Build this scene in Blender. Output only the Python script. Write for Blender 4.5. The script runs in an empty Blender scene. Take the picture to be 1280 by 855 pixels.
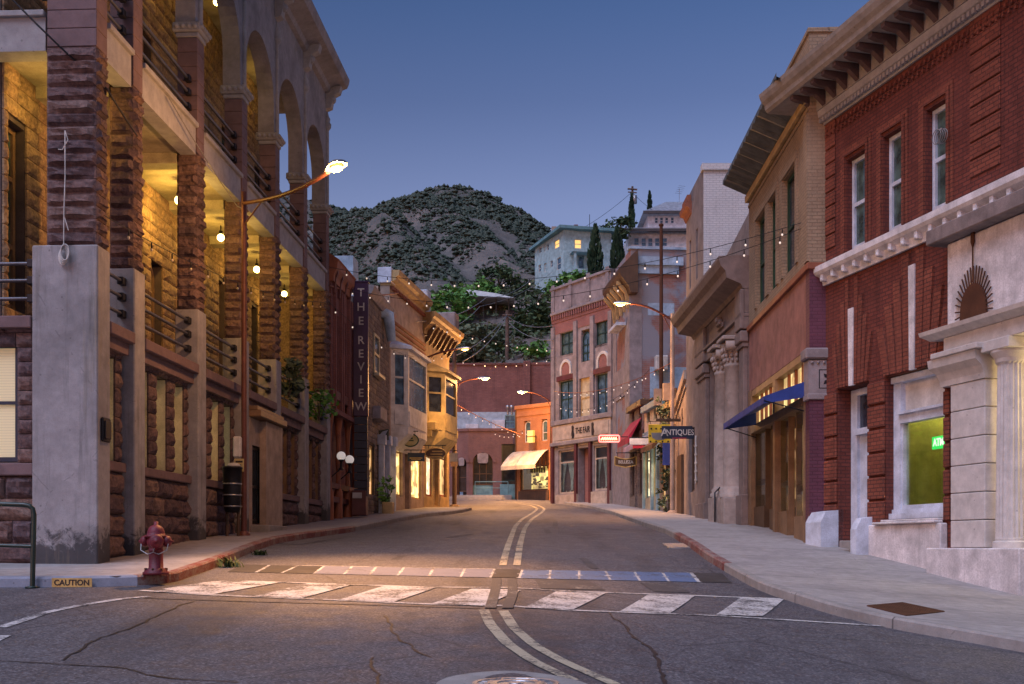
import bpy, bmesh, math, random
from mathutils import Vector, noise
random.seed(7)
PI = math.pi
S = bpy.context.scene
COL = S.collection
# ------------------------------------------------------------------ camera, world, exposure
FPX, HY, EYE = 1400.0, 685.0, 1.6
cd = bpy.data.cameras.new('camera'); cam = bpy.data.objects.new('camera', cd); COL.objects.link(cam)
cam.location = (0, 0, EYE); cam.rotation_euler = (PI/2, 0, 0)
cd.sensor_width = 36; cd.lens = FPX/1280*36; cd.shift_y = (HY-427.5)/1280
cd.clip_start = .1; cd.clip_end = 6000
S.camera = cam
SUN_EL, SUN_ROT = math.radians(5), math.radians(215)
w = bpy.data.worlds.new('World'); S.world = w; w.use_nodes = True
wt = w.node_tree; wt.nodes.clear()
sky = wt.nodes.new('ShaderNodeTexSky'); sky.sky_type = 'NISHITA'; sky.sun_disc = False
sky.sun_elevation = SUN_EL; sky.sun_rotation = SUN_ROT; sky.air_density = 1.3; sky.dust_density = .6; sky.ozone_density = 4.0
hsv = wt.nodes.new('ShaderNodeHueSaturation'); hsv.inputs['Saturation'].default_value = .95
tint = wt.nodes.new('ShaderNodeMix'); tint.data_type = 'RGBA'; tint.blend_type = 'MULTIPLY'; tint.inputs[0].default_value = 1
wc = wt.nodes.new('ShaderNodeTexCoord'); wsx = wt.nodes.new('ShaderNodeSeparateXYZ'); wr_ = wt.nodes.new('ShaderNodeValToRGB')
wt.links.new(wc.outputs['Generated'], wsx.inputs[0]); wt.links.new(wsx.outputs[2], wr_.inputs[0])
_e = wr_.color_ramp.elements
while len(_e) < 4: _e.new(.5)
for el, (p_, c_) in zip(_e, [(.10,(1.1,.68,.80)),(.29,(.95,.56,.65)),(.37,(.60,.40,.50)),(.46,(.37,.325,.44))]): el.position = p_; el.color = (*c_, 1)
wt.links.new(wr_.outputs[0], tint.inputs[7])
bg = wt.nodes.new('ShaderNodeBackground'); bg.inputs['Strength'].default_value = .15
wo = wt.nodes.new('ShaderNodeOutputWorld')
wt.links.new(sky.outputs[0], hsv.inputs['Color']); wt.links.new(hsv.outputs[0], tint.inputs[6])
wt.links.new(tint.outputs[2], bg.inputs[0]); wt.links.new(bg.outputs[0], wo.inputs[0])
sl = bpy.data.lights.new('sun', 'SUN'); so = bpy.data.objects.new('sun', sl); COL.objects.link(so)
sl.energy = 1.2; sl.angle = math.radians(40); sl.color = (.69, .73, 1.0)
so.rotation_euler = (math.radians(33), 0, math.radians(-38))
S.view_settings.view_transform = 'Standard'; S.view_settings.look = 'None'
S.view_settings.exposure = 1.25; S.view_settings.gamma = 1
SODIUM = (1.0, .46, .15)
GLOBE = (1.0, .58, .11)
# ------------------------------------------------------------------ pixel <-> world
def P(px, py, Y): return Vector(((px-640)/FPX*Y, Y, EYE+(HY-py)/FPX*Y))
_R = [(-40,-2.6),(0,0),(18.4,1.2),(23.4,1.62),(26.4,1.8),(35.8,2.33),(47,3.0),(60,3.85),(66,4.3),(72,4.72),(80,5.1),(110,5.6),(140,5.9)]
def Rz(Y):
    if Y <= _R[0][0]: return _R[0][1]
    if Y >= _R[-1][0]: return _R[-1][1]
    n = len(_R)
    def sl_(i):
        if i == 0 or i == n-1:
            j = min(i, n-2); return (_R[j+1][1]-_R[j][1])/(_R[j+1][0]-_R[j][0])
        a = (_R[i][1]-_R[i-1][1])/(_R[i][0]-_R[i-1][0]); b = (_R[i+1][1]-_R[i][1])/(_R[i+1][0]-_R[i][0])
        return (a+b)/2
    for i in range(n-1):
        if Y <= _R[i+1][0]:
            h = _R[i+1][0]-_R[i][0]; t = (Y-_R[i][0])/h
            return ((2*t**3-3*t*t+1)*_R[i][1]+(t**3-2*t*t+t)*h*sl_(i)+(-2*t**3+3*t*t)*_R[i+1][1]+(t**3-t*t)*h*sl_(i+1))
def gz(X, Y):
    k = min(.07, max(0, .055-.005*(Y-18.5)))
    return Rz(Y) - k*max(0, X)
def G(px, py, dz=0.0):
    def f(Y): return EYE+(HY-py)/FPX*Y - gz((px-640)/FPX*Y, Y) - dz
    a = 3.0; st = .25
    while a < 110:
        if f(a) > 0 and f(a+st) <= 0:
            lo, hi = a, a+st
            for _ in range(40):
                m = (lo+hi)/2
                if f(m) > 0: lo = m
                else: hi = m
            Y = lo; return Vector(((px-640)/FPX*Y, Y, gz((px-640)/FPX*Y, Y)+dz))
        a += st
    Y = 75; return Vector(((px-640)/FPX*Y, Y, gz(0, Y)+dz))
# ------------------------------------------------------------------ frames
class Fr:
    """local frame on a wall: u along, v outward, z up (z is absolute height)"""
    def __init__(s, X, Y, dx, dy, flip=1):
        l = math.hypot(dx, dy); s.O = Vector((X, Y, 0)); s.d = Vector((dx/l, dy/l, 0))
        s.n = Vector((s.d.y*flip, -s.d.x*flip, 0))
    def __call__(s, u, v, z):
        return s.O+s.d*u+s.n*v+Vector((0, 0, z))
    def u(s, px, v=0):
        t = (px-640)/FPX
        return (t*(s.O.y+s.n.y*v)-(s.O.x+s.n.x*v))/(s.d.x-t*s.d.y)
    def z(s, px, py, v=0):
        p = s(s.u(px, v), v, 0); return EYE+(HY-py)/FPX*p.y
    def g(s, u, v=0, side=.15):
        p = s(u, v, 0); return gz(p.x, p.y)+side
    def sub(s, u, v, turn):
        """frame at (u,v) turned: 'near' faces the camera side (-d), u runs inward (-n)"""
        o = s(u, v, 0); f = Fr.__new__(Fr); f.O = o
        if turn == 'near': f.d = -s.n; f.n = -s.d
        if turn == 'far': f.d = -s.n; f.n = s.d
        if turn == 'back': f.d = s.d.copy(); f.n = -s.n
        return f
# ------------------------------------------------------------------ mesh builder
class MB:
    def __init__(s): s.v = []; s.f = []; s.sm = []
    def face(s, pts, smooth=False):
        i = len(s.v); s.v.extend(Vector(p) for p in pts); s.f.append(list(range(i, i+len(pts)))); s.sm.append(smooth); return s
    def add(s, vs, fs, smooth=False):
        i = len(s.v); s.v.extend(Vector(p) for p in vs)
        for f in fs: s.f.append([i+k for k in f]); s.sm.append(smooth)
        return s
    def hexa(s, p):
        return s.add(p, [(0,3,2,1),(4,5,6,7),(0,1,5,4),(1,2,6,5),(2,3,7,6),(3,0,4,7)])
    def box(s, fr, u0, u1, v0, v1, z0, z1, bev=0, cap=None):
        c = [(u0,v0),(u1,v0),(u1,v1),(u0,v1)]
        if bev <= 0:
            return s.hexa([fr(u,v,z0) for u,v in c]+[fr(u,v,z1) for u,v in c])
        b = bev; pts = []
        for (z, k) in ((z0,b),(z0+b,0),(z1-b,0),(z1,b)):
            pts.append([fr(u0+b*(k>0)*1+0, v0+0, z) if False else None for _ in range(1)])
        bm = bmesh.new()
        vs = [bm.verts.new(fr(u,v,z0)) for u,v in c]+[bm.verts.new(fr(u,v,z1)) for u,v in c]
        for f in [(0,3,2,1),(4,5,6,7),(0,1,5,4),(1,2,6,5),(2,3,7,6),(3,0,4,7)]: bm.faces.new([vs[k] for k in f])
        bmesh.ops.bevel(bm, geom=list(bm.edges), offset=b, segments=1, affect='EDGES')
        return s.from_bm(bm)
    def from_bm(s, bm, smooth=False):
        bm.verts.index_update()
        s.add([v.co.copy() for v in bm.verts], [[v.index for v in f.verts] for f in bm.faces], smooth); bm.free(); return s
    def wbox(s, x0, x1, y0, y1, z0, z1):
        c = [(x0,y0),(x1,y0),(x1,y1),(x0,y1)]
        return s.hexa([(x,y,z0) for x,y in c]+[(x,y,z1) for x,y in c])
    def tube(s, pts, r, n=8, cap=True, r2=None):
        pts = [Vector(p) for p in pts]; rings = []; N = len(pts); up = None
        for i, p in enumerate(pts):
            t = (pts[min(i+1,N-1)]-pts[max(i-1,0)]).normalized()
            if up is None: up = Vector((0,0,1)) if abs(t.z) < .9 else Vector((1,0,0))
            a = t.cross(up).normalized(); b = a.cross(t).normalized(); up = b
            rr = r if r2 is None else r+(r2-r)*i/(N-1)
            rings.append([p+(a*math.cos(2*PI*k/n)+b*math.sin(2*PI*k/n))*rr for k in range(n)])
        vs = [q for ring in rings for q in ring]; fs = []
        for i in range(N-1):
            for k in range(n): fs.append((i*n+k, i*n+(k+1)%n, (i+1)*n+(k+1)%n, (i+1)*n+k))
        s.add(vs, fs, True)
        if cap: s.face(rings[0][::-1]); s.face(rings[-1])
        return s
    def lathe(s, c, prof, n=16, smooth=True, axis=None):
        c = Vector(c); ax = Vector(axis).normalized() if axis else Vector((0,0,1))
        a = ax.orthogonal().normalized(); b = ax.cross(a)
        if not axis: a, b = Vector((1,0,0)), Vector((0,1,0))
        vs = []; fs = []
        for r, h in prof:
            for k in range(n): vs.append(c+(a*math.cos(2*PI*k/n)+b*math.sin(2*PI*k/n))*max(r,1e-4)+ax*h)
        for i in range(len(prof)-1):
            for k in range(n): fs.append((i*n+k, i*n+(k+1)%n, (i+1)*n+(k+1)%n, (i+1)*n+k))
        s.add(vs, fs, smooth)
        return s
    def sphere(s, c, r, n=12, m=8, sc=(1,1,1)):
        c = Vector(c); vs = []; fs = []
        for i in range(m+1):
            th = PI*i/m
            for k in range(n): vs.append(c+Vector((math.sin(th)*math.cos(2*PI*k/n)*r*sc[0], math.sin(th)*math.sin(2*PI*k/n)*r*sc[1], math.cos(th)*r*sc[2])))
        for i in range(m):
            for k in range(n): fs.append((i*n+k, (i+1)*n+k, (i+1)*n+(k+1)%n, i*n+(k+1)%n))
        return s.add(vs, fs, True)
    def sweep(s, fr, u0, u1, prof, e0=0, e1=0):
        """closed profile [(v,z)...] swept from u0 to u1 with end caps"""
        n = len(prof)
        a = [fr(u0-e0*(v-prof[0][0]), v, z) for v, z in prof]; b = [fr(u1+e1*(v-prof[0][0]), v, z) for v, z in prof]
        s.add(a+b, [(k, n+k, n+(k+1)%n, (k+1)%n) for k in range(n)]); s.face(a); s.face(b[::-1]); return s
    def wall(s, fr, u0, u1, z0, z1, holes, v0, v1):
        """solid wall slab between v0 (back) and v1 (front) with rectangular holes; z0 may be a callable"""
        us = sorted(set([u0,u1]+[h[0] for h in holes]+[h[1] for h in holes])); us = [u for u in us if u0 <= u <= u1]
        zs = sorted(set([z0,z1]+[h[2] for h in holes]+[h[3] for h in holes])); zs = [z for z in zs if z0 <= z <= z1]
        def solid(i, j):
            if i < 0 or j < 0 or i >= len(us)-1 or j >= len(zs)-1: return False
            uc, zc = (us[i]+us[i+1])/2, (zs[j]+zs[j+1])/2
            return not any(h[0] < uc < h[1] and h[2] < zc < h[3] for h in holes)
        for i in range(len(us)-1):
            for j in range(len(zs)-1):
                if not solid(i,j): continue
                a,b,c,d = us[i],us[i+1],zs[j],zs[j+1]
                s.face([fr(a,v1,c),fr(b,v1,c),fr(b,v1,d),fr(a,v1,d)])
                s.face([fr(a,v0,c),fr(a,v0,d),fr(b,v0,d),fr(b,v0,c)])
                if not solid(i-1,j): s.face([fr(a,v0,c),fr(a,v1,c),fr(a,v1,d),fr(a,v0,d)])
                if not solid(i+1,j): s.face([fr(b,v1,c),fr(b,v0,c),fr(b,v0,d),fr(b,v1,d)])
                if not solid(i,j-1): s.face([fr(a,v0,c),fr(b,v0,c),fr(b,v1,c),fr(a,v1,c)])
                if not solid(i,j+1): s.face([fr(a,v1,d),fr(b,v1,d),fr(b,v0,d),fr(a,v0,d)])
        return s
    def arch(s, fr, u0, u1, zs, zt, v0, v1, n=14, rise=None):
        """wall piece above a round arch: opening u0..u1 springs at zs, piece reaches up to zt"""
        c = (u0+u1)/2; r = (u1-u0)/2; ri = r if rise is None else rise
        cu = [(c-r*math.cos(PI*k/n), zs+ri*math.sin(PI*k/n)) for k in range(n+1)]
        for k in range(n):
            (a,za),(b,zb) = cu[k],cu[k+1]
            s.face([fr(a,v1,za),fr(b,v1,zb),fr(b,v1,zt),fr(a,v1,zt)])
            s.face([fr(a,v0,za),fr(a,v0,zt),fr(b,v0,zt),fr(b,v0,zb)])
            s.face([fr(a,v0,za),fr(b,v0,zb),fr(b,v1,zb),fr(a,v1,za)])
            s.face([fr(a,v1,zt),fr(b,v1,zt),fr(b,v0,zt),fr(a,v0,zt)])
        return s
    def archfill(s, fr, u0, u1, z0, zs, v0, v1, n=14, rise=None):
        """solid panel with a round head"""
        c = (u0+u1)/2; r = (u1-u0)/2; ri = r if rise is None else rise
        o = [(u0,z0),(u1,z0)]+[(c+r*math.cos(PI*k/n), zs+ri*math.sin(PI*k/n)) for k in range(n+1)]
        return s.prism(fr, o, v0, v1)
    def prism(s, fr, outline, v0, v1):
        n = len(outline); a = [fr(u,v0,z) for u,z in outline]; b = [fr(u,v1,z) for u,z in outline]
        s.face(a[::-1]); s.face(b)
        for k in range(n): s.face([a[k], a[(k+1)%n], b[(k+1)%n], b[k]])
        return s
    def rough(s, fr, u0, u1, z0, z1, v, ch=.3, bl=.6, bulge=.07, holes=(), joint=.012, nx=4, nz=3, jit=.5):
        nc = max(1, round((z1-z0)/ch)); ch = (z1-z0)/nc
        for c in range(nc):
            za, zb = z0+c*ch, z0+(c+1)*ch; zc = (za+zb)/2
            iv = [(u0,u1)]
            for h in holes:
                if h[2] < zc < h[3]:
                    nv = []
                    for a,b in iv:
                        if h[0] > a: nv.append((a, min(b,h[0])))
                        if h[1] < b: nv.append((max(a,h[1]), b))
                    iv = [q for q in nv if q[1]-q[0] > .03]
            for a,b in iv:
                L = b-a; nb = max(1, round(L/bl)); cuts = [a]
                for k in range(1, nb): cuts.append(a+L*(k+random.uniform(-jit,jit)*.5+(.25 if c%2 else -.25)*(nb>1))/nb)
                cuts.append(b)
                for k in range(len(cuts)-1):
                    s._rock(fr, cuts[k]+joint/2, cuts[k+1]-joint/2, za+joint/2, zb-joint/2, v, bulge, nx, nz)
        return s
    def _rock(s, fr, a, b, c, d, v, bulge, nx, nz):
        if b-a < .02: return
        sd = random.random()*100; vs = []; fs = []
        m = min(.045, (b-a)*.2, (d-c)*.25)
        ui = [a, a, a+m]+[a+(b-a)*k/nx for k in range(1,nx)]+[b-m, b, b]
        zi = [c, c, c+m]+[c+(d-c)*k/nz for k in range(1,nz)]+[d-m, d, d]
        NU, NZ = len(ui), len(zi)
        tilt = random.uniform(-.25,.25); tz = random.uniform(-.1,.45)
        for j in range(NZ):
            for i in range(NU):
                e = min(i, NU-1-i, j, NZ-1-j)
                u, z = ui[i], zi[j]
                if e == 0: q = v-.03
                elif e == 1: q = v+.004
                else:
                    nn = noise.noise(Vector((u*5+sd, z*6, sd)))+.6*noise.noise(Vector((u*12, z*12+sd, sd)))
                    fx = (u-a)/(b-a)-.5; fz = (z-c)/(d-c)-.5
                    q = v+bulge*(.65+.55*nn+tilt*fx-tz*fz)*(.75 if e == 2 else 1.15)
                vs.append(fr(u, q, z))
        for j in range(NZ-1):
            for i in range(NU-1): fs.append((j*NU+i, j*NU+i+1, (j+1)*NU+i+1, (j+1)*NU+i))
        s.add(vs, fs)
    def build(s, name, mat, parent=None, fixn=False):
        me = bpy.data.meshes.new(name)
        o = bpy.data.objects.new(name, me); COL.objects.link(o)
        off = Vector((0,0,0))
        if parent is not None:
            o.parent = parent; off = wloc(parent)
        elif s.v:
            lo = [min(p[k] for p in s.v) for k in range(3)]; hi = [max(p[k] for p in s.v) for k in range(3)]
            off = Vector(((lo[0]+hi[0])/2, (lo[1]+hi[1])/2, lo[2])); o.location = off
        me.from_pydata([tuple(p-off) for p in s.v], [], s.f)
        if fixn:
            bm = bmesh.new(); bm.from_mesh(me); bmesh.ops.recalc_face_normals(bm, faces=bm.faces); bm.to_mesh(me); bm.free()
        uv = me.uv_layers.new(name='UVMap')
        data = [0.0]*(2*len(me.loops))
        for p in me.polygons:
            n = p.normal
            if abs(n.z) > .75: tx, ty = Vector((1,0,0)), Vector((0,1,0))
            else:
                l = math.hypot(n.x, n.y) or 1
                tx = Vector((-n.y/l, n.x/l, 0)); ty = Vector((0,0,1))
            for li in p.loop_indices:
                q = s.v[me.loops[li].vertex_index]
                data[2*li] = q.dot(tx); data[2*li+1] = q.dot(ty)
        uv.data.foreach_set('uv', data)
        me.polygons.foreach_set('use_smooth', s.sm)
        me.materials.append(mat); me.update()
        return o
def build_each(mb, name, mat, parent):
    par = list(range(len(mb.v)))
    def find(a):
        while par[a] != a: par[a] = par[par[a]]; a = par[a]
        return a
    for f in mb.f:
        for k in f[1:]: par[find(k)] = find(f[0])
    grp = {}
    for f, s in zip(mb.f, mb.sm): grp.setdefault(find(f[0]), []).append((f, s))
    out = []
    for fs in grp.values():
        m = MB(); mp = {}
        for f, s in fs:
            for k in f:
                if k not in mp: mp[k] = len(m.v); m.v.append(mb.v[k])
            m.f.append([mp[k] for k in f]); m.sm.append(s)
        out.append(m.build(name, mat, parent))
    return out
def wloc(o):
    p = Vector((0,0,0))
    while o is not None: p = p+o.location; o = o.parent
    return p
def tag(o, label=None, cat=None, group=None, kind=None):
    if label: o['label'] = label
    if cat: o['category'] = cat
    if group: o['group'] = group
    if kind: o['kind'] = kind
    return o
def thing(name, label, cat, loc, group=None):
    o = bpy.data.objects.new(name, None); COL.objects.link(o); o.location = loc; o.empty_display_size = .3
    return tag(o, label, cat, group)
def struct(o): o['kind'] = 'structure'; return o
def text_mb(mb, fr, s, u, v, z, size, depth=.01, align='CENTER', flipu=False, bold=0.0, sx=1.0):
    """letters lying on the wall frame; u runs left to right for a viewer facing the wall"""
    cu = bpy.data.curves.new('lettering', 'FONT'); cu.body = s; cu.size = size; cu.align_x = align; cu.align_y = 'CENTER'
    cu.extrude = depth; cu.offset = bold; cu.resolution_u = 3
    o = bpy.data.objects.new('lettering', cu); COL.objects.link(o)
    me = bpy.data.meshes.new_from_object(o.evaluated_get(bpy.context.evaluated_depsgraph_get()))
    sg = -1 if flipu else 1
    mb.add([fr(u+sg*q.co.x*sx, v+q.co.z, z+q.co.y) for q in me.vertices], [list(p.vertices) for p in me.polygons])
    bpy.data.objects.remove(o); bpy.data.curves.remove(cu); bpy.data.meshes.remove(me)
    return mb
def light(parent, kind, loc, energy, color, size=.12, name='lamp_light', rot=None, spot=None, blend=.6):
    l = bpy.data.lights.new(name, kind); o = bpy.data.objects.new(name, l); COL.objects.link(o)
    l.energy = energy; l.color = color
    if kind != 'AREA': l.shadow_soft_size = size
    else: l.shape = 'RECTANGLE'; l.size, l.size_y = size
    if spot: l.spot_size = spot; l.spot_blend = blend
    o.parent = parent; o.location = Vector(loc)-wloc(parent)
    if rot: o.rotation_euler = rot
    return o
# ------------------------------------------------------------------ materials
def new_mat(name):
    m = bpy.data.materials.new(name); m.use_nodes = True; t = m.node_tree; t.nodes.clear(); return m, t
def N(t, typ, ins=None, **props):
    n = t.nodes.new(typ)
    for k, v in props.items(): setattr(n, k, v)
    for k, v in (ins or {}).items():
        if isinstance(v, bpy.types.NodeSocket): t.links.new(v, n.inputs[k])
        else:
            if isinstance(v, tuple) and len(v) == 3 and n.inputs[k].type == 'RGBA': v = (*v, 1)
            n.inputs[k].default_value = v
    return n
def coords(t, kind='Object'): return N(t, 'ShaderNodeTexCoord').outputs[kind]
def wpos(t): return N(t, 'ShaderNodeNewGeometry').outputs['Position']
def nz(t, vec, scale, detail=5, rough=.55, dist=0):
    return N(t, 'ShaderNodeTexNoise', {'Vector': vec, 'Scale': scale, 'Detail': detail, 'Roughness': rough, 'Distortion': dist}).outputs['Fac']
def ramp(t, fac, stops):
    n = N(t, 'ShaderNodeValToRGB', {'Fac': fac}); e = n.color_ramp.elements
    while len(e) < len(stops): e.new(.5)
    for el, (p, c) in zip(e, stops): el.position = p; el.color = (*c, 1) if len(c) == 3 else c
    return n.outputs[0]
def mix(t, fac, a, b, mode='MIX'):
    n = N(t, 'ShaderNodeMix', data_type='RGBA', blend_type=mode); n.clamp_factor = True
    for i, v in ((0, fac), (6, a), (7, b)):
        if isinstance(v, bpy.types.NodeSocket): t.links.new(v, n.inputs[i])
        else: n.inputs[i].default_value = (*v, 1) if isinstance(v, tuple) and len(v) == 3 else v
    return n.outputs[2]
def mth(t, op, a, b=0.0):
    n = N(t, 'ShaderNodeMath', operation=op)
    for i, v in enumerate((a, b)):
        if isinstance(v, bpy.types.NodeSocket): t.links.new(v, n.inputs[i])
        else: n.inputs[i].default_value = v
    return n.outputs[0]
def rng(t, fac, a, b, c=0.0, d=1.0):
    return N(t, 'ShaderNodeMapRange', {0: fac, 1: a, 2: b, 3: c, 4: d}).outputs[0]
def fin(t, m, col, rough=.8, bump=None, bs=.3, bd=.02, metal=0.0, spec=.5, emit=None, es=0.0, coat=0, trans=None):
    ins = {'Base Color': col, 'Roughness': rough, 'Metallic': metal, 'Specular IOR Level': spec}
    if emit is not None: ins['Emission Color'] = emit; ins['Emission Strength'] = es
    if coat: ins['Coat Weight'] = coat
    p = N(t, 'ShaderNodeBsdfPrincipled', ins)
    if bump is not None:
        b = N(t, 'ShaderNodeBump', {'Height': bump, 'Strength': bs, 'Distance': bd}); t.links.new(b.outputs[0], p.inputs['Normal'])
    o = N(t, 'ShaderNodeOutputMaterial', {'Surface': p.outputs[0]})
    return m
def sc(c, k): return tuple(min(1, x*k) for x in c)
def m_plain(name, col, rough=.65, metal=0.0, var=.32, scale=2.5, bump=.15, bscale=60, spec=.4, stain=0.0, streak=0.0):
    m, t = new_mat(name); v = wpos(t)
    a = nz(t, v, scale, 6, .6); f = nz(t, v, bscale, 4)
    c = mix(t, rng(t, a, .3, .7), sc(col, 1-var), sc(col, 1+var))
    c = mix(t, rng(t, f, .4, .68, 0, .42), c, sc(col, .45))
    if stain:
        s2 = nz(t, v, 1.1, 7, .7, .6); c = mix(t, rng(t, s2, .5, .72, 0, stain), c, sc(col, .32))
    if streak:
        mp = N(t, 'ShaderNodeMapping', {'Vector': v}); mp.inputs['Scale'].default_value = (5, 5, .35)
        s3 = nz(t, mp.outputs[0], 1.6, 6, .65); c = mix(t, rng(t, s3, .5, .75, 0, streak), c, sc(col, .38))
    return fin(t, m, c, rough, f, bump, .01, metal, spec)
def m_brick(name, c1, c2, mortar, bw=.22, bh=.078, ms=.013, var=.55, bump=.5, stain=.35, rough=.85, paint=None):
    m, t = new_mat(name); uv = coords(t, 'UV'); v = wpos(t)
    b = N(t, 'ShaderNodeTexBrick', {'Vector': uv, 'Color1': c1, 'Color2': c2, 'Mortar': mortar, 'Scale': 1.0, 'Mortar Size': ms, 'Mortar Smooth': .2, 'Bias': 0.0, 'Brick Width': bw, 'Row Height': bh})
    a = nz(t, v, 1.3, 7, .65); f = nz(t, v, 38, 4)
    c = mix(t, rng(t, a, .35, .7, 0, var), b.outputs[0], sc(c1, .45))
    c = mix(t, rng(t, f, .3, .7, 0, .35), c, sc(c2, 1.25))
    lg = nz(t, v, .38, 7, .6, .3); c = mix(t, rng(t, lg, .52, .72, 0, .45), c, mix(t, .5, sc(c2, 1.5), sc(mortar, 2.0)))
    if stain:
        mp = N(t, 'ShaderNodeMapping', {'Vector': v}); mp.inputs['Scale'].default_value = (3, 3, .5)
        s2 = nz(t, mp.outputs[0], 1.0, 7, .7); c = mix(t, rng(t, s2, .5, .75, 0, stain), c, sc(mortar, .45))
    if paint:
        s3 = nz(t, v, .55, 8, .62, .4); c = mix(t, rng(t, s3, .48, .56, 0, .85), c, paint)
    h = mth(t, 'ADD', mth(t, 'MULTIPLY', b.outputs['Fac'], -1.0), mth(t, 'MULTIPLY', f, .35))
    return fin(t, m, c, rough, h, bump, .012, 0, .3)
def m_stone(name, cols, rough=.9, bump=.6, bscale=14, dark=.45):
    """one colour per block (mesh island), grain and soot on top"""
    m, t = new_mat(name); v = wpos(t)
    r = N(t, 'ShaderNodeNewGeometry').outputs['Random Per Island']
    n = len(cols); c = ramp(t, r, [(i/(n-1), q) for i, q in enumerate(cols)])
    a = nz(t, v, bscale, 8, .7); b = nz(t, v, 2.0, 6, .6)
    c = mix(t, rng(t, a, .35, .68), mix(t, 1.0, c, (.38,.38,.42), 'MULTIPLY'), c)
    c = mix(t, rng(t, b, .48, .7, 0, dark), c, (.035,.03,.035))
    return fin(t, m, c, rough, a, bump, .03, 0, .25)
def m_concrete(name, col, joints=None, grime=False, stain=.5, rough=.85, bump=.25):
    m, t = new_mat(name); v = wpos(t)
    a = nz(t, v, .9, 8, .65, .3); f = nz(t, v, 70, 5, .7); b = nz(t, v, 5, 6, .6)
    c = mix(t, rng(t, b, .3, .7), sc(col, .82), sc(col, 1.15))
    c = mix(t, rng(t, a, .47, .72, 0, stain), c, sc(col, .4))
    c = mix(t, rng(t, f, .5, .75, 0, .5), c, sc(col, .45))
    vo = N(t, 'ShaderNodeTexVoronoi', {'Vector': v, 'Scale': 6.0}); sp = mth(t, 'MULTIPLY', mth(t, 'LESS_THAN', vo.outputs['Distance'], .10), mth(t, 'GREATER_THAN', N(t, 'ShaderNodeSeparateXYZ', {0: vo.outputs['Color']}).outputs[0], .62))
    c = mix(t, mth(t, 'MULTIPLY', sp, .55), c, sc(col, .35))
    dn = N(t, 'ShaderNodeTexNoise', {'Vector': v, 'Scale': 2.5, 'Detail': 5}); wv = N(t, 'ShaderNodeMix', data_type='VECTOR'); wv.inputs[0].default_value = .10
    t.links.new(v, wv.inputs[4]); t.links.new(dn.outputs['Color'], wv.inputs[5])
    vc = N(t, 'ShaderNodeTexVoronoi', {'Vector': wv.outputs[1], 'Scale': .55}, feature='DISTANCE_TO_EDGE')
    c = mix(t, mth(t, 'MULTIPLY', mth(t, 'MULTIPLY', mth(t, 'LESS_THAN', vc.outputs['Distance'], .0045), mth(t, 'GREATER_THAN', b, .55)), .3 if (grime or joints) else 0.0), c, sc(col, .2))
    h = f
    if grime:
        q = N(t, 'ShaderNodeSeparateXYZ', {0: v}); hgt = mth(t, 'SUBTRACT', q.outputs[2], mth(t, 'ADD', mth(t, 'MULTIPLY', q.outputs[1], .066), .12))
        g1 = nz(t, v, 3.5, 8, .75, .5); mp = N(t, 'ShaderNodeMapping', {'Vector': v}); mp.inputs['Scale'].default_value = (4, 4, .3); g2 = nz(t, mp.outputs[0], 1.5, 7, .7)
        k = mth(t, 'ADD', g1, mth(t, 'MULTIPLY', rng(t, hgt, .05, 1.1, .32, -.25), 1.0))
        c = mix(t, rng(t, k, .56, .68, 0, .85), c, (.035,.033,.036)); c = mix(t, rng(t, g2, .52, .72, 0, .55), c, (.075,.075,.07))
        c = mix(t, rng(t, nz(t, mp.outputs[0], .8, 6, .7), .55, .7, 0, .4), c, (.30,.24,.14))
    if joints:
        x = N(t, 'ShaderNodeSeparateXYZ', {0: v})
        mx = mth(t, 'ABSOLUTE', mth(t, 'SUBTRACT', mth(t, 'FRACT', mth(t, 'DIVIDE', x.outputs[1], joints)), .5))
        j = mth(t, 'LESS_THAN', mx, .011/joints)
        c = mix(t, mth(t, 'MULTIPLY', j, .75), c, sc(col, .25))
    return fin(t, m, c, rough, h, bump, .01, 0, .3)
def m_emit(name, col, es, base=(.6,.5,.3)):
    m, t = new_mat(name); return fin(t, m, base, .5, emit=(*col, 1), es=es)
def m_shop(name, col, es, scale=3.2, dark=.25):
    m, t = new_mat(name); v = wpos(t)
    vo = N(t, 'ShaderNodeTexVoronoi', {'Vector': v, 'Scale': scale}, distance='CHEBYCHEV'); x = N(t, 'ShaderNodeSeparateXYZ', {0: vo.outputs['Color']})
    a = nz(t, v, 1.6, 4); k = mth(t, 'MULTIPLY', rng(t, x.outputs[0], .15, .7, dark, 1.0), rng(t, a, .3, .7, .55, 1.15))
    hue = mix(t, rng(t, x.outputs[1], .5, .9, 0, .5), (*col, 1), (.9,.45,.25,1)); c = mix(t, 1.0, hue, (1,1,1,1), 'MULTIPLY')
    e = N(t, 'ShaderNodeMix', data_type='RGBA', blend_type='MULTIPLY'); e.inputs[0].default_value = 1; t.links.new(c, e.inputs[6]); cc = N(t, 'ShaderNodeCombineColor', {0: k, 1: k, 2: k}); t.links.new(cc.outputs[0], e.inputs[7])
    return fin(t, m, (.3,.22,.12,1), .35, emit=e.outputs[2], es=es)
def m_glass(name, col=(.015,.02,.03), rough=.06, spec=.9):
    m, t = new_mat(name); v = wpos(t); a = nz(t, v, 1.7, 3); b = nz(t, v, 3.5, 5)
    c = mix(t, rng(t, b, .4, .65), col, sc(col, 3.0))
    return fin(t, m, c, rough, a, .05, .05, 0, spec)
def m_leaf(name, cols):
    m, t = new_mat(name); r = N(t, 'ShaderNodeNewGeometry').outputs['Random Per Island']; v = wpos(t)
    n = len(cols); c = ramp(t, r, [(i/(n-1), q) for i, q in enumerate(cols)])
    a = nz(t, v, .9, 4); c = mix(t, rng(t, a, .35, .65), sc(cols[0], .6), c)
    return fin(t, m, c, .65, spec=.3)
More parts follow.
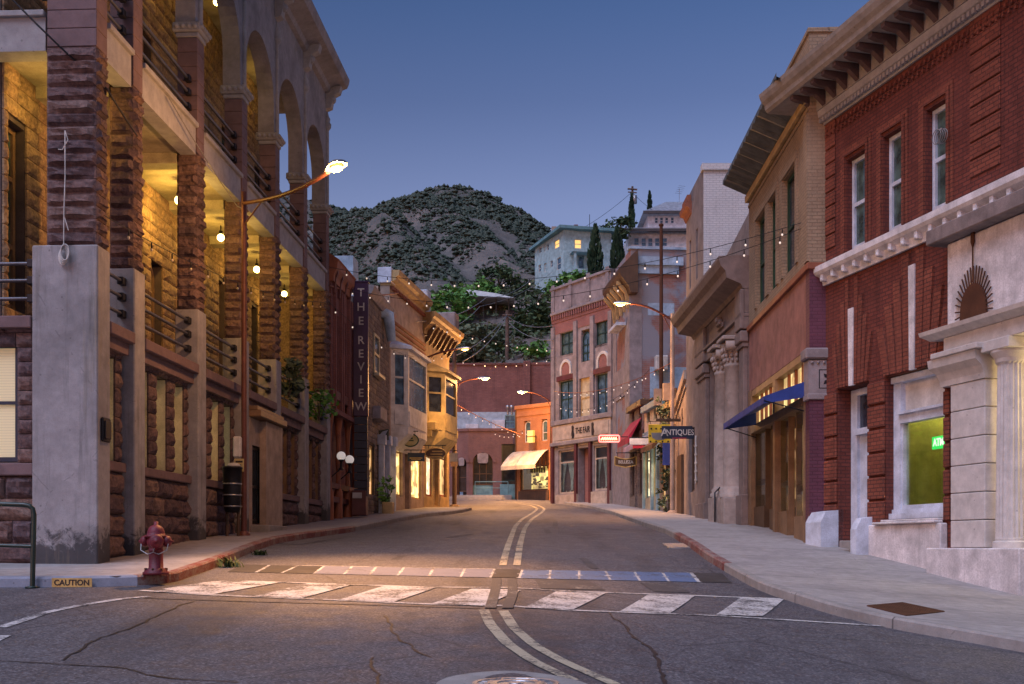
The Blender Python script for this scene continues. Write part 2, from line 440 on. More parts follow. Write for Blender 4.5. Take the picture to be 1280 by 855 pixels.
def m_asphalt():
    m, t = new_mat('asphalt'); v = wpos(t)
    a = nz(t, v, .35, 8, .65, .4); b = nz(t, v, 2.4, 7, .65); f = nz(t, v, 85, 3, .8); f2 = nz(t, v, 30, 4, .7)
    c = ramp(t, b, [(.25,(.038,.037,.044)),(.5,(.070,.067,.076)),(.8,(.110,.103,.110))])
    c = mix(t, rng(t, a, .42, .62, 0, .6), c, (.105,.099,.106))
    vo = N(t, 'ShaderNodeTexVoronoi', {'Vector': v, 'Scale': 52.0}); vr = N(t, 'ShaderNodeSeparateXYZ', {0: vo.outputs['Color']})
    c = mix(t, rng(t, vr.outputs[0], .6, 1.0, 0, .95), c, (.22,.21,.22))
    c = mix(t, rng(t, vr.outputs[1], .72, 1.0, 0, .8), c, (.012,.012,.014))
    mp = N(t, 'ShaderNodeMapping', {'Vector': v}); mp.inputs['Scale'].default_value = (1.0, .12, 1)
    tr = nz(t, mp.outputs[0], .9, 5, .6); c = mix(t, rng(t, tr, .52, .68, 0, .7), c, (.034,.032,.038))
    dn = N(t, 'ShaderNodeTexNoise', {'Vector': v, 'Scale': 1.5, 'Detail': 5})
    wv = N(t, 'ShaderNodeMix', data_type='VECTOR'); wv.inputs[0].default_value = .12
    t.links.new(v, wv.inputs[4]); t.links.new(dn.outputs['Color'], wv.inputs[5])
    vc = N(t, 'ShaderNodeTexVoronoi', {'Vector': wv.outputs[1], 'Scale': .33}, feature='DISTANCE_TO_EDGE')
    cr = mth(t, 'MULTIPLY', mth(t, 'LESS_THAN', vc.outputs['Distance'], .006), mth(t, 'GREATER_THAN', a, .47))
    c = mix(t, mth(t, 'MULTIPLY', cr, .4), c, (.012,.012,.014))
    h = mth(t, 'SUBTRACT', mth(t, 'ADD', mth(t, 'MULTIPLY', f, .7), f2), mth(t, 'MULTIPLY', cr, 2.0))
    return fin(t, m, c, rng(t, b, .3, .7, .5, .8), h, .55, .012, 0, .45)
def m_paint(name, col, wear=.5, under=(.06,.058,.062)):
    m, t = new_mat(name); v = wpos(t)
    f = nz(t, v, 24, 6, .75); b = nz(t, v, 2.2, 6, .65)
    k = mth(t, 'ADD', mth(t, 'MULTIPLY', f, .5), mth(t, 'MULTIPLY', b, .5))
    g = nz(t, v, 90, 3); c = mix(t, rng(t, b, .3, .7), sc(col, .72), col)
    vo = N(t, 'ShaderNodeTexVoronoi', {'Vector': v, 'Scale': 95.0}); vr = N(t, 'ShaderNodeSeparateXYZ', {0: vo.outputs['Color']})
    c = mix(t, rng(t, vr.outputs[0], .6, 1, 0, .35), c, sc(col, .5))
    c = mix(t, rng(t, k, .5-(wear-.5)*.25, .58-(wear-.5)*.25, 1, 0) if False else rng(t, k, .56-wear*.2, .66-wear*.2, .95, .02), under, c)
    return fin(t, m, c, .7, g, .3, .008, 0, .4)
def m_blinds(name, col, es):
    m, t = new_mat(name); v = wpos(t)
    z = N(t, 'ShaderNodeSeparateXYZ', {0: v}).outputs[2]
    fr_ = mth(t, 'FRACT', mth(t, 'MULTIPLY', z, 22.0)); l = rng(t, fr_, 0, .25, .55, 1.0)
    c = mix(t, l, sc(col, .4), col)
    return fin(t, m, c, .6, fr_, .3, .01, emit=c, es=es)
def m_metalroof(name, col):
    m, t = new_mat(name); v = wpos(t); a = nz(t, v, 3, 6, .65)
    c = mix(t, rng(t, a, .35, .7), sc(col, .6), sc(col, 1.15)); return fin(t, m, c, .5, a, .1, .01, .3)
MT = {}
def setup_mats():
    B = MT
    B['asphalt'] = m_asphalt()
    B['walk'] = m_concrete('sidewalk concrete', (.34,.315,.30), joints=1.5, stain=.45)
    B['kerb'] = m_concrete('kerb concrete', (.30,.28,.26), joints=2.2, stain=.6)
    B['redkerb'] = m_paint('worn red kerb paint', (.21,.04,.035), .55, (.24,.19,.17))
    B['bluekerb'] = m_concrete('blue grey kerb', (.27,.30,.37), stain=.5)
    B['white'] = m_paint('worn white road paint', (.76,.74,.71), .48)
    B['yellow'] = m_paint('faded yellow road paint', (.60,.52,.36), .42)
    B['ghost'] = m_paint('nearly worn off road paint', (.45,.42,.36), 1.05)
    B['band'] = m_paint('pale grey painted band', (.21,.22,.29), .25, (.10,.10,.12))
    B['bandblue'] = m_paint('blue painted band', (.13,.20,.36), .3, (.07,.08,.10))
    B['banddark'] = m_paint('dark band', (.05,.045,.042), .3)
    B['patch'] = m_plain('asphalt repair patch', (.042,.04,.043), .75, var=.4, bump=.5, bscale=70)
    B['cornicebracket'] = m_plain('dark bracket paint', (.10,.062,.058), .7)
    B['tar'] = m_plain('tar seam', (.012,.012,.014), .5)
    B['conc'] = m_concrete('pier concrete', (.33,.315,.32), stain=.6, grime=True)
    B['slab'] = m_concrete('balcony concrete', (.36,.35,.35), stain=.4)
    B['ceil'] = m_plain('gallery plaster ceiling', (.42,.37,.25), .8, stain=.4)
    B['brown'] = m_stone('brownstone', [(.13,.085,.085),(.20,.125,.115),(.27,.165,.135),(.17,.115,.12),(.33,.215,.165)])
    B['galwall'] = m_stone('gallery stone', [(.34,.22,.13),(.44,.29,.16),(.52,.36,.2),(.38,.25,.15)])
    B['brownsm'] = m_concrete('dressed brownstone', (.19,.125,.125), joints=None, stain=.5)
    B['mortar'] = m_plain('mortar core', (.10,.075,.07), .9)
    B['plaster'] = m_concrete('arcade plaster', (.30,.28,.285), stain=.75)
    B['iron'] = m_plain('dark iron', (.025,.025,.03), .45, .6)
    B['rail'] = m_plain('grey painted pipe', (.10,.10,.115), .4, .5)
    B['rust'] = m_plain('rusty red steel', (.14,.05,.038), .5, .2, stain=.4)
    B['green'] = m_plain('dark green paint', (.012,.035,.028), .35, spec=.5)
    B['sash'] = m_plain('green sash paint', (.02,.06,.03), .45)
    B['cream'] = m_plain('cream paint', (.55,.48,.32), .6, stain=.2)
    B['offwhite'] = m_plain('off white paint', (.62,.60,.56), .6, stain=.25)
    B['whitep'] = m_plain('white paint', (.70,.70,.72), .55, stain=.3, streak=.3)
    B['bluewhite'] = m_plain('bluish white paint', (.58,.64,.74), .5, stain=.2, streak=.2)
    B['stucco'] = m_plain('white stucco', (.66,.63,.63), .85, bump=.5, bscale=35, stain=.4, streak=.4)
    B['whitestone'] = m_concrete('pale stone', (.56,.53,.50), stain=.35)
    B['hyd'] = m_plain('red hydrant paint', (.17,.016,.03), .55, stain=.95, spec=.4, bump=.4, bscale=45)
    B['glass'] = m_glass('dark glass'); B['glassb'] = m_glass('bluish glass', (.03,.06,.09))
    B['glassg'] = m_glass('green grey glass', (.03,.05,.045))
    B['blind'] = m_blinds('lit cream blinds', (.85,.72,.42), .07)
    B['blindbay'] = m_blinds('glowing yellow blinds', (1.0,.84,.45), .22)
    B['blind2'] = m_blinds('dim cream blinds', (.85,.66,.3), .1)
    B['redbrick'] = m_brick('deep red brick', (.12,.031,.022), (.19,.052,.036), (.05,.022,.02), stain=.6)
    B['redbrickd'] = m_brick('raised red brick', (.16,.044,.028), (.26,.08,.048), (.055,.024,.02), stain=.55)
    B['tanbrick'] = m_brick('tan brick', (.29,.21,.14), (.37,.275,.18), (.20,.15,.10), stain=.35)
    B['purplebrick'] = m_brick('purple painted brick', (.115,.038,.06), (.13,.045,.07), (.075,.025,.04), stain=.2, rough=.6)
    B['pinkstucco'] = m_plain('salmon stucco', (.33,.155,.12), .8, stain=.3, streak=.25)
    B['greywall'] = m_brick('white painted brick', (.58,.56,.55), (.64,.62,.60), (.42,.41,.41), stain=.5, var=.2, bump=.35)
    B['taupe'] = m_plain('taupe stucco', (.24,.20,.19), .85, stain=.45, streak=.4)
    B['banktone'] = m_concrete('brown bank stone', (.23,.175,.155), stain=.6)
    B['signyellow'] = m_plain('signal yellow paint', (.75,.48,.03), .5)
    B['glassdark'] = m_glass('very dark glass', (.006,.007,.009), .3, .25)
    B['columnstone'] = m_concrete('veined column stone', (.40,.33,.29), stain=.7)
    B['recess'] = m_plain('recess stone with painted shade', (.085,.07,.062), .8)  # dark tone paints the depth shade into the bank recess walls
    B['cornicetone'] = m_concrete('weathered cornice', (.30,.275,.25), stain=.7)
    B['darkred'] = m_brick('old rose brick', (.20,.08,.07), (.26,.105,.09), (.16,.085,.08), stain=.4)
    B['orangetrim'] = m_plain('rust trim', (.30,.10,.05), .6, stain=.3)
    B['signpurple'] = m_plain('deep purple sign paint', (.055,.022,.07), .4)
    B['navy'] = m_plain('navy board', (.02,.03,.055), .5)
    B['rubble'] = m_stone('rubble stone', [(.24,.18,.145),(.33,.26,.2),(.28,.23,.2),(.40,.30,.21)])
    B['tanpaint'] = m_plain('tan painted wall', (.40,.30,.235), .7, stain=.35, streak=.3)
    B['tantrim'] = m_plain('ochre trim', (.50,.34,.15), .6, stain=.3)
    B['yellowp'] = m_plain('yellow paint', (.56,.45,.20), .55, stain=.2)
    B['bigbrick'] = m_brick('weathered purple brick', (.20,.085,.075), (.28,.125,.105), (.13,.08,.075), bw=.3, bh=.1, ms=.014, stain=.5)
    B['endbrick'] = m_brick('plum brick', (.15,.085,.085), (.19,.105,.10), (.17,.10,.09), stain=.3)
    B['ghostwall'] = m_brick('patched ghost sign brick', (.27,.12,.10), (.34,.17,.14), (.27,.22,.2), bw=.3, bh=.1, stain=.5, paint=(.25,.27,.31))
    B['orangew'] = m_brick('orange brick', (.42,.17,.07), (.48,.21,.09), (.33,.15,.07), stain=.25)
    B['fairstone'] = m_plain('mauve grey stone trim', (.29,.25,.25), .8, stain=.4)
    B['fairbrick'] = m_brick('rose brick', (.25,.105,.095), (.30,.13,.115), (.28,.16,.14), stain=.3)
    B['fairshop'] = m_plain('putty shopfront paint', (.48,.39,.31), .65, stain=.2)
    B['maroon'] = m_plain('maroon paint', (.12,.035,.035), .5)
    B['crimson'] = m_plain('crimson awning cloth', (.42,.02,.06), .7)
    B['blueawn'] = m_plain('blue awning cloth', (.025,.055,.26), .7)
    B['creamawn'] = m_plain('cream awning cloth', (.55,.46,.34), .75)
    B['woodtan'] = m_plain('varnished wood', (.25,.15,.08), .5, streak=.4)
    B['wooddark'] = m_plain('dark wood', (.10,.055,.03), .55, streak=.4)
    B['pole'] = m_plain('weathered timber pole', (.13,.09,.07), .85, streak=.5)
    B['bark'] = m_plain('bark', (.09,.07,.055), .9, bump=.5)
    B['galv'] = m_plain('galvanised steel', (.38,.38,.39), .4, .7)
    B['teal'] = m_plain('pale teal stucco', (.36,.52,.55), .75, stain=.25)
    B['tealtrim'] = m_plain('teal trim', (.15,.30,.33), .5)
    B['housewhite'] = m_plain('white house siding', (.62,.65,.70), .7)
    B['roofgrey'] = m_metalroof('grey metal roof', (.40,.42,.46))
    B['roofdark'] = m_plain('dark roof edge', (.07,.06,.06), .7)
    B['corr'] = m_metalroof('corrugated grey green eave', (.15,.16,.145))
    B['paleblue'] = m_plain('flaking pale blue paint', (.36,.48,.60), .7, stain=.55)
    B['rock'] = m_plain('hillside soil', (.17,.14,.125), .95, scale=.15, bump=.6, bscale=2.5, stain=.5)
    B['lens'] = m_emit('glowing sodium lens', (1,.52,.13), 1.9)
    B['lensdim'] = m_emit('warm lamp lens', (1,.6,.2), 2)
    B['globe'] = m_emit('glowing amber globe', (1,.72,.22), 6)
    B['globeoff'] = m_plain('milk glass globe', (.72,.62,.45), .3)
    B['globewhite'] = m_emit('white milk glass globe', (.95,.85,.8), .15, (.8,.78,.76))
    B['bulb'] = m_emit('string bulb', (1,.80,.66), .32, (.8,.7,.6))
    B['wire'] = m_plain('black cable', (.012,.012,.014), .6)
    B['gwire'] = m_plain('grey cable', (.25,.24,.24), .5)
    B['shopwarm'] = m_shop('lit shop interior', (1,.68,.22), 1.25)
    B['shopwarm2'] = m_shop('softly lit shop interior', (1,.62,.25), .6, 2.6, .12)
    B['reflglow'] = m_shop('reflection glow backdrop', (1,.6,.25), .22, 3.5, .05)
    B['shoppale'] = m_shop('pale lit display', (1,.85,.52), 1.0, 2.8, .3)
    B['transom'] = m_shop('lit transom glass', (1,.74,.28), .6, 1.6, .45)
    B['winorange'] = m_emit('lamplit window', (1,.55,.12), .5)
    B['olive'] = m_plain('olive office wall', (.36,.34,.10), .8)
    B['atm'] = m_emit('green lit sign', (.05,.9,.15), .5, (.02,.3,.05))
    B['atmtxt'] = m_emit('pale lit letters', (.75,1,.75), .7)
    B['neon'] = m_emit('pink red neon tube', (1,.12,.12), 1.3)
    B['neon2'] = m_emit('warm neon tube', (1,.4,.2), 1.2)
    B['amberbox'] = m_emit('backlit amber sign', (1,.42,.04), .45)
    B['letter'] = m_plain('pale letters', (.62,.56,.50), .5)
    B['ink'] = m_plain('dark letters', (.03,.02,.02), .6)
    B['gold'] = m_plain('gold letters', (.55,.36,.12), .45)
    B['rustiron'] = m_plain('rusty iron ornament', (.10,.04,.02), .8, .3)
    B['grass'] = m_leaf('weeds', [(.05,.08,.02),(.09,.11,.03)])
    B['leafdark'] = m_leaf('dark foliage', [(.04,.085,.04),(.08,.135,.055),(.12,.18,.075)])
    B['leafmid'] = m_leaf('green foliage', [(.08,.22,.045),(.14,.34,.07),(.20,.42,.09)])
    B['leafgrey'] = m_leaf('olive foliage', [(.09,.13,.075),(.14,.18,.10),(.19,.23,.14)])
    B['cypress'] = m_leaf('cypress foliage', [(.015,.045,.022),(.03,.07,.035),(.05,.09,.04)])
    B['shrub'] = m_leaf('chaparral', [(.04,.06,.04),(.06,.085,.055),(.085,.105,.068)])
setup_mats()
# ------------------------------------------------------------------ ground, kerbs, road markings
FL = Fr(-7.7+.052*18.25, 18.25, .052, 1)                 # arcaded building street front
FM = Fr(-5.83, 36.1, .0637, 1)                           # following row
FC = Fr(-5.136, 47.0, .163, 1)
FY = Fr(-4.158, 53.0, .194, 1)
FR_ = Fr(13.1-.2536*24.55, 24.55, -.2536, 1, -1)         # red brick corner building (u<0 towards camera)
FT = Fr(5.88+.026*24.55, 24.55, .026, 1, -1)
FB = Fr(7.2-.016*31.7, 31.7, -.016, 1, -1)
FG = Fr(6.6, 38.6, 0, 1, -1)
FS = Fr(6.6, 45.0, -.097, 1, -1)                         # little shops
FF2 = Fr(5.7, 54.3, -.09, 1, -1)                         # corner block, side
FF1 = Fr(5.27, 59.0, -.62, 1, -1)                        # corner block, front
def grid_sheet(xs, ys, zf, name, mat):
    mb = MB(); nx, ny = len(xs), len(ys)
    vs = [Vector((x, y, zf(x, y))) for y in ys for x in xs]
    fs = [(j*nx+i, j*nx+i+1, (j+1)*nx+i+1, (j+1)*nx+i) for j in range(ny-1) for i in range(nx-1)]
    mb.add(vs, fs, True); return mb.build(name, mat)
def frange(a, b, n): return [a+(b-a)*k/n for k in range(n+1)]
xs = [-90,-60,-40,-28,-20]+frange(-14,14,56)+[20,28,40,60,90]
ys = [-60,-40,-25,-12,-4]+frange(0,78,156)+[82,86,90,100,115]
struct(grid_sheet(xs, ys, gz, 'road', MT['asphalt']))
struct(grid_sheet([-3000,-1200,-500,-90,90,500,1200,3000], [-3000,-1000,-300,-60,115,300,700,1500,4000], lambda x, y: gz(0, min(140, y))-.6, 'ground', MT['rock']))
def interp(tab, y):
    if y <= tab[0][0]: return tab[0][1]
    for (a, xa), (b, xb) in zip(tab, tab[1:]):
        if y <= b: return xa+(xb-xa)*(y-a)/(b-a)
    return tab[-1][1]
Lk = [G(*q, .15) for q in [(204,721.5),(218,716),(232,711),(260,702),(304.5,685),(349,670.5),(379,666),(438,658.6),(468,653),(497,647),(533,641.2),(560,639),(578,636.6),(590,634)]]
Rk = [G(*q, .15) for q in [(1280,799),(1198,785),(1135,776),(1044,756),(954,729),(922,713),(881,690),(843.7,666),(793,648),(765,638.5),(737,631.5),(705,627.3)]]
Ltab = [(16.1,-5.35)]+[(p.y, p.x) for p in Lk if p.y > 16.15]
Ltab = sorted(Ltab); lt = [Ltab[0]]
for q in Ltab[1:]:
    if q[0] > lt[-1][0]+.2: lt.append(q)
Ltab = lt
Rtab = [(4.0,11.0),(8.5,7.6)]+sorted((p.y, p.x) for p in Rk)
rt = [Rtab[0]]
for q in Rtab[1:]:
    if q[0] > rt[-1][0]+.2: rt.append(q)
Rtab = rt
print('LTAB', [(round(a,1), round(b,2)) for a, b in Ltab]); print('RTAB', [(round(a,1), round(b,2)) for a, b in Rtab])
LEND = Ltab[-1][0]; REND = Rtab[-1][0]
def sm_tab(tab):
    def f(y):
        return (interp(tab, y-.5)+2*interp(tab, y)+interp(tab, y+.5))/4
    return f
Lkx, Rkx = sm_tab(Ltab), sm_tab(Rtab)
Lkx_ = lambda y: interp(Ltab, y)-.45*max(0, 1-(y-16.1)/.9)**2
def strip(name, mat, xa, xb, y0, y1, dz, step=.4, nx=8):
    mb = MB(); n = max(1, int((y1-y0)/step)); rows = []
    for k in range(n+1):
        y = y0+(y1-y0)*k/n; a, b = xa(y), xb(y)
        rows.append([Vector((a+(b-a)*i/nx, y, gz(a+(b-a)*i/nx, y)+dz)) for i in range(nx+1)])
    vs = [p for r in rows for p in r]
    mb.add(vs, [(j*(nx+1)+i, j*(nx+1)+i+1, (j+1)*(nx+1)+i+1, (j+1)*(nx+1)+i) for j in range(n) for i in range(nx)], True)
    return mb.build(name, mat)
LX = lambda y: -16.0 if y < 18.3 else (-8.2 if y < 36 else -6.6)
struct(strip('sidewalk', MT['walk'], LX, lambda y: Lkx_(y)-.15, 16.25, LEND-.1, .15))
struct(strip('sidewalk', MT['walk'], lambda y: Rkx(y)+.15, lambda y: max(Rkx(y)+.6, 13.6-.2536*y if y < 24.6 else 7.2), 4.0, REND, .15))
def kerb(path, mats, name='kerb', w=.16, h=.153):
    """path of (x,y); inner side is to the left of travel; mats: list of (i0,i1,mat)"""
    for i0, i1, mat in mats:
        mb = MB(); pts = path[i0:i1+1]; prev = None
        for k, (x, y) in enumerate(pts):
            a = pts[max(0, k-1)]; b = pts[min(len(pts)-1, k+1)]
            t = Vector((b[0]-a[0], b[1]-a[1], 0)).normalized(); n = Vector((-t.y, t.x, 0))
            o = Vector((x, y, 0)); i_ = o+n*w
            zo, zi = gz(x, y), gz(i_.x, i_.y)
            ring = [o+Vector((0,0,zo-.2)), o+Vector((0,0,zo+h-.03))+n*.005, o+n*.03+Vector((0,0,zo+h)), i_+Vector((0,0,zi+h)), i_+Vector((0,0,zi-.2))]
            if prev:
                for j in range(4): mb.face([prev[j], ring[j], ring[j+1], prev[j+1]])
            else: mb.face(ring)
            prev = ring
        mb.face(prev[::-1]); struct(mb.build(name, mat))
lp = [(x, 16.1) for x in frange(-16, -6.2, 24)]
crn = [(interp(Ltab,16.1)-.45-.25+.3*k/5, 16.1+.04*k*k/5) for k in range(1, 5)]
ysL = frange(16.35, LEND, 110)
lp2 = [(Lkx_(y), y) for y in ysL]
path = lp+lp2
nred = next(i for i, y in enumerate(ysL) if y > 31)
kerb(path, [(0, len(lp), MT['bluekerb']), (len(lp), len(lp)+nred, MT['redkerb']), (len(lp)+nred, len(path)-1, MT['kerb'])])
pe = [(Lkx_(LEND)-.02, LEND), (Lkx_(LEND)-1.6, LEND+.05), (-6.5, LEND+.1)]
kerb(pe, [(0, 2, MT['kerb'])])
rp = [(Rkx(y), y) for y in frange(REND, 4.0, 150)]
k1 = next(i for i, (x, y) in enumerate(rp) if y < 28); k2 = next(i for i, (x, y) in enumerate(rp) if y < 20.5)
kerb(rp, [(0, k1, MT['kerb']), (k1, k2, MT['redkerb']), (k2, len(rp)-1, MT['kerb'])])
# paint -----------------------------------------------------------------
def quadpaint(mb, p, dz=.008, nu=10, nv=3):
    """p: four pixels (top-left, top-right, bottom-right, bottom-left) dropped on the road"""
    q = [G(*a) for a in p]; vs = []
    for j in range(nv+1):
        for i in range(nu+1):
            a = q[0].lerp(q[1], i/nu); b = q[3].lerp(q[2], i/nu); c = a.lerp(b, j/nv); c.z = gz(c.x, c.y)+dz; vs.append(c)
    mb.add(vs, [(j*(nu+1)+i, j*(nu+1)+i+1, (j+1)*(nu+1)+i+1, (j+1)*(nu+1)+i) for j in range(nv) for i in range(nu)])
def linepaint(mb, pix, w, dz=.008, sub=5):
    pts = [G(*a) for a in pix]; P2 = []
    for a, b in zip(pts, pts[1:]):
        for k in range(sub): P2.append(a.lerp(b, k/sub))
    P2.append(pts[-1]); sm = [P2[0]]
    for k in range(1, len(P2)-1): sm.append((P2[k-1]+P2[k]*2+P2[k+1])/4)
    P2 = sm+[P2[-1]]; L = []; N_ = len(P2)
    for k, p in enumerate(P2):
        t = P2[min(N_-1, k+1)]-P2[max(0, k-1)]; t.z = 0; t.normalize(); n = Vector((-t.y, t.x, 0))*w/2
        r = []
        for q in (p+n, p-n): r.append(Vector((q.x, q.y, gz(q.x, q.y)+dz)))
        L.append(r)
    for a, b in zip(L, L[1:]): mb.face([a[0], a[1], b[1], b[0]])
mb = MB()
linepaint(mb, [(176,738.5),(271,744.6),(434,751),(542,756),(700,763),(895,769.8),(1133,785)], .11)
linepaint(mb, [(206,737),(277,725.7),(434,731),(542,734.6),(700,739),(858.6,744.6),(976,749)], .10)
for a, b, c, d in [(278,350,266,190),(385,440,377,318),(480,545,492,424),(590,652,603,540),(695,757,716,655),(810,868,838,775),(925,980,953,895)]:
    f1 = lambda x: 725.7+(x-277)*(749-725.7)/(976-277)+.6; f2 = lambda x: 744.6+(x-271)*(763-744.6)/(700-271)-.6 if x < 700 else 763+(x-700)*6.8/195-.6
    quadpaint(mb, [(a,f1(a)),(b,f1(b)),(c,f2(c)),(d,f2(d))], .012)
struct(mb.build('crosswalk_paint', MT['white']))
mb = MB(); quadpaint(mb, [(668,724),(735,726),(757,738),(676,736)]); quadpaint(mb, [(800,729),(846,730),(862,741),(818,740)])
linepaint(mb, [(180,748),(300,752),(480,757),(600,761)], .06); struct(mb.build('worn_paint', MT['ghost']))
mb = MB()
linepaint(mb, [(0,785),(26,777),(56,766.5),(94,758.3),(152,749),(187,746)], .13); linepaint(mb, [(-30,812),(6,795)], .13)
struct(mb.build('stop_line_paint', MT['white']))
mb = MB()
linepaint(mb, [(628.5,707),(637,677),(644,658),(652.5,649),(666.5,641),(672,636),(664,632),(647,629.5),(618,627.6)], .13)
linepaint(mb, [(646,707),(651,677),(656,660),(664.5,649),(677.5,640.5),(681,636),(672,631.2),(650,628.6),(622,626.8)], .13)
struct(mb.build('centre_line_paint', MT['yellow']))
mb = MB()
linepaint(mb, [(605,763),(612,780),(634,805),(666,827),(716,851)], .12); linepaint(mb, [(629,764),(643,786),(669,808),(703,827),(768,856)], .12)
struct(mb.build('centre_line_paint', MT['yellow']))
mb = MB(); linepaint(mb, [(621,724),(619,740),(613,761)], .14, .014); linepaint(mb, [(640,724),(641,742),(634,761)], .14, .014)
struct(mb.build('worn_paint', MT['ghost']))
mb = MB()
for a, b in [((697,643),(717,643.5)),((743,643.5),(752,644)),((752,661),(778,662.5)),((683,662),(686,667)),((566,657),(575,653)),((694,651),(694,658)),((728,698),(744,711)),((560,672),(590,668))]:
    linepaint(mb, [a, b], .16)
struct(mb.build('worn_paint', MT['ghost']))
top = lambda x: 706.3+(x-300)*(716.5-706.3)/(870-300); bot = lambda x: 715.5+(x-300)*(728-715.5)/(870-300)
D = [(337,320),(372,352),(405,392),(440,430),(470,462),(505,497),(542,536),(581,576),(618,613),(653,649),(688,687),(724,724),(757,763),(793,800),(828,836),(863,873)]
pale, blue, dark, div = MB(), MB(), MB(), MB()
for i, ((a, b), (c, d)) in enumerate(zip(D, D[1:])):
    tgt = dark if i in (0, 1) or i == 8 else (pale if i < 8 else blue)
    quadpaint(tgt, [(a+1.5,top(a)),(c-1.5,top(c)),(d-1.5,bot(d)),(b+1.5,bot(b))], .008, 6, 2)
quadpaint(dark, [(304,top(304)),(335,top(335)),(318,bot(318)),(284,bot(284))]); quadpaint(dark, [(866,top(866)),(903,top(903)),(915,bot(915)),(876,bot(876))])
for i, (a, b) in enumerate(D): linepaint(div, [(a,top(a)),(b,bot(b))], .07 if i < 7 else .12)
linepaint(div, [(372,top(372)-.4),(500,top(500)-.4),(618,top(618)-.4)], .04)
struct(pale.build('crossing_band_paint', MT['band'])); struct(blue.build('crossing_band_paint', MT['bandblue']))
struct(dark.build('crossing_band_paint', MT['banddark'])); struct(div.build('crossing_band_paint', MT['white']))
mb = MB()
import random as _r
def crackline(mb, pix, w):
    pts = [G(*a) for a in pix]; P2 = []
    for a, b in zip(pts, pts[1:]):
        n = max(2, int((b-a).length/.14))
        for k in range(n): P2.append(a.lerp(b, k/n))
    P2.append(pts[-1]); L = []
    for k, p in enumerate(P2):
        t = P2[min(len(P2)-1, k+1)]-P2[max(0, k-1)]; t.z = 0; t.normalize(); n = Vector((-t.y, t.x, 0))
        q = p+n*(.09*noise.noise(p*1.1)+.05*noise.noise(p*4)+_r.uniform(-.012,.012)); hw = w*(.25+.55*_r.random())
        L.append([Vector((e.x, e.y, gz(e.x, e.y)+.006)) for e in (q+n*hw, q-n*hw)])
    for a, b in zip(L, L[1:]): mb.face([a[0], a[1], b[1], b[0]])
for pl, w_ in [([(-20,826),(60,829),(150,836),(215,848),(300,853)], .022), ([(473,822),(470,840),(468,860)], .02), ([(80,826),(110,806),(180,778),(240,752)], .022),
             ([(765,766),(790,790),(815,812),(826,840),(835,860)], .03), ([(480,770),(500,800),(540,822)], .02), ([(330,672),(352,680),(372,681),(400,677),(427,673)], .05)]:
    crackline(mb, pl, w_)
struct(mb.build('tar_seam', MT['tar']))
# manhole with its concrete collar
c = G(645, 857); mb = MB()
ring = [Vector((c.x+.62*math.cos(a), c.y+.62*math.sin(a), gz(c.x+.62*math.cos(a), c.y+.62*math.sin(a))+.008)) for a in frange(0, 2*PI, 40)[:-1]]
mb.face(ring)
co = tag(mb.build('manhole_collar', MT['kerb']), kind='structure')
mb = MB(); n = 36
prof = [(.335,.0),(.335,.02),(.30,.02),(.295,.012),(.22,.012),(.215,.02),(.15,.02),(.145,.012),(.06,.012),(.055,.02),(0,.02)]
mb.lathe(Vector((c.x, c.y, gz(c.x, c.y)+.006)), prof, n, False)
for k in range(16):
    a = 2*PI*k/16; d = Vector((math.cos(a), math.sin(a), 0)); p = Vector((c.x, c.y, gz(c.x, c.y)+.018))
    mb.tube([p+d*.16, p+d*.21], .008, 5); mb.tube([p+d*.24, p+d*.285], .008, 5)
tag(mb.build('manhole_cover', MT['galv']), 'round steel manhole cover in the road at the foot of the centre lines', 'manhole cover')
# basement grate in the right sidewalk, storm drain
mb = MB(); q = [G(1085,757,.15), G(1130,752,.15), G(1182,763,.15), G(1140,772,.15)]
q = [G(1084,758,.15), G(1128,754,.15), G(1180,765,.15), G(1133,770,.15)]
for j in range(15):
    a = q[0].lerp(q[1], j/14); b = q[3].lerp(q[2], j/14); mb.tube([a+Vector((0,0,.006)), b+Vector((0,0,.006))], .012, 4)
for j in range(21):
    a = q[0].lerp(q[3], j/20); b = q[1].lerp(q[2], j/20); mb.tube([a+Vector((0,0,.006)), b+Vector((0,0,.006))], .012, 4)
tag(mb.build('sidewalk_grate', MT['rustiron']), 'rusty square grate let into the sidewalk below the white base', 'grate')
mb = MB(); a, b, c2, d = G(829,680.5), G(853,680.5), G(862,686), G(838,686)
for j in range(9):
    p, r = a.lerp(b, j/8), d.lerp(c2, j/8); mb.tube([p+Vector((0,0,.01)), r+Vector((0,0,.01))], .03, 4)
mb.tube([a,b],.03,4); mb.tube([d,c2],.03,4)
tag(mb.build('storm_drain', MT['galv']), 'steel storm drain grate in the road beside the red kerb', 'grate')
# CAUTION panel on the kerb face
KF = Fr(-7.0, 16.1, -1, 0); KF.d = Vector((1,0,0)); KF.n = Vector((0,-1,0))
u0 = (65-640)/FPX*16.1+7.0; u1 = (115-640)/FPX*16.1+7.0; zk = gz(-6.3, 16.1)
cb = thing('caution_marking', 'faded ochre kerb panel stencilled CAUTION', 'kerb marking', KF((u0+u1)/2, 0, zk))
mb = MB(); mb.box(KF, u0, u1, .001, .008, zk+.004, zk+.135); mb.build('panel', MT['gold'], cb)
mb = MB(); text_mb(mb, KF, 'CAUTION', (u0+u1)/2, .011, zk+.066, .115, .001, sx=.98, bold=.003); mb.build('lettering', MT['ink'], cb)
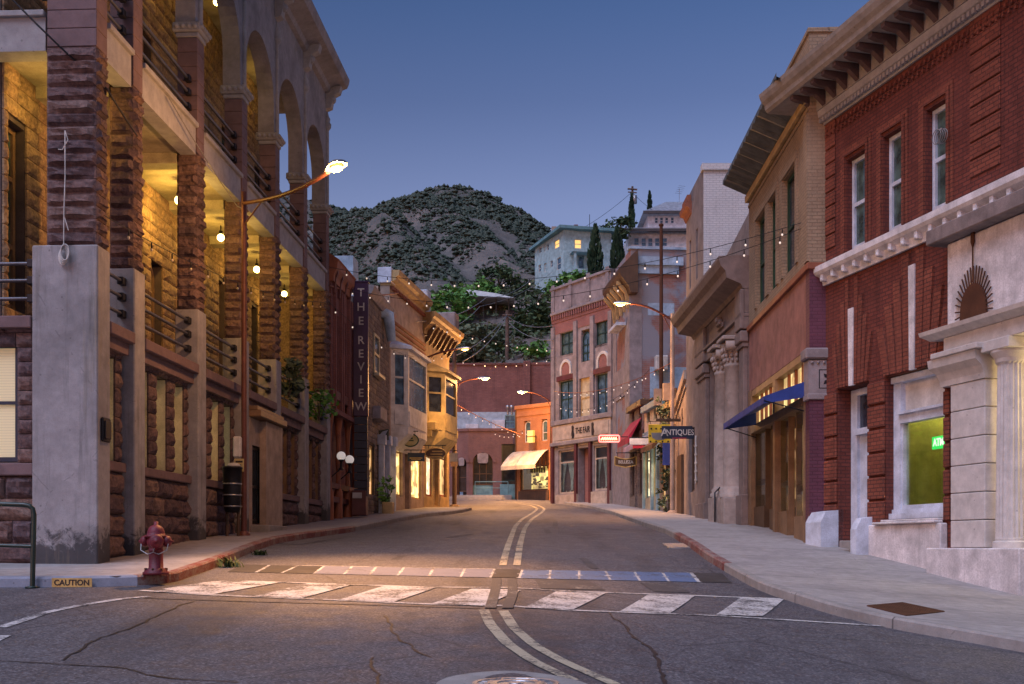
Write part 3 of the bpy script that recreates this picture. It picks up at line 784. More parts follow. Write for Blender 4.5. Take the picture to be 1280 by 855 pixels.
# ------------------------------------------------------------------ window / door helpers
def window(fr, u0, u1, z0, z1, v, parent, fm, gm, nu=1, rails=(.5,), fw=.06, dep=.07, name='window', arch=False, sill=None, vb=None):
    mb = MB()
    mb.box(fr, u0, u0+fw, v-dep, v, z0, z1); mb.box(fr, u1-fw, u1, v-dep, v, z0, z1)
    mb.box(fr, u0+fw, u1-fw, v-dep+.001, v-.001, z0, z0+fw*1.2)
    if not arch: mb.box(fr, u0+fw, u1-fw, v-dep+.001, v-.001, z1-fw, z1)
    for k in range(1, nu):
        uc = u0+(u1-u0)*k/nu; mb.box(fr, uc-fw*.35, uc+fw*.35, v-dep*.8, v-.006, z0+fw, z1-fw*.5)
    for r in rails:
        zc = z0+(z1-z0)*r; mb.box(fr, u0+fw, u1-fw, v-dep*.9, v-.004, zc-fw*.45, zc+fw*.45)
    if arch:
        c = (u0+u1)/2; ro = (u1-u0)/2; ri = ro-fw; n = 10
        for k in range(n):
            a, b = PI*k/n, PI*(k+1)/n
            o = [(c-ro*math.cos(a), z1+ro*math.sin(a)), (c-ro*math.cos(b), z1+ro*math.sin(b)), (c-ri*math.cos(b), z1+ri*math.sin(b)), (c-ri*math.cos(a), z1+ri*math.sin(a))]
            mb.prism(fr, o, v-dep, v)
    o = mb.build(name, fm, parent)
    g = MB()
    if arch: g.archfill(fr, u0+fw*.5, u1-fw*.5, z0+fw*.5, z1, v-dep*.7, v-dep*.6, 10)
    else: g.box(fr, u0+fw*.5, u1-fw*.5, v-dep*.7, v-dep*.6, z0+fw*.5, z1-fw*.5)
    g.build('pane', gm, o)
    if sill:
        s = MB(); s.box(fr, u0-.1, u1+.1, v-.02, v+sill[1], z0-.12, z0-.002); s.build('sill', sill[0], o)
    return o
# ------------------------------------------------------------------ arcaded brownstone building
AB = thing('arcaded_building', 'brownstone building with lit balcony galleries and tall arches on the near corner', 'building', FL(8, -4, gz(-10, 26)+.1))
PU = [0, 1.55, 4.96, 8.13, 11.12, 14.27, 17.25]; PW = .5
Z1, Z2B, Z2T, ZCAP, ZTOP = 5.4, 9.75, 10.4, 12.5, 16.1
ZPL = 6.55
for i, pu in enumerate(PU):
    dep_lo, dep_up = (1.10, .86) if i == 0 else (.5, .46)
    zb = FL.g(pu+.25)-.3
    mb = MB(); mb.box(FL, pu, pu+PW, -dep_lo, 0, zb, ZPL, .02)
    pier = mb.build('pier', MT['conc'], AB)
    a, b = pu+.035, pu+PW-.035; vf = -.035
    core = MB(); core.box(FL, a+.02, b-.02, -dep_up, vf-.03, ZPL-.01, Z2B+.05)
    core.rough(FL, a, b, ZPL, Z2B+.05, vf-.02, .222, .9, .085, nx=6, nz=4)
    nf = FL.sub(a+.02, vf, 'near'); core.rough(nf, 0, dep_up-.02, ZPL, Z2B+.05, 0, .222, .6, .085, nx=7, nz=4)
    ff = FL.sub(b-.02, vf, 'far'); core.rough(ff, 0, dep_up-.02, ZPL, Z2B+.05, 0, .24, .55, .05, nx=3, nz=2)
    core.build('shaft', MT['brown'], pier)
    us = MB(); z = Z2B+.05
    while z < ZCAP-.32:
        z2 = min(z+.30, ZCAP-.30); us.box(FL, a, b, -dep_up, vf, z+.004, z2-.004, .008); z = z2
    us.build('upper_shaft', MT['brownsm'], pier)
    cp = MB(); cp.box(FL, a-.03, b+.03, -dep_up-.03, vf+.03, ZCAP-.295, ZCAP-.2, .015); cp.box(FL, a-.09, b+.09, -dep_up-.09, vf+.09, ZCAP-.197, ZCAP, .03)
    for k in range(5):
        u = a-.03+(b-a+.06)*k/4; cp.sphere(FL(u, vf+.10, ZCAP-.1), .055, 8, 6)
    for k in range(4): cp.sphere(FL(a-.1, vf-.02-.13*k, ZCAP-.1), .055, 8, 6)
    cp.build('capital', MT['slab'], pier)
# ground floor infill walls with windows
VW = -.24
for i in range(6):
    a, b = PU[i]+PW, PU[i+1]; zg = min(FL.g(a), FL.g(b))-.3
    if i == 3: continue
    n = 1 if i == 0 else 3; ww = .5 if i == 0 else .56; pitch = (b-a)/n
    lit = i < 3
    holes = [(a+pitch*(k+.5)-ww/2, a+pitch*(k+.5)+ww/2, 3.1, 4.92) for k in range(n)]
    wl = MB(); wl.wall(FL, a, b, zg, Z1-.2, holes, VW-.5, VW-.045); wo_ = wl.build('wall', MT['mortar'], AB)
    st = MB(); st.rough(FL, a, b, zg, 2.92, VW, .34, .75, .11, nx=7, nz=4); st.rough(FL, a, b, 3.12, Z1-.22, VW, .27, .42, .06, holes)
    st.build('stonework', MT['brown'], wo_)
    s = MB(); s.box(FL, a+.002, b-.002, VW-.1, VW+.10, 2.93, 3.095, .015); s.build('sill', MT['brownsm'], wo_)
    for h in holes:
        wd = window(FL, h[0]+.01, h[1]-.01, 3.1, 4.91, VW-.36, AB, MT['sash'], MT['blindbay'] if lit else MT['glassg'], rails=(.5,), fw=.05)
        j = MB(); j.box(FL, h[0], h[0]+.012, VW-.34, VW-.03, 3.1, 4.9); j.box(FL, h[1]-.012, h[1], VW-.34, VW-.03, 3.1, 4.9)
        j.build('jamb', MT['cream'] if lit else MT['woodtan'], wd)
# ground floor end wall facing the crossroads
EN = FL.sub(0, 0, 'near')                                  # u runs away from the street, v towards camera
zg = gz(-9, 18)-.2
h = (1.40, 2.45, 3.02, 4.98)
wl = MB(); wl.wall(EN, 1.1, 8.0, zg, Z1-.2, [h, (3.6,4.65,3.02,4.98)], -.7, -.16); wo_ = wl.build('wall', MT['mortar'], AB)
st = MB(); st.rough(EN, 1.1, 8.0, zg, 2.78, -.115, .34, .8, .10, nx=7, nz=4); st.rough(EN, 1.1, 8.0, 3.0, Z1-.02, -.115, .24, .34, .06, [h, (3.6,4.65,3.02,4.98)])
st.build('stonework', MT['brown'], wo_)
s = MB(); s.box(EN, 1.1, 8.0, -.2, -.03, 2.79, 2.99, .015); s.build('sill', MT['brownsm'], wo_)
for q in (h, (3.6,4.65,3.02,4.98)): window(EN, q[0]+.01, q[1]-.01, q[2]+.01, q[3]-.01, -.18, AB, MT['navy'], MT['blind'], rails=(.5,), fw=.06)
# floor slabs
mb = MB()
for i in range(6):
    a, b = PU[i]+PW+.003, PU[i+1]-.003
    mb.box(FL, a, b, -.40, .02, Z1-.20, Z1, .015); mb.box(FL, a, b, -.42, -.10, Z1-.40, Z1-.203)
mb.box(EN, 1.11, 8, -.45, .02, Z1-.20, Z1, .015)
mb.box(FL, .3, 18.2, -1.8, -.43, Z1-.21, Z1-.02); mb.build('balcony_ledge', MT['brownsm'], AB)
mb = MB()
for i in range(6):
    a, b = PU[i]+PW+.003, PU[i+1]-.003
    mb.box(FL, a, b, -.38, -.06, Z2B, Z2T-.10); mb.box(FL, a, b, -.38, .01, Z2T-.098, Z2T, .012)
mb.box(EN, .9, 8, -.45, -.06, Z2B, Z2T-.10); mb.box(EN, .9, 8, -.45, .01, Z2T-.098, Z2T, .012)
mb.build('balcony_slab', MT['slab'], AB)
mb = MB(); mb.box(FL, .46, 17.8, -1.79, -.385, Z2B+.06, Z2T-.12); mb.box(FL, .46, 17.8, -7.5, -.5, 15.6, 15.9)
mb.box(FL, .46, 17.8, -7.5, -1.805, Z2B+.06, Z2T-.12)
for i in range(1, 7): mb.box(FL, PU[i], PU[i]+.4, -1.79, -.47, Z2B-.16, Z2B+.055)
mb.build('ceiling', MT['ceil'], AB)
# gallery inner wall
gh = []
for i in range(6):
    a, b = PU[i]+PW, PU[i+1]; L = b-a
    if i == 0: gh.append((a+.1, a+.75, 5.7, 8.9, 0)); continue
    gh.append((a+L*.12, a+L*.12+.7, 5.7, 8.9, 0)); gh.append((a+L*.60, a+L*.60+.75, 5.45, 8.2, 1))
g3 = [(PU[i]+PW+.6, PU[i]+PW+1.7, 10.6, 13.2, 0) for i in range(1, 6)]
wl = MB(); wl.wall(FL, .46, 17.75, Z1-.3, 15.6, [q[:4] for q in gh+g3], -2.3, -1.85); iw = wl.build('gallery_wall', MT['mortar'], AB)
st = MB(); st.rough(FL, .46, 17.75, Z1, Z2B+.06, -1.81, .27, .5, .06, [q[:4] for q in gh], nx=3, nz=2); st.rough(FL, .46, 17.75, Z2T, 15.6, -1.81, .30, .6, .06, [q[:4] for q in g3], nx=3, nz=2)
st.build('stonework', MT['galwall'], iw)
for q in gh+g3:
    if q[4]:
        wd = window(FL, q[0]+.02, q[1]-.02, q[2], q[3]-.4, -2.0, AB, MT['woodtan'], MT['glassg'], rails=(.45,), fw=.09, name='gallery_door', arch=True)
    else: window(FL, q[0]+.02, q[1]-.02, q[2]+.02, q[3]-.02, -2.0, AB, MT['woodtan'], MT['glassg'], rails=(.35,.72), fw=.09, name='gallery_window')
# end walls of the galleries on the far side, roof, rear body
mb = MB(); mb.box(FL, 17.76, 18.2, -1.85, -.5, Z1-.4, Z2B); mb.box(FL, 17.3, 17.75, -8, -2.31, 0, 15.6); mb.box(FL, 2.5, 17.3, -8, -7.6, 0, 15.6)
mb.box(FL, 2.4, 2.9, -7.55, -2.31, Z1, 15.6)
mb.build('body_wall', MT['galwall'], AB)
# arches of the top gallery
def arcade(fr, spans, va, vb, name):
    mb = MB()
    for a, b in spans:
        L = b-a; zs = ZCAP+(.75 if L > 2 else .9)
        mb.wall(fr, a-.001, a+.04, ZCAP, zs, [], va, vb); mb.wall(fr, b-.04, b+.001, ZCAP, zs, [], va, vb)
        mb.arch(fr, a+.04, b-.04, zs, 15.2, va, vb, 18)
        mb.wall(fr, a+.04, a+.0401, zs, 15.2, [], va, vb)
    return mb
mb = MB()
for i, pu in enumerate(PU):
    a = pu+.035; b = pu+PW-.035
    mb.box(FL, a+.0, b-.0, -.5, -.07, ZCAP+.001, 15.2)
for i in range(6):
    a, b = PU[i]+PW-.035, PU[i+1]+.035; L = b-a; zs = ZCAP+(.72 if L > 2 else 1.3)
    mb.box(FL, a-.001, a+.03, -.49, -.071, ZCAP+.001, zs); mb.box(FL, b-.03, b+.001, -.49, -.071, ZCAP+.001, zs)
    mb.arch(FL, a+.03, b-.03, zs, 15.2, -.49, -.072, 20)
    mb.box(FL, a-.001, a+.03, -.49, -.071, zs, 15.2); mb.box(FL, b-.03, b+.001, -.49, -.071, zs, 15.2)
mb.box(FL, .036, PU[6]+PW-.036, -.5, -.07, 15.2, ZTOP-.05)
mb.box(EN, .51, 8, -.55, -.1, 15.2, ZTOP-.05)
aw = mb.build('arch_wall', MT['plaster'], AB)
for pu in PU:
    mb = MB(); uc = pu+PW/2
    mb.tube([FL(uc, -.05, ZCAP+.02), FL(uc, -.05, 15.0)], .055, 8); mb.lathe(FL(uc, -.05, 14.9), [(.05,0),(.12,.1),(.13,.2),(.08,.28),(.1,.36),(.05,.48),(.02,.6)], 10)
    mb.build('pilaster', MT['slab'], AB)
mb = MB(); mb.sweep(FL, -.05, PU[6]+PW+.1, [(-.6,ZTOP-.06),(-.07,ZTOP-.06),(.05,ZTOP-.02),(.10,ZTOP+.12),(.30,ZTOP+.2),(.52,ZTOP+.28),(.58,ZTOP+.42),(.60,ZTOP+.55),(-.6,ZTOP+.6)])
mb.build('cornice', MT['plaster'], AB)
for pu in PU:
    uc = pu+PW/2; mb = MB()
    mb.prism(FL.sub(uc-.14, 0, 'near'), [(.08,15.55),(.08,ZTOP+.18),(-.42,ZTOP+.18),(-.36,ZTOP-.02),(-.16,ZTOP-.12),(-.10,15.62)], -.28, 0)
    mb.sphere(FL(uc, .12, ZTOP-.22), .12, 8, 6); mb.build('bracket', MT['slab'], AB)
# railings
def railing(fr, a, b, z, v, parent):
    mb = MB(); 
    for dz in (.32, .62, .90): mb.tube([fr(a, v, z+dz), fr(b, v, z+dz)], .032, 8)
    r = mb.build('railing', MT['rail'], parent)
    k = MB()
    for dz in (.32, .62, .90):
        for u, e in ((a, 0), (b, -.16)): k.box(fr, u+e, u+e+.16, v-.055, v+.055, z+dz-.065, z+dz+.065, .008)
    build_each(k, 'socket', MT['iron'], r)
for i in range(6):
    for z in (Z1, Z2T): railing(FL, PU[i]+PW, PU[i+1], z, -.2, AB)
for z in (Z1, Z2T): railing(EN, 1.1 if z == Z1 else .88, 8, z, -.2, AB)
# stair porch with steel gate in the fourth bay
a, b = PU[3]+PW, PU[4]; zg = FL.g(a)-.3
po = MB(); ug0, ug1 = a+.25, a+1.55
po.wall(FL, a+.01, b-.01, zg, 4.75, [(ug0, ug1, FL.g(a)+.2, 4.1)], -.5, .0)
po.box(FL, a+.9, b-.005, .0, .16, zg, 4.74)
po_o = po.build('porch', MT['tanpaint'], AB)
mb = MB(); mb.box(FL, a+.01, b+.03, -.5, .28, 4.76, 4.93, .02); mb.box(FL, a+.01, b+.0, -.45, .2, 4.93, 5.02); mb.build('porch_cornice', MT['woodtan'], po_o)
mb = MB()
for k in range(9): u = ug0+(ug1-ug0)*k/8; mb.tube([FL(u, -.06, FL.g(a)+.25), FL(u, -.06, 4.05)], .018, 6)
for z in (FL.g(a)+.3, 3.1, 4.03): mb.box(FL, ug0, ug1, -.08, -.04, z-.03, z+.03)
gt = mb.build('gate', MT['iron'], po_o)
mb = MB(); mb.box(FL, ug0+.03, ug1-.03, -.12, -.09, FL.g(a)+.25, 4.0); mb.build('mesh_panel', MT['glassb'], gt)
mb = MB(); mb.box(FL, ug0-.1, ug1+.3, -.1, .45, zg, FL.g(a)+.18, .02); mb.build('step', MT['kerb'], AB)
# plaque on the corner pier, cast numbers strip
mb = MB(); mb.box(FL, .10, .42, 0.0, .05, 3.35, 3.75, .02); mb.box(FL, .14, .38, .05, .075, 3.40, 3.70, .01); tag(mb.build('bronze_plaque', MT['iron']), 'small dark bronze plaque on the corner pier', 'plaque')
# light globes in the galleries
def globe(u, v, z, e, lit=True):
    p = FL(u, v, z); g = thing('gallery_globe', 'x', 'globe lamp', p+Vector((0,0,.25)), 'globe lamps under the gallery ceilings')
    mb = MB(); mb.sphere(p, .09, 12, 8); mb.build('globe', MT['globe'] if lit else MT['globeoff'], g)
    mb = MB(); mb.lathe(p+Vector((0,0,.1)), [(.05,0),(.05,.06),(.015,.07),(.015,.2)], 8); mb.build('holder', MT['iron'], g)
    if lit: light(g, 'POINT', p+Vector((0,0,-.16)), e, GLOBE, .1)
    return g
GL = []
for i, (u, e, lit, lab) in enumerate([(.85,13,True,'amber globe lamp in the lower gallery behind the corner pier'), (3.4,10,False,'unlit milk glass globe hanging in the lower gallery'),
                       (6.6,42,True,'brightly lit globe lamp in the lower gallery past the third pier'), (9.6,34,True,'lit globe lamp in the lower gallery above the stair porch'),
                       (12.8,22,True,'lit globe lamp in the lower gallery before the far end'), (15.8,13,True,'dimmest lit globe lamp at the far end of the lower gallery')]):
    GL.append(tag(globe(u, -1.0, Z2B-.42, e, lit), lab))
for u, e, lab in [(3.4,8,'lit globe lamp under the top gallery ceiling behind the first wide arch'), (6.6,10,'lit globe lamp under the top gallery ceiling behind the second wide arch'), (9.6,9,'lit globe lamp under the top gallery ceiling behind the third wide arch'), (14.5,4,'lit globe lamp under the top gallery ceiling near the far end')]:
    tag(globe(u, -1.1, 15.2, e, True), lab)
# ------------------------------------------------------------------ red brick corner building with stone portico
F = FR_
RB = thing('brick_corner_building', 'deep red brick building with white trim, bracketed cornice and pale stone portico', 'building', F(-4, -4, gz(9, 21)))
U = F.u
hd = (U(1086), U(1048), F.g(U(1066))-.3, 5.0)                 # door opening
ha = (U(1181), U(1108), 2.16, 5.0)                            # shop window opening
ups = [(U(1082.5), U(1058), 7.86, 0), (U(1128), U(1104), 7.86, 0), (U(1183.5), U(1157.5), 7.86, 0)]
zt_up = F.z(1182, 123)
ups = [(a, b, c, zt_up) for a, b, c, _ in ups]
zl = gz(8, 15)-1
mb = MB(); mb.wall(F, -6.2+1.2, 0, zl, 11.0, [hd, ha]+ups, -.42, 0)
mb.wall(F, -12, -5, 7.4, 11.0, [], -.42, 0)
wallo = mb.build('wall', MT['redbrick'], RB)
mb = MB()
for i, h in enumerate(ups):
    a, b, c, d = h
    for k, (g, q) in enumerate([(.10,.045),(.20,.025)]):
        w_ = .085
        mb.box(F, a-g-w_+.08, a-g+.08-.005, 0, q, c, d+g); mb.box(F, b+g-.08+.005, b+g+w_-.08, 0, q, c, d+g); mb.box(F, a-g-w_+.08, b+g+w_-.08, 0, q+.003, d+g-.02, d+g+.07)
mb.build('window_surround', MT['redbrickd'], wallo)
for i, h in enumerate(ups):
    window(F, h[0]+.01, h[1]-.01, h[2]+.02, h[3]-.01, -.13, RB, MT['bluewhite'], MT['glassg'], rails=(.5,), fw=.085, dep=.09, sill=None)
# raised brick work: quoin blocks and fans over the openings
mb = MB()
for (a, b) in [(hd[1]+.02, -.01), (ha[1]+.02, hd[0]-.02), (U(1189), ha[0]-.02)]:
    n = 6
    for k in range(n):
        z0, z1 = 2.08+(4.96-2.08)*k/n, 2.08+(4.96-2.08)*(k+1)/n
        mb.box(F, a, b, 0, .06, z0+.025, z1-.025, .015)
for k in range(9):
    z0 = 8.1+.31*k; mb.box(F, -5.75, -4.95, 0, .03, z0+.015, z0+.295, .01); mb.box(F, -.42, -.02, 0, .03, z0+.015, z0+.295, .01)
for (a, b) in ((hd[0], hd[1]), (ha[0], ha[1])):
    c = (a+b)/2; W_ = (b-a)/2; n = 4
    for sgn in (-1, 1):
        for k in range(n):
            x0 = .09+(W_-.05)*k/n; x1 = .09+(W_-.05)*(k+1)/n-.03; tp = 7.25-.42*k
            sp = 1.28
            mb.prism(F, [(c+sgn*x0, 5.02), (c+sgn*x1, 5.02), (c+sgn*x1*sp, tp), (c+sgn*x0*sp, tp)], 0, .05+.004*k)
mb.build('raised_brickwork', MT['redbrickd'], wallo)
mb = MB()
for h, (za, zb) in ((hd, (5.0,6.62)), (ha, (5.0,7.0))):
    c = (h[0]+h[1])/2; mb.prism(F, [(c-.075,za),(c+.075,za),(c+.10,zb),(c-.10,zb)], 0, .07)
mb.build('keystone', MT['stucco'], wallo)
# shop window
a, b = ha[0], ha[1]
mb = MB()
mb.box(F, a+.002, b-.002, -.30, -.05, 2.17, 2.28); mb.box(F, a+.002, b-.002, -.28, -.12, 2.28, 2.36)
mb.box(F, a+.002, a+.10, -.30, -.16, 2.36, 4.98); mb.box(F, b-.24, b-.002, -.30, -.16, 2.36, 4.98)
mb.box(F, a+.10, b-.24, -.30, -.13, 4.05, 4.22); mb.box(F, a+.10, b-.24, -.30, -.06, 4.22, 4.27); mb.box(F, a+.002, b-.002, -.30, -.10, 4.86, 4.98)
mb.box(F, a+.10, a+.16, -.30, -.18, 2.36, 4.05); mb.box(F, b-.30, b-.24, -.30, -.18, 2.36, 4.05); mb.box(F, a+.16, b-.3, -.30, -.18, 2.36, 2.44)
sw = mb.build('shop_window', MT['bluewhite'], RB)
mb = MB(); mb.box(F, a+.1, b-.24, -.29, -.27, 4.27, 4.86); mb.build('transom_panel', MT['offwhite'], sw)
mb = MB(); mb.box(F, a-.2, b+.2, -1.9, -1.85, 1.9, 5.0); mb.box(F, a-.2, b+.2, -1.85, -.44, 2.1, 2.15); mb.box(F, b+.0, b+.05, -1.85, -.45, 2.15, 5); mb.build('room', MT['olive'], sw)
light(sw, 'POINT', F(b-.5, -1.2, 4.85), 26, (1,.88,.42), .15)
mb = MB(); mb.box(F, a-.2, b+.2, -1.85, -.44, 5.0, 5.05); mb.box(F, a-.22, a-.2, -1.85, -.45, 2.15, 5.0); mb.build('room_lining', MT['olive'], sw)
mb = MB(); mb.box(F, a+.15, a+.65, -1.6, -1.2, 2.15, 3.5, .02); mb.box(F, a+1.0, a+1.08, -1.84, -1.7, 2.15, 5.0); mb.box(F, a+.2, a+.5, -1.5, -1.25, 3.5, 3.85, .02); mb.box(F, b-.75, b-.45, -1.84, -1.8, 3.4, 4.2); mb.build('office_furniture', MT['wooddark'], sw)
m, t = new_mat('clear glass'); gl = N(t, 'ShaderNodeBsdfGlass', {'Roughness': 0.0, 'IOR': 1.02, 'Color': (.9,.95,.9,1)}); gs = N(t, 'ShaderNodeBsdfGlossy', {'Roughness': .02}); mx = N(t, 'ShaderNodeMixShader', {0: .12, 1: gl.outputs[0], 2: gs.outputs[0]}); N(t, 'ShaderNodeOutputMaterial', {'Surface': mx.outputs[0]})
MT['clear'] = m
mb = MB(); mb.box(F, a+.14, b-.28, -.26, -.25, 2.42, 4.06); mb.build('pane', MT['clear'], sw)
FN = F
ua = U(1172, -.32); za = F.z(1172, 553, -.32)
at = thing('atm_sign', 'green glowing ATM sign hanging inside the white framed shop window', 'sign', F(ua, -.36, za-.12))
mb = MB(); mb.box(F, ua-.27, ua+.2, -.37, -.33, za-.12, za+.12, .01); mb.build('panel', MT['atm'], at)
mb = MB(); text_mb(mb, F, 'ATM', ua-.02, -.325, za, .2, .004, flipu=True, bold=.006, sx=.8); mb.build('lettering', MT['atmtxt'], at)
mb = MB()
for k, wd_ in enumerate((.20,.18,.16)): mb.box(F, U(1177)-.0, U(1177)+wd_, -.248, -.244, 2.5+.09*k, 2.54+.09*k)
mb.build('window_decal', MT['letter'], sw)
# door with cheek walls
a, b = hd[0], hd[1]; zg = F.g((a+b)/2)
mb = MB(); mb.box(F, a+.002, a+.08, -.40, -.26, zg, 4.98); mb.box(F, b-.25, b-.002, -.40, -.30, zg, 4.98); mb.box(F, a+.08, b-.25, -.40, -.28, 4.84, 4.98); mb.box(F, a+.08, b-.25, -.40, -.22, 4.0, 4.13)
dr = mb.build('door', MT['bluewhite'], RB)
mb = MB(); mb.box(F, a+.08, b-.25, -.40, -.36, zg+.1, 4.0); mb.box(F, a+.14, b-.31, -.36, -.34, zg+.5, zg+1.2); mb.build('door_leaf', MT['bluewhite'], dr)
mb = MB(); mb.box(F, a+.08, b-.25, -.39, -.37, 4.13, 4.84); mb.build('pane', MT['glass'], dr)
mb = MB(); mb.box(F, a+.02, b-.02, -.2, .28, zg-.6, zg+.02, .02); mb.box(F, a+.02, b-.02, -.41, -.0, zg, zg+.2, .02); mb.build('step', MT['kerb'], RB)
for (p, q, nm) in ((hd[1]+.0, .12, 0), (hd[0]-.22, hd[0]+.0, 1)):
    g = F.g((p+q)/2)
    mb = MB(); mb.prism(F.sub(p, 0, 'near'), [(-.42,g-.8),(-.42,g+.5),(-.30,g+.72),(.12,g+.78),(.12,g-.8)], -(q-p), 0); mb.build('cheek_wall', MT['bluewhite'], RB)
# white stucco base
e1 = U(1185)
mb = MB(); mb.box(F, e1, hd[0]-.225, 0, .16, zl, 2.06, .02); mb.box(F, U(1274, .45), e1+.02, 0, .45, zl, 1.6, .02); mb.box(F, ha[0], ha[1]+.15, .03, .24, 2.062, 2.11, .015); mb.box(F, ha[0]+.02, ha[1], .0, .14, 2.11, 2.155, .012)
mb.build('base', MT['stucco'], RB)
# string course with scroll blocks
mb = MB(); mb.sweep(F, -12, .06, [(-.02,7.34),(.06,7.34),(.09,7.5),(.22,7.56),(.26,7.62),(.26,7.74),(.05,7.82),(-.02,7.82)])
u = -.15
while u > -9:
    mb.box(F, u-.05, u+.05, .05, .2, 7.40, 7.56, .012); mb.sphere(F(u, .17, 7.44), .05, 8, 6); u -= .43
mb.build('string_course', MT['whitep'], RB)
# main cornice
mb = MB(); mb.sweep(F, -12, .12, [(-.42,10.86),(.05,10.86),(.08,10.98),(.16,11.02),(.18,11.16),(-.42,11.16)])
u = 0
while u > -8: mb.box(F, u-.04, u+.04, .07, .15, 10.90, 10.99); u -= .13
mb.build('frieze', MT['slab'], RB)
mb = MB()
for r_ in range(2):
    u = -.05-(.06 if r_ else 0)
    while u > -8: mb.box(F, u-.05, u, 0, .05, 10.55+.12*r_, 10.63+.12*r_); u -= .16
mb.build('dentil_course', MT['redbrickd'], wallo)
mb = MB(); mb.sweep(F, -12, 1.2, [(-.4,11.5),(.78,11.5),(.84,11.56),(.86,11.66),(.93,11.72),(.98,11.82),(1.0,11.9),(-.4,11.95)])
mb.box(F, -12, .3, -.4, .2, 11.165, 11.5)
cnx = mb.build('cornice', MT['cornicetone'], RB)
u = .15
while u > -8:
    mb = MB(); mb.prism(F.sub(u, 0, 'near'), [(-.21,11.18),(-.21,11.495),(-.74,11.495),(-.74,11.42),(-.62,11.38),(-.42,11.36),(-.32,11.28)], -.065, .065)
    mb.build('bracket', MT['cornicebracket'], cnx); u -= .44
mb = MB(); mb.box(F, -12, .1, -.4, .1, 12.0, 12.4); mb.build('parapet', MT['maroon'], RB)
# portico
A0 = U(1184, .25)
mb = MB(); mb.box(F, -12, A0, -.3, .25, 5.44, 7.02, .015); mb.build('attic_block', MT['stucco'], RB)
mb = MB(); mb.box(F, -12, U(1158, .5), .02, .52, 7.03, 7.30, .02); mb.build('attic_slab', MT['taupe'], RB)
pu0, pu1 = U(1231, .2), U(1188, .2)
mb = MB(); n = 6
for k in range(n):
    z0, z1 = 1.602+(4.5-1.602)*k/n, 1.602+(4.5-1.602)*(k+1)/n
    mb.box(F, pu0, pu1, -.26, .2, z0+.006, z1-.006, .012)
pier = mb.build('portico_pier', MT['whitestone'], RB)
mb = MB(); mb.sweep(F, pu0-.02, pu1+.02, [(-.28,4.5),(.22,4.5),(.23,4.6),(.28,4.72),(.40,4.83),(.42,4.98),(-.28,4.98)], .0, .5)
mb.box(F, pu0-.12, pu1+.22, -.3, .46, 4.985, 5.08, .01); mb.build('capital', MT['whitestone'], pier)
mb = MB(); mb.box(F, -12, pu1+.12, -.3, .26, 5.083, 5.36, .012); mb.sweep(F, -12, pu1+.2, [(-.3,5.362),(.28,5.362),(.34,5.40),(.44,5.45),(.46,5.52),(.26,5.56),(-.3,5.56)], 0, .5)
mb.build('entablature', MT['whitestone'], RB)
for uc in (pu0-.42, pu0-2.6):
    mb = MB(); c = F(uc, .0, 0); vs = []; n = 40
    prof = [(.30,1.602),(.30,1.70),(.26,1.72),(.262,1.76)]+[(.255-.035*((z-1.76)/2.9), z) for z in (1.77, 3.2, 4.66)]+[(.25,4.70),(.26,4.76),(.33,4.86),(.33,4.9)]
    fs = []
    for j, (r, z) in enumerate(prof):
        fl = 4 <= j <= 6
        for k in range(n): a = 2*PI*k/n; rr = r*(.91 if fl and k % 2 else 1); vs.append(c+Vector((rr*math.cos(a), rr*math.sin(a), z)))
    for j in range(len(prof)-1):
        for k in range(n): fs.append((j*n+k, j*n+(k+1)%n, (j+1)*n+(k+1)%n, (j+1)*n+k))
    mb.add(vs, fs); mb.box(F, uc-.35, uc+.35, -.34, .34, 4.9, 5.08, .01); mb.build('column', MT['whitestone'], RB)
mb = MB(); mb.box(F, -12, pu1, -1.75, -1.7, 0, 5.4); mb.box(F, pu0+.35, pu0+.5, -1.7, -.27, 0, 5.4); mb.box(F, -12, pu0+.35, -1.7, -.31, 5.2, 5.3); mb.box(F, -12, U(1276,.4), -1.7, .1, 0, 1.58)
mb.build('porch_wall', MT['offwhite'], RB)
pl = thing('porch_lantern', 'lit wall lantern inside the stone portico at the edge of view', 'wall lamp', F(pu0-1.3, -1.6, 4.0))
mb = MB(); mb.sphere(F(pu0-1.3, -1.35, 4.1), .12); mb.build('globe', MT['globe'], pl)
mb = MB(); mb.box(F, pu0-1.36, pu0-1.24, -1.7, -1.66, 3.95, 4.25); mb.tube([F(pu0-1.3,-1.67,4.15),F(pu0-1.3,-1.45,4.15)], .02); mb.build('bracket', MT['iron'], pl)
light(pl, 'POINT', F(pu0-1.3, -1.05, 4.0), 35, (1,.72,.3), .12)
mb = MB(); pp = [F(U(1279,.48)-.02*k, .5+.0*k, 2.05-.02*k*k) for k in range(3)]; c0 = F(-5.33, .5, 1.9)
mb.tube([F(U(1279,.5)-.12+.12*math.cos(a), .5, 1.98+.12*math.sin(a)) for a in frange(PI/2, PI*1.6, 10)]+[F(U(1279,.5)-.9, .5, 1.9)], .02)
mb.build('handrail', MT['iron'], RB)
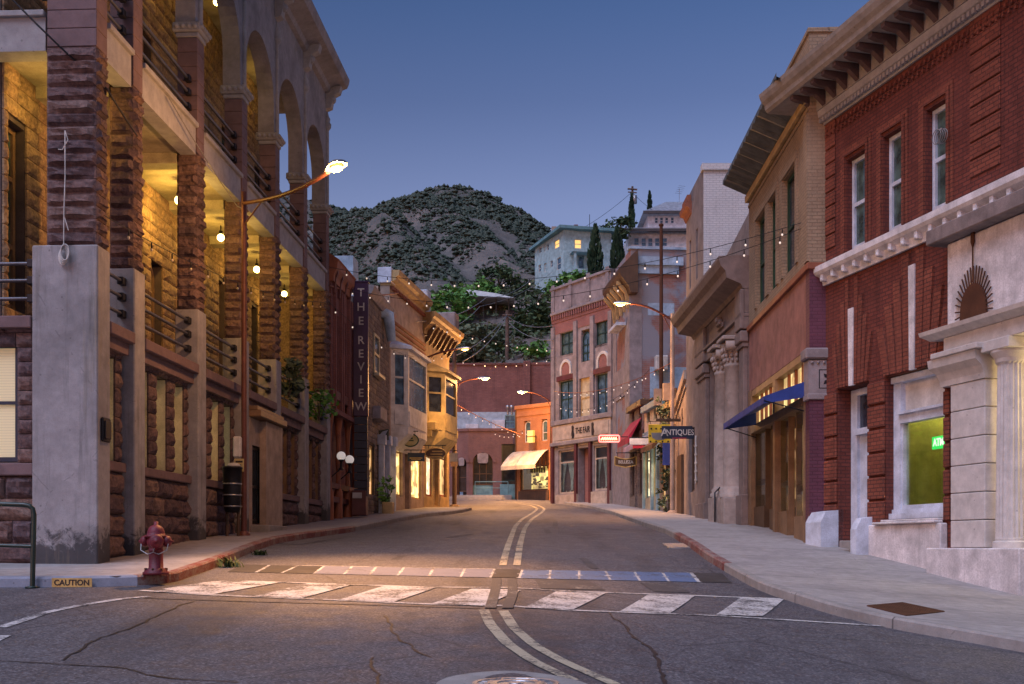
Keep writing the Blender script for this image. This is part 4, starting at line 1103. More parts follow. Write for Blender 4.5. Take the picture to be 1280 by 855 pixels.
# iron sun ornament on the attic
us_ = U(1216, .3); zs_ = 5.57
orn = MB(); n = 24
ol = [(us_-.34, zs_), (us_+.36, zs_)]+[(us_+.01+.34*math.cos(PI*k/12), zs_+.12+.46*math.sin(PI*k/12)) for k in range(13)]
orn.prism(F, ol, .26, .30)
for k in range(21):
    a = PI*(-.03+1.06*k/20); c = Vector((math.cos(a), math.sin(a)))
    p = (us_+.01+.33*c.x, zs_+.12+.45*c.y); q = (us_+.01+.50*c.x, zs_+.12+.76*c.y)
    orn.tube([F(p[0],.28,p[1]), F(q[0],.28,q[1])], .014, 5)
orn.tube([F(us_+.03,.28,zs_+.6), F(us_+.03,.28,zs_+1.35)], .012, 5)
orn.prism(F, [(us_+.03,zs_+1.2),(us_+.07,zs_+1.3),(us_+.065,zs_+1.55),(us_+.03,zs_+1.68),(us_-.005,zs_+1.55),(us_-.01,zs_+1.3)], .265, .295)
tag(orn.build('sun_ornament', MT['rustiron']), 'rusty iron sunburst ornament with a spear on the portico attic', 'ornament')
mb = MB()
for k in range(4): mb.tube([F(U(1186)+.13*math.cos(a)+.02*k, .12+.03*k, F.z(1184,172)+.13*math.sin(a)) for a in frange(0, 2*PI, 16)], .008, 5, False)
mb.tube([F(U(1186), 0, F.z(1184,166)), F(U(1186)-.05, .2, F.z(1184,166)+.02)], .02)
tag(mb.build('wire_coil', MT['gwire']), 'loose coil of grey cable on the upper brick wall', 'cable coil')
# body behind
mb = MB(); mb.box(F, -12, -.003, -6, -.6, 7.6, 11.9); mb.box(F, ha[1]+.3, -.003, -6, -.5, 0, 7.4); mb.box(F, -12, ha[1]+.3, -6, -2.1, 0, 7.4); mb.build('body_wall', MT['redbrick'], RB)
# ------------------------------------------------------------------ tan brick building with blue awning
F = FT; U = F.u; LT = 7.15
TB = thing('tan_brick_building', 'tan brick building with purple corner pier and blue awning', 'building', F(3.5, -3, gz(7, 28)))
NE = F.sub(0, 0, 'near')
wz = [(4.95,'far')]
uw = [(U(994.7), U(980.5), 7.86+.45, F.z(988, 232)), (U(970.5), U(961.5), 7.86+.45, F.z(988, 232)), (U(958), U(945), 7.86+.45, F.z(988, 232))]
uw = [(.75, 1.75, 8.3, 10.55), (2.75, 3.55, 8.3, 10.55), (4.75, 5.95, 8.3, 10.55)]
uw = [(U(995), U(979.5), 8.15, 10.5), (U(971), U(961.5), 8.15, 10.5), (U(957.5), U(946), 8.15, 10.5)]
mb = MB(); mb.wall(F, 0, LT, 7.86, 12.9, uw, -.4, 0); mb.box(NE, .4, 6, -.4, 0, 7.86, 12.9); mb.box(F, 0.001, LT, -5, -.6, 7.9, 12.5)
wo_ = mb.build('wall', MT['tanbrick'], TB)
mb = MB()
for a, b, c, d in uw: mb.box(F, a-.22, b+.22, 0, .05, d+.02, d+.2); mb.box(F, a-.22, a-.02, 0, .04, c, d+.02); mb.box(F, b+.02, b+.22, 0, .04, c, d+.02)
mb.box(F, .02, LT-.02, 0, .03, 11.2, 11.28); mb.box(F, .02, .35, 0, .05, 7.9, 11.15); mb.build('raised_brickwork', MT['tanbrick'], wo_)
for a, b, c, d in uw: window(F, a+.01, b-.01, c, d-.01, -.09, TB, MT['sash'], MT['glass'], rails=(.48,), fw=.08)
mb = MB(); mb.box(F, -.02, LT, -.4, .07, 7.70, 7.855, .015); mb.box(NE, -.06, 1.2, -.4, .065, 7.703, 7.852, .015); mb.build('belt_course', MT['orangetrim'], TB)
mb = MB(); mb.box(F, .35, LT, -.35, -.01, 6.0, 7.70); mb.build('stucco_band', MT['pinkstucco'], TB)
mb = MB(); mb.box(F, 0, .35, -3.5, 0, F.g(0)-.4, 4.85); mb.box(F, 0.003, .35, -3.5, -.003, 5.98, 7.70); cp_ = mb.build('corner_pier', MT['purplebrick'], TB)
mb = MB(); mb.box(F, -.05, .40, -3.4, .05, 4.85, 4.98, .015); mb.box(F, -.03, .38, -3.4, .03, 4.98, 5.72); mb.box(F, -.09, .44, -3.4, .10, 5.74, 5.98, .03)
for k in range(16): mb.sphere(NE(.05+.13*k, .04, 5.66), .035, 6, 4)
cq = mb.build('pier_capital', MT['fairstone'], cp_)
mb = MB(); ca = NE(.42, .035, 5.3)
for k in range(4):
    a = PI/4+PI/2*k; mb.add([ca+NE.d*(.09*math.cos(a)+s_*.045*-math.sin(a)*1.0)*1+Vector((0,0,.09*math.sin(a)+s_*.045*math.cos(a))) for s_ in (-1,1)]+[ca+NE.d*.17*math.cos(a)+Vector((0,0,.17*math.sin(a))), ca+NE.d*.02*math.cos(a)+Vector((0,0,.02*math.sin(a)))], [(0,2,1),(0,1,3)])
mb.box(NE, .2, .64, .028, .032, 5.09, 5.11); mb.box(NE, .2, .64, .028, .032, 5.49, 5.51); mb.box(NE, .2, .22, .028, .032, 5.11, 5.49); mb.box(NE, .62, .64, .028, .032, 5.11, 5.49)
mb.build('rosette', MT['iron'], cq)
# eave
mb = MB(); n = 60
for i in range(n):
    u0, u1 = -.1+(LT+.1)*i/n, -.1+(LT+.1)*(i+1)/n
    f = lambda u: .045*math.sin(u*2*PI/.42)
    a0, a1 = f(u0), f(u1)
    mb.face([F(u0,.0,11.55+a0),F(u1,.0,11.55+a1),F(u1,.74,11.88+a1),F(u0,.74,11.88+a0)], True); mb.face([F(u0,.0,11.62+a0),F(u1,.0,11.62+a1),F(u1,.74,11.95+a1),F(u0,.74,11.95+a0)], True)
    mb.face([F(u0,.74,11.88+a0),F(u1,.74,11.88+a1),F(u1,.74,11.99),F(u0,.74,11.99)])
mb.build('eave', MT['corr'], TB)
mb = MB(); mb.box(F, 0, LT, 0, .12, 11.35, 11.54, .02); mb.build('eave_board', MT['tantrim'], TB)
mb = MB(); mb.box(F, -.04, LT, -.45, .04, 12.9, 13.0, .01); mb.box(NE, .4, 5, -.45, .04, 12.9, 13.0); mb.build('coping', MT['tanbrick'], TB)
# storefront
g0 = F.g(3)-.3; s0, s1 = .42, 6.9
mb = MB(); mb.box(F, s0-.06, s0+.10, -.3, .02, g0-.3, 5.98); mb.box(F, s1-.2, s1+.24, -.35, .02, g0, 6.0); mb.box(F, s0+.1, s1-.2, -.3, .0, 5.82, 5.98); mb.box(F, s0+.1, s1-.2, -.3, .04, 4.78, 4.98); mb.box(F, 3.5, 3.75, -.3, .03, g0-.2, 5.82)
sf = mb.build('storefront', MT['woodtan'], TB)
for (a, b, n) in ((s0+.1, 3.5, 4), (3.75, s1-.2, 5)):
    mb = MB(); mb.box(F, a, b, -.22, -.2, 4.98, 5.82); mb.build('transom', MT['transom'], sf)
    mb = MB()
    for k in range(1, n): u = a+(b-a)*k/n; mb.box(F, u-.035, u+.035, -.24, -.13, 4.98, 5.82)
    build_each(mb, 'glazing_bar', MT['orangetrim'], sf)
for (a, b) in ((s0+.1, s0+1.35), (s0+2.1, 3.5), (3.75, 4.6), (5.3, s1-.2)):
    zb_ = F.g((a+b)/2)
    mb = MB(); mb.box(F, a, a+.06, -.25, -.1, zb_+.55, 4.78); mb.box(F, b-.06, b, -.25, -.1, zb_+.55, 4.78); mb.box(F, a+.06, b-.06, -.25, -.12, zb_+1.15, zb_+1.28); mb.box(F, a, b, -.25, -.06, zb_-.3, zb_+.55)
    dw = mb.build('display_window', MT['wooddark'] if a > 3 else MT['woodtan'], sf)
    mb = MB(); mb.box(F, a+.05, b-.05, -.12, -.11, zb_+.56, 4.77); mb.build('pane', MT['clear'], dw)
    mb = MB(); mb.box(F, a-.1, b+.1, -.9, -.88, zb_+.5, 4.78); mb.build('display_back', MT['reflglow'], dw)  # added dim glowing sheet, stands in for warm reflections in the glass
mb = MB(); zb_ = F.g(2); mb.box(F, s0+1.36, s0+2.09, -1.2, -1.1, zb_-.2, 4.7); mb.box(F, 4.61, 5.29, -1.2, -1.1, zb_-.2, 4.7); mb.box(F, s0, s1, -1.3, -1.21, 2, 5.9); mb.build('door', MT['wooddark'], sf)
bw = [F(s0-.1, .03, 5.28), F(s1-1.1, .03, 5.28)]; aw = MB()
A_, B_ = F(s0-.05, .03, 5.30), F(s1-1.0, .03, 5.30); C_, D_ = F(s1-1.0, .92, 4.98), F(s0-.05, .92, 4.98); dn = Vector((0,0,-.16)); th = Vector((0,0,-.02))
aw.face([A_,B_,C_,D_]); aw.face([D_+th,C_+th,B_+th,A_+th]); n = 26
for k in range(n):
    p, q = D_.lerp(C_, k/n), D_.lerp(C_, (k+1)/n); m_ = (p+q)/2
    aw.face([p, q, q+dn*.8, m_+dn*1.1, p+dn*.8])
A2 = F(s0-.05, .03, 4.95)
aw.face([A_, D_, D_+dn, A2]); aw.face([B_, C_, C_+dn, F(s1-1.0,.03,4.95)])
awn = aw.build('awning', MT['blueawn'], TB)
mb = MB(); mb.tube([A2+Vector((0,0,-.3)), D_+dn*.6], .015, 6); mb.tube([F(s1-1,.03,4.6), C_+dn*.6], .015, 6); build_each(mb, 'awning_arm', MT['iron'], awn)
# ------------------------------------------------------------------ bank with columns
F = FB; U = F.u
BK = thing('column_bank', 'brown stone bank front with two tall columns under a deep cornice', 'building', F(3.4, -2, gz(7, 35)))
LB = U(877); o0, o1 = U(929), U(887.5); zb_ = F.g(3)-.5
mb = MB(); mb.wall(F, 0, LB, zb_, 8.1, [(o0, o1, zb_+.1, 7.9)], -.5, 0); wo_ = mb.build('wall', MT['banktone'], BK)
mb = MB(); mb.box(F, .02, o0-.05, 0, .14, zb_, 7.3, .02); mb.box(F, o1+.05, LB-.02, 0, .14, zb_, 7.3, .02)
for (a, b) in ((.02, o0-.05), (o1+.05, LB-.02)):
    mb.box(F, a-.05, b+.05, 0, .22, zb_, F.g(3)+.7, .02); mb.box(F, a-.04, b+.04, 0, .19, 7.3, 7.42, .01); mb.box(F, a-.08, b+.08, 0, .25, 7.43, 7.75, .03)
build_each(mb, 'pilaster', MT['banktone'], wo_)
for k, pc in enumerate((922.5, 909.5)):
    uc = U(pc); mb = MB(); zp = F.g(uc)
    mb.box(F, uc-.46, uc+.46, -.30, .52, zp-.4, zp+.75, .02)
    cc = F(uc, .10, 0); mb.lathe(cc, [(.44,zp+.76),(.44,zp+.86),(.38,zp+.9),(.40,zp+.98),(.335,zp+1.05),(.33,zp+1.1),(.32,5),(.285,6.9),(.31,6.93),(.31,7.0),(.28,7.03),(.29,7.15),(.36,7.45),(.40,7.6)], 24)
    col_ = mb.build('column', MT['columnstone'], BK)
    mb = MB()
    for s in (-1, 1):
        mb.lathe(cc+F.d*(.34*s)+Vector((0,0,7.52))-F.n*.34, [(.02,0),(.15,0),(.15,.68),(.02,.68)], 14, axis=F.n)
    for r_, zz, sc_ in ((.31,7.12,.06),(.34,7.25,.065),(.38,7.4,.07)):
        for q in range(14):
            a = 2*PI*q/14+(zz*3); mb.sphere(cc+Vector((r_*math.cos(a), r_*math.sin(a), zz)), sc_, 8, 6, (.8,.8,1.2))
    mb.box(F, uc-.46, uc+.46, -.4, .55, 7.68, 7.8, .02); mb.build('capital', MT['columnstone'], col_)
mb = MB(); mb.box(F, -.02, LB+.05, -.5, .16, 7.8, 8.15, .015); mb.box(F, -.02, LB+.08, -.5, .24, 8.16, 8.26, .01); mb.box(F, -.01, LB+.05, -.5, .12, 8.27, 8.95)
mb.sweep(F, -.02, LB+.1, [(-.5,8.955),(.16,8.955),(.22,9.08),(.40,9.16),(.62,9.25),(.66,9.45),(.78,9.58),(.85,9.78),(.85,9.86),(-.5,9.9)], 0, 1)
for (a, b) in ((.02, o0), (o1, LB)): mb.box(F, a-.05, b+.06, .12, .24, 7.81, 8.93, .02)
en = mb.build('entablature', MT['banktone'], BK)
mb = MB()
for k, q in enumerate([(.42,.12),(.24,.2),(.1,.26)]): mb.box(F, (o0+o1)/2-q[0], (o0+o1)/2+q[0], .12, q[1]+.06, 8.4+.1*k, 8.58+.1*k, .03)
mb.build('carved_crest', MT['banktone'], en)
mb = MB(); mb.box(F, 0.01, LB, -.9, -.35, 9.9, 10.7); mb.prism(F, [(0.01,10.7),(LB,10.7),(LB,10.75),(0.01,11.75)], -.9, -.35); mb.build('parapet', MT['taupe'], BK)
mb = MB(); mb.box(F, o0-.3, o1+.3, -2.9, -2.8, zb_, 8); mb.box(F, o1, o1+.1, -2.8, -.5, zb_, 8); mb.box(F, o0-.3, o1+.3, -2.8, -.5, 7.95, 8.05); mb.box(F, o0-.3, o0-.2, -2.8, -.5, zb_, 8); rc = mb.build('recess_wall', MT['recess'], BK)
for (a, b) in ((o0+.4, o0+1.4), (o0+2.0, o0+3.1), (o1-1.2, o1-.3)): window(F, a, b, F.g(3)+.7, 6.9, -2.75, BK, MT['wooddark'], MT['glass'], nu=2, rails=(.3,.65), fw=.1)
mb = MB(); mb.box(F, o0, o1, -2.8, -.45, zb_, F.g(o0)+.35, .02); mb.box(F, o0+1.3, o0+2.4, -.5, .3, zb_, F.g(o0)+.15, .02); mb.build('step', MT['banktone'], BK)
mb = MB(); uq = U(914); zq = F.g(uq); mb.tube([F(uq,.5,zq+.02), F(uq,.5,zq+.9), F(uq+.9,-.2,zq+1.5), F(uq+.9,-.2,zq+.6)], .025); mb.build('handrail', MT['iron'], BK)
mb = MB(); mb.box(F, 0, LB, -10, -3, 2, 9.8); mb.build('body_wall', MT['taupe'], BK)
# ------------------------------------------------------------------ tall white painted building with antiques shop
F = FG; U = F.u; LG = 3.8
GW = thing('tall_painted_building', 'tall narrow building with white painted brick end wall and taupe stucco front', 'building', F(1.9, -5, gz(7, 40)))
NE = F.sub(0, 0, 'near'); zb_ = F.g(2)-.4
sh = (1.9, 3.2, zb_+1.3, 6.0)
mb = MB(); mb.wall(F, .02, LG, zb_, 14.75, [sh, (1.2,1.55,11.2,13.0), (2.7,3.05,11.2,13.0)], -.4, 0); wo_ = mb.build('wall', MT['taupe'], GW)
mb = MB(); mb.box(NE, .41, 14, -3.7, -.0, 7, 14.75); mb.box(NE, .0, .41, -.02, -.0, 2, 14.75); mb.box(NE, -.06, 14, -.3, .08, 14.62, 14.84); mb.build('end_wall', MT['greywall'], GW)
mb = MB(); mb.sweep(F, LG-1.3, LG+.05, [(-.1,13.9),(.03,13.9),(.1,14.1),(.22,14.15),(.25,14.3),(-.1,14.35)], 0, .3); mb.box(F, LG-1.2, LG, .01, .16, 14.35, 14.6); mb.build('cornice', MT['orangetrim'], GW)
for q in ((1.2,1.55,11.2,13.0), (2.7,3.05,11.2,13.0)): window(F, q[0], q[1], q[2], q[3], -.15, GW, MT['wooddark'], MT['glass'])
window(F, sh[0]+.02, sh[1]-.02, sh[2], sh[3]-.02, -.12, GW, MT['wooddark'], MT['glass'], nu=2, rails=(.75,), fw=.08)
mb = MB(); mb.tube([F(.12,.06,zb_), F(.12,.06,9)], .05); mb.build('downpipe', MT['taupe'], GW)
mb = MB(); mb.tube([F(1.3,.05,F.g(1)+1.2), F(1.3,.05,F.g(1)+2.9)], .03, 6)
for k in range(5): mb.box(F, 1.18, 1.42, .03, .08, F.g(1)+1.3+.3*k, F.g(1)+1.36+.3*k)
mb.build('wall_ladder', MT['offwhite'], GW)
# antiques blade sign
Yb = 41.0; bl = Fr(0, Yb, 1, 0); X = lambda px: (px-640)/FPX*Yb; Z = lambda py: EYE+(HY-py)/FPX*Yb
sg = thing('antiques_sign', 'dark blue blade sign lettered ANTIQUES projecting from the taupe wall', 'sign', (X(845), Yb, Z(548)))
mb = MB(); mb.box(bl, X(827), X(871), -.03, .03, Z(548.5), Z(532.5), .01); mb.box(bl, X(867.5), X(871.5), -.05, .045, Z(568), Z(507), .01); mb.build('board', MT['navy'], sg)
mb = MB(); text_mb(mb, bl, 'A', X(830.5), .034, Z(540.8), .40, .004, bold=.004); text_mb(mb, bl, 'NTIQUES', X(849.8), .034, Z(540.8), .29, .004, bold=.004, sx=.86); mb.build('lettering', MT['letter'], sg)
mb = MB(); mb.box(bl, X(840), X(858), .031, .036, Z(548.2), Z(547.2)); mb.build('underline', MT['crimson'], sg)
Yb = 42.6; bl = Fr(0, Yb, 1, 0)
sg = thing('yellow_sign', 'square yellow sign with a grey motif hanging behind the dark blue blade sign', 'sign', (X(824), Yb, Z(554)))
mb = MB(); mb.box(bl, X(810.5), X(838), -.03, .03, Z(553.5), Z(530.5), .01); mb.build('board', MT['signyellow'], sg)
mb = MB(); mb.prism(bl, [(X(814),Z(541)),(X(815),Z(547)),(X(820),Z(550)),(X(829),Z(550)),(X(834),Z(547)),(X(835),Z(541))], .031, .036)
mb.build('motif', MT['galv'], sg); mb = MB()
for px, py in ((814,536),(820,536),(826,536),(832,536),(813,552),(820,552),(828,552),(835,552),(812.5,545)): mb.lathe((X(px), Yb-.034, Z(py)), [(.0,0),(.035,0),(.035,.004)], 8, axis=(0,-1,0))
mb.build('dot', MT['ink'], sg)
mb = MB(); mb.box(bl, X(820), X(851), -.04, .04, Z(526), Z(523.5)); 
for k in range(8): mb.tube([(X(822+4*k), Yb, Z(524)), (X(824+4*k), Yb, Z(515+ (k%3)*1.5)), (X(826+4*k), Yb, Z(524))], .012, 4)
mb.tube([(X(813), Yb, Z(530)), (X(813), Yb, Z(526))], .012); mb.tube([(X(836), Yb, Z(530)), (X(836), Yb, Z(526))], .012); mb.box(bl, X(812), X(851), -.012, .012, Z(527), Z(526.2))
mb.build('scroll_bracket', MT['wooddark'], sg)
# ------------------------------------------------------------------ little shops past the bank
F = FG
YS = thing('cream_annex', 'low cream plastered annex with a sloping parapet beside the street lamp', 'building', F(5, -2, gz(7, 44)))
zb_ = F.g(5)-.4; a, b = LG+.02, 6.4
mb = MB(); mb.prism(F, [(a,zb_),(b,zb_),(b,7.4),(a,8.3)], -5, 0); mb.build('wall', MT['tanpaint'], YS)
mb = MB(); mb.prism(F, [(a,8.0),(b,7.1),(b,7.45),(a,8.35)], -.5, .1); mb.prism(F, [(a,7.7),(b,6.8),(b,6.9),(a,7.8)], 0, .05); mb.build('coping', MT['tanpaint'], YS)
window(F, a+.9, a+1.05, 6.2, 7.0, .02, YS, MT['wooddark'], MT['glass'], fw=.03)
mb = MB(); mb.box(F, a+.6, a+1.7, 0, .1, zb_, 5.2); mb.build('doorway', MT['wooddark'], YS)
F = FS; LS = 9.35; zr = 8.5
def shop(a, b, wallm, name, lab, top, lit, trim, sec=0):
    o = thing(name, lab, 'building', F((a+b)/2, -2, F.g((a+b)/2)))
    zb_ = F.g((a+b)/2)-.4; L = b-a; g = F.g((a+b)/2)
    holes = [(a+.2, a+L*.42, g+.55, g+2.7), (a+L*.45, a+L*.62, g-.1, g+2.7), (a+L*.65, b-.2, g+.55, g+2.7)]
    up = [] if not sec else [(a+.5, a+1.15, g+3.9, g+5.0), (b-1.15, b-.5, g+3.9, g+5.0)]
    mb = MB(); mb.wall(F, a+.01, b-.01, zb_, top, holes+up, -.3, 0); mb.box(F, a+.01, b-.01, -6, -3.2, zb_, top-.2); mb.build('wall', MT[wallm], o)
    mb = MB(); mb.box(F, a, b, -.35, .18, top-.3, top, .03); mb.box(F, a+.02, b-.02, 0, .1, g+3.1, g+3.5, .02); mb.build('cornice', MT[trim], o)
    for i, h in enumerate(holes):
        if i == 1:
            mb = MB(); mb.box(F, h[0], h[1], -.25, -.2, h[2], h[3]); mb.box(F, h[0]+.15, h[1]-.15, -.2, -.18, g+1.0, g+2.4); mb.build('door', MT['maroon' if sec else 'wooddark'], o)
        else: window(F, h[0], h[1], h[2], h[3], -.1, o, MT[trim], MT[lit], nu=2, rails=(.78,), fw=.07)
    for h in up: window(F, h[0], h[1], h[2], h[3], -.1, o, MT['wooddark'], MT['glassb'])
    return o, g
o1, g1 = shop(0.02, 2.9, 'tanpaint', 'vine_shop', 'small tan shop with vines over its front and lit windows', 7.6, 'shopwarm2', 'tantrim', 1)
o2, g2 = shop(2.92, 6.0, 'cream', 'green_pilaster_shop', 'small shop with pale green pilasters and lit doorway', 8.0, 'shoppale', 'tealtrim', 1)
o3, g3_ = shop(6.02, LS, 'rubble', 'dark_window_shop', 'dark fronted shop under a hanging shield shaped sign', 8.4, 'glass', 'wooddark', 1)
mb = MB()
for u in (3.0, 4.1, 5.8): mb.box(F, u, u+.22, 0, .1, g2-.3, g2+3.1)
build_each(mb, 'pilaster', MT['teal'], o2)
def slope_awning(fr, a, b, zt, zf, out, mat, par, val=.2):
    mb = MB(); A, B, C, D = fr(a,.02,zt), fr(b,.02,zt), fr(b,out,zf), fr(a,out,zf); d = Vector((0,0,-val)); t = Vector((0,0,-.03))
    mb.face([A,B,C,D]); mb.face([D+t,C+t,B+t,A+t]); mb.face([D,C,C+d,D+d]); mb.face([A,D,D+d]); mb.face([B,C,C+d])
    return mb.build('awning', mat, par)
slope_awning(F, .4, 2.6, g1+3.3, g1+2.7, .9, MT['wooddark'], o1)
slope_awning(F, 3.3, 5.8, g2+3.4, g2+2.8, 1.0, MT['roofgrey'], o2)
slope_awning(F, 6.5, 9.0, g3_+4.1, g3_+3.2, .65, MT['crimson'], o3, .3)
mb = MB()
for u in (.6, 2.2): mb.tube([F(u,.02,6.6), F(u,.5,6.2)], .02); mb.box(F, u-.1, u+.1, .1, .4, 7.6, 8.3)
mb.build('stub_post', MT['tanpaint'], o1)
# Belleza sign
Yb = 50.0; bl = Fr(0, Yb, 1, 0); X = lambda px: (px-640)/FPX*Yb; Z = lambda py: EYE+(HY-py)/FPX*Yb
sg = thing('belleza_sign', 'brown shield shaped hanging sign lettered BELLEZA', 'sign', (X(781), Yb, Z(585)))
ol = [(768.5,570.5),(775,573),(782,574),(789,573),(795,570.5),(795,581.5),(788,583),(782,584.5),(775,583),(768.5,581.5)]
mb = MB(); mb.prism(bl, [(X(a),Z(b)) for a, b in ol], -.03, .03); mb.build('board', MT['wooddark'], sg)
mb = MB(); 
for (a, b), (c, d) in zip(ol, ol[1:]+ol[:1]): mb.tube([(X(a),Yb-.035,Z(b)), (X(c),Yb-.035,Z(d))], .025, 6)
mb.build('rim', MT['gold'], sg)
mb = MB(); text_mb(mb, bl, 'BELLEZA', X(782), .034, Z(577.6), .20, .004, bold=.004, sx=.86); mb.build('lettering', MT['letter'], sg)
mb = MB(); mb.tube([(X(772),Yb,Z(571)), (X(772),Yb,Z(566))], .012); mb.tube([(X(792),Yb,Z(571)), (X(792),Yb,Z(566))], .012); mb.tube([(X(770),Yb,Z(566)), (X(808),Yb,Z(566))], .02); mb.build('hanger', MT['iron'], sg)
Yb = 47.5; bl = Fr(0, Yb, 1, 0)
sg = thing('banner_sign', 'pale and red double board sign under the yellow square sign', 'sign', (X(800), Yb, Z(562)))
mb = MB(); mb.box(bl, X(787), X(812), -.03, .03, Z(556), Z(548), .01); mb.build('upper_board', MT['bluewhite'], sg)
mb = MB(); mb.box(bl, X(791), X(817), -.06, .0, Z(560.5), Z(556.3), .01); mb.build('lower_board', MT['crimson'], sg)
mb = MB(); mb.box(bl, X(786), X(813), -.05, -.02, Z(548), Z(546.5)); mb.tube([(X(786),Yb,Z(547)), (X(840),Yb,Z(547))], .02); mb.build('bracket', MT['iron'], sg)
# neon sign
Yb = 51.2; bl = Fr(0, Yb, 1, 0)
sg = thing('neon_sign', 'glowing red neon sign in a rounded frame by the crimson awning', 'sign', (X(761), Yb, Z(553)))
mb = MB(); mb.box(bl, X(749.5), X(774), -.05, .0, Z(552.8), Z(544.2), .02); mb.build('back_panel', MT['maroon'], sg)
mb = MB(); mb.tube([(X(a),Yb-.05,Z(b)) for a, b in [(750,544.5),(773,544.5),(774,545.5),(774,551.5),(773,552.5),(750,552.5),(749,551.5),(749,545.5),(750,544.5)]], .035, 6); mb.build('frame_tube', MT['neon'], sg)
mb = MB(); pts = [(X(751+20*k/36), Yb-.05, Z(548.5+2.2*math.sin(k*1.25)*(1 if k % 5 else .4))) for k in range(37)]
mb.tube(pts, .026, 5); mb.build('script_tube', MT['neon2'], sg)
mb = MB(); mb.tube([(X(774),Yb,Z(546)), (X(785),Yb,Z(546))], .02); mb.build('arm', MT['iron'], sg)
light(sg, 'POINT', (X(761), Yb-.45, Z(548)), 14, (1,.12,.14), .2)
# ------------------------------------------------------------------ corner block with shop and arched windows
CB = thing('corner_block', 'three storey rose brick corner block with grey stone trim above THE FAIR shop', 'building', FF1(2.5, -3, gz(4, 62)))
F = FF1; U = F.u; LF = U(690.5)
zq = lambda px, py: F.z(px, py)
s_ = 1.0
W = {}
W1 = (U(717), U(700), zq(708, 443), zq(708, 415)); W2 = (U(737), U(726.5), zq(731, 452), zq(731, 412)); W3 = (U(763), U(744), zq(753, 430), zq(753, 401))
V1 = (U(717), U(699), zq(708, 525), zq(708, 476)); V2 = (U(737.5), U(724), zq(731, 521), zq(731, 472)); V3 = (U(764), U(745), zq(754, 517), zq(754, 467))
ztop = zq(765, 344)+.3; gF = F.g(2.5)
zs0, zs1 = zq(730, 549), zq(730, 527)
sh = [(U(722), U(698), gF+.55, gF+3.0), (U(739), U(723), gF-.05, gF+3.0), (U(764), U(742), gF+.6, gF+3.0)]
ups = [W1, (W2[0], W2[1], W2[2], W2[3]-.0), W3, V1, V2, V3]
mb = MB(); mb.wall(F, 0, LF, gF-.5, ztop-1.5, ups+sh, -.4, 0); wo_ = mb.build('wall', MT['fairstone'], CB)
mb = MB(); mb.wall(F, .02, LF-.02, zq(730, 408), zq(730, 366), [W2], -.3, .025); mb.wall(F, .02, LF-.02, W1[3]+.1, zq(730,408)-.01, ups[:3], -.3, .02); mb.build('brick_field', MT['fairbrick'], wo_)
for h in (W1, W3): window(F, h[0], h[1], h[2], h[3], -.12, CB, MT['green'], MT['glassg'], nu=2, rails=(.5,), sill=(MT['fairstone'], .12))
window(F, W2[0], W2[1], W2[2], W2[3]-.5, -.12, CB, MT['green'], MT['glassb'], nu=2, rails=(.4,.75), arch=True)
for h in (V1, V3): window(F, h[0], h[1], h[2], h[3], -.12, CB, MT['green'], MT['glassb'], nu=2, rails=(.55,), sill=(MT['fairstone'], .12))
window(F, V2[0], V2[1], V2[2], V2[3], -.12, CB, MT['tantrim'], MT['cream'], rails=(.5,))
mb = MB()
for pc in (692.5, 720.5, 741.5, 764):
    u = U(pc); mb.box(F, u-.16, u+.16, 0, .12, zs1, zq(730, 408)+.4)
mb.box(F, -.03, LF, 0, .18, ztop-1.5, ztop-1.35, .02); mb.box(F, -.03, LF, -.3, .1, ztop-1.34, ztop-.1); mb.box(F, -.05, LF+.03, -.3, .2, ztop-.1, ztop+.05, .02)
for k in range(4): u = .1+(LF-.5)*k/3; mb.box(F, u, u+.3, .1, .17, ztop-1.34, ztop+.2, .02)
mb.box(F, -.02, LF, 0, .14, zs1+.02, zs1+.28, .02); mb.box(F, -.02, LF, 0, .20, zs0-.2, zs0, .02)
mb.build('stone_trim', MT['fairstone'], wo_)
mb = MB(); n = 26
for k in range(n): u = LF*k/n; mb.box(F, u+.02, u+.12, 0, .15, ztop-1.78, ztop-1.52)
mb.box(F, 0, LF, 0, .06, ztop-1.95, ztop-1.8); mb.build('brick_corbel', MT['fairbrick'], wo_)
for h in (V1, V3):
    c = (h[0]+h[1])/2; zl_ = h[3]+.35
    mb = MB(); n = 12
    for k in range(n):
        a, b = PI*k/n, PI*(k+1)/n
        mb.prism(F, [(c-.55*math.cos(a), zl_+.3+.55*math.sin(a)), (c-.55*math.cos(b), zl_+.3+.55*math.sin(b)), (c-.4*math.cos(b), zl_+.3+.4*math.sin(b)), (c-.4*math.cos(a), zl_+.3+.4*math.sin(a))], 0, .08)
    mb.box(F, c-.55, c-.4, 0, .08, zl_, zl_+.3); mb.box(F, c+.4, c+.55, 0, .08, zl_, zl_+.3)
    lu = mb.build('lunette', MT['offwhite'], CB)
    mb = MB(); mb.archfill(F, c-.41, c+.41, zl_, zl_+.3, 0, .02); mb.build('panel', MT['fairbrick'], lu)
    mb = MB(); mb.box(F, h[0]-.1, h[1]+.1, 0, .14, h[3]+.02, h[3]+.3, .02); mb.build('lintel', MT['maroon'], CB)
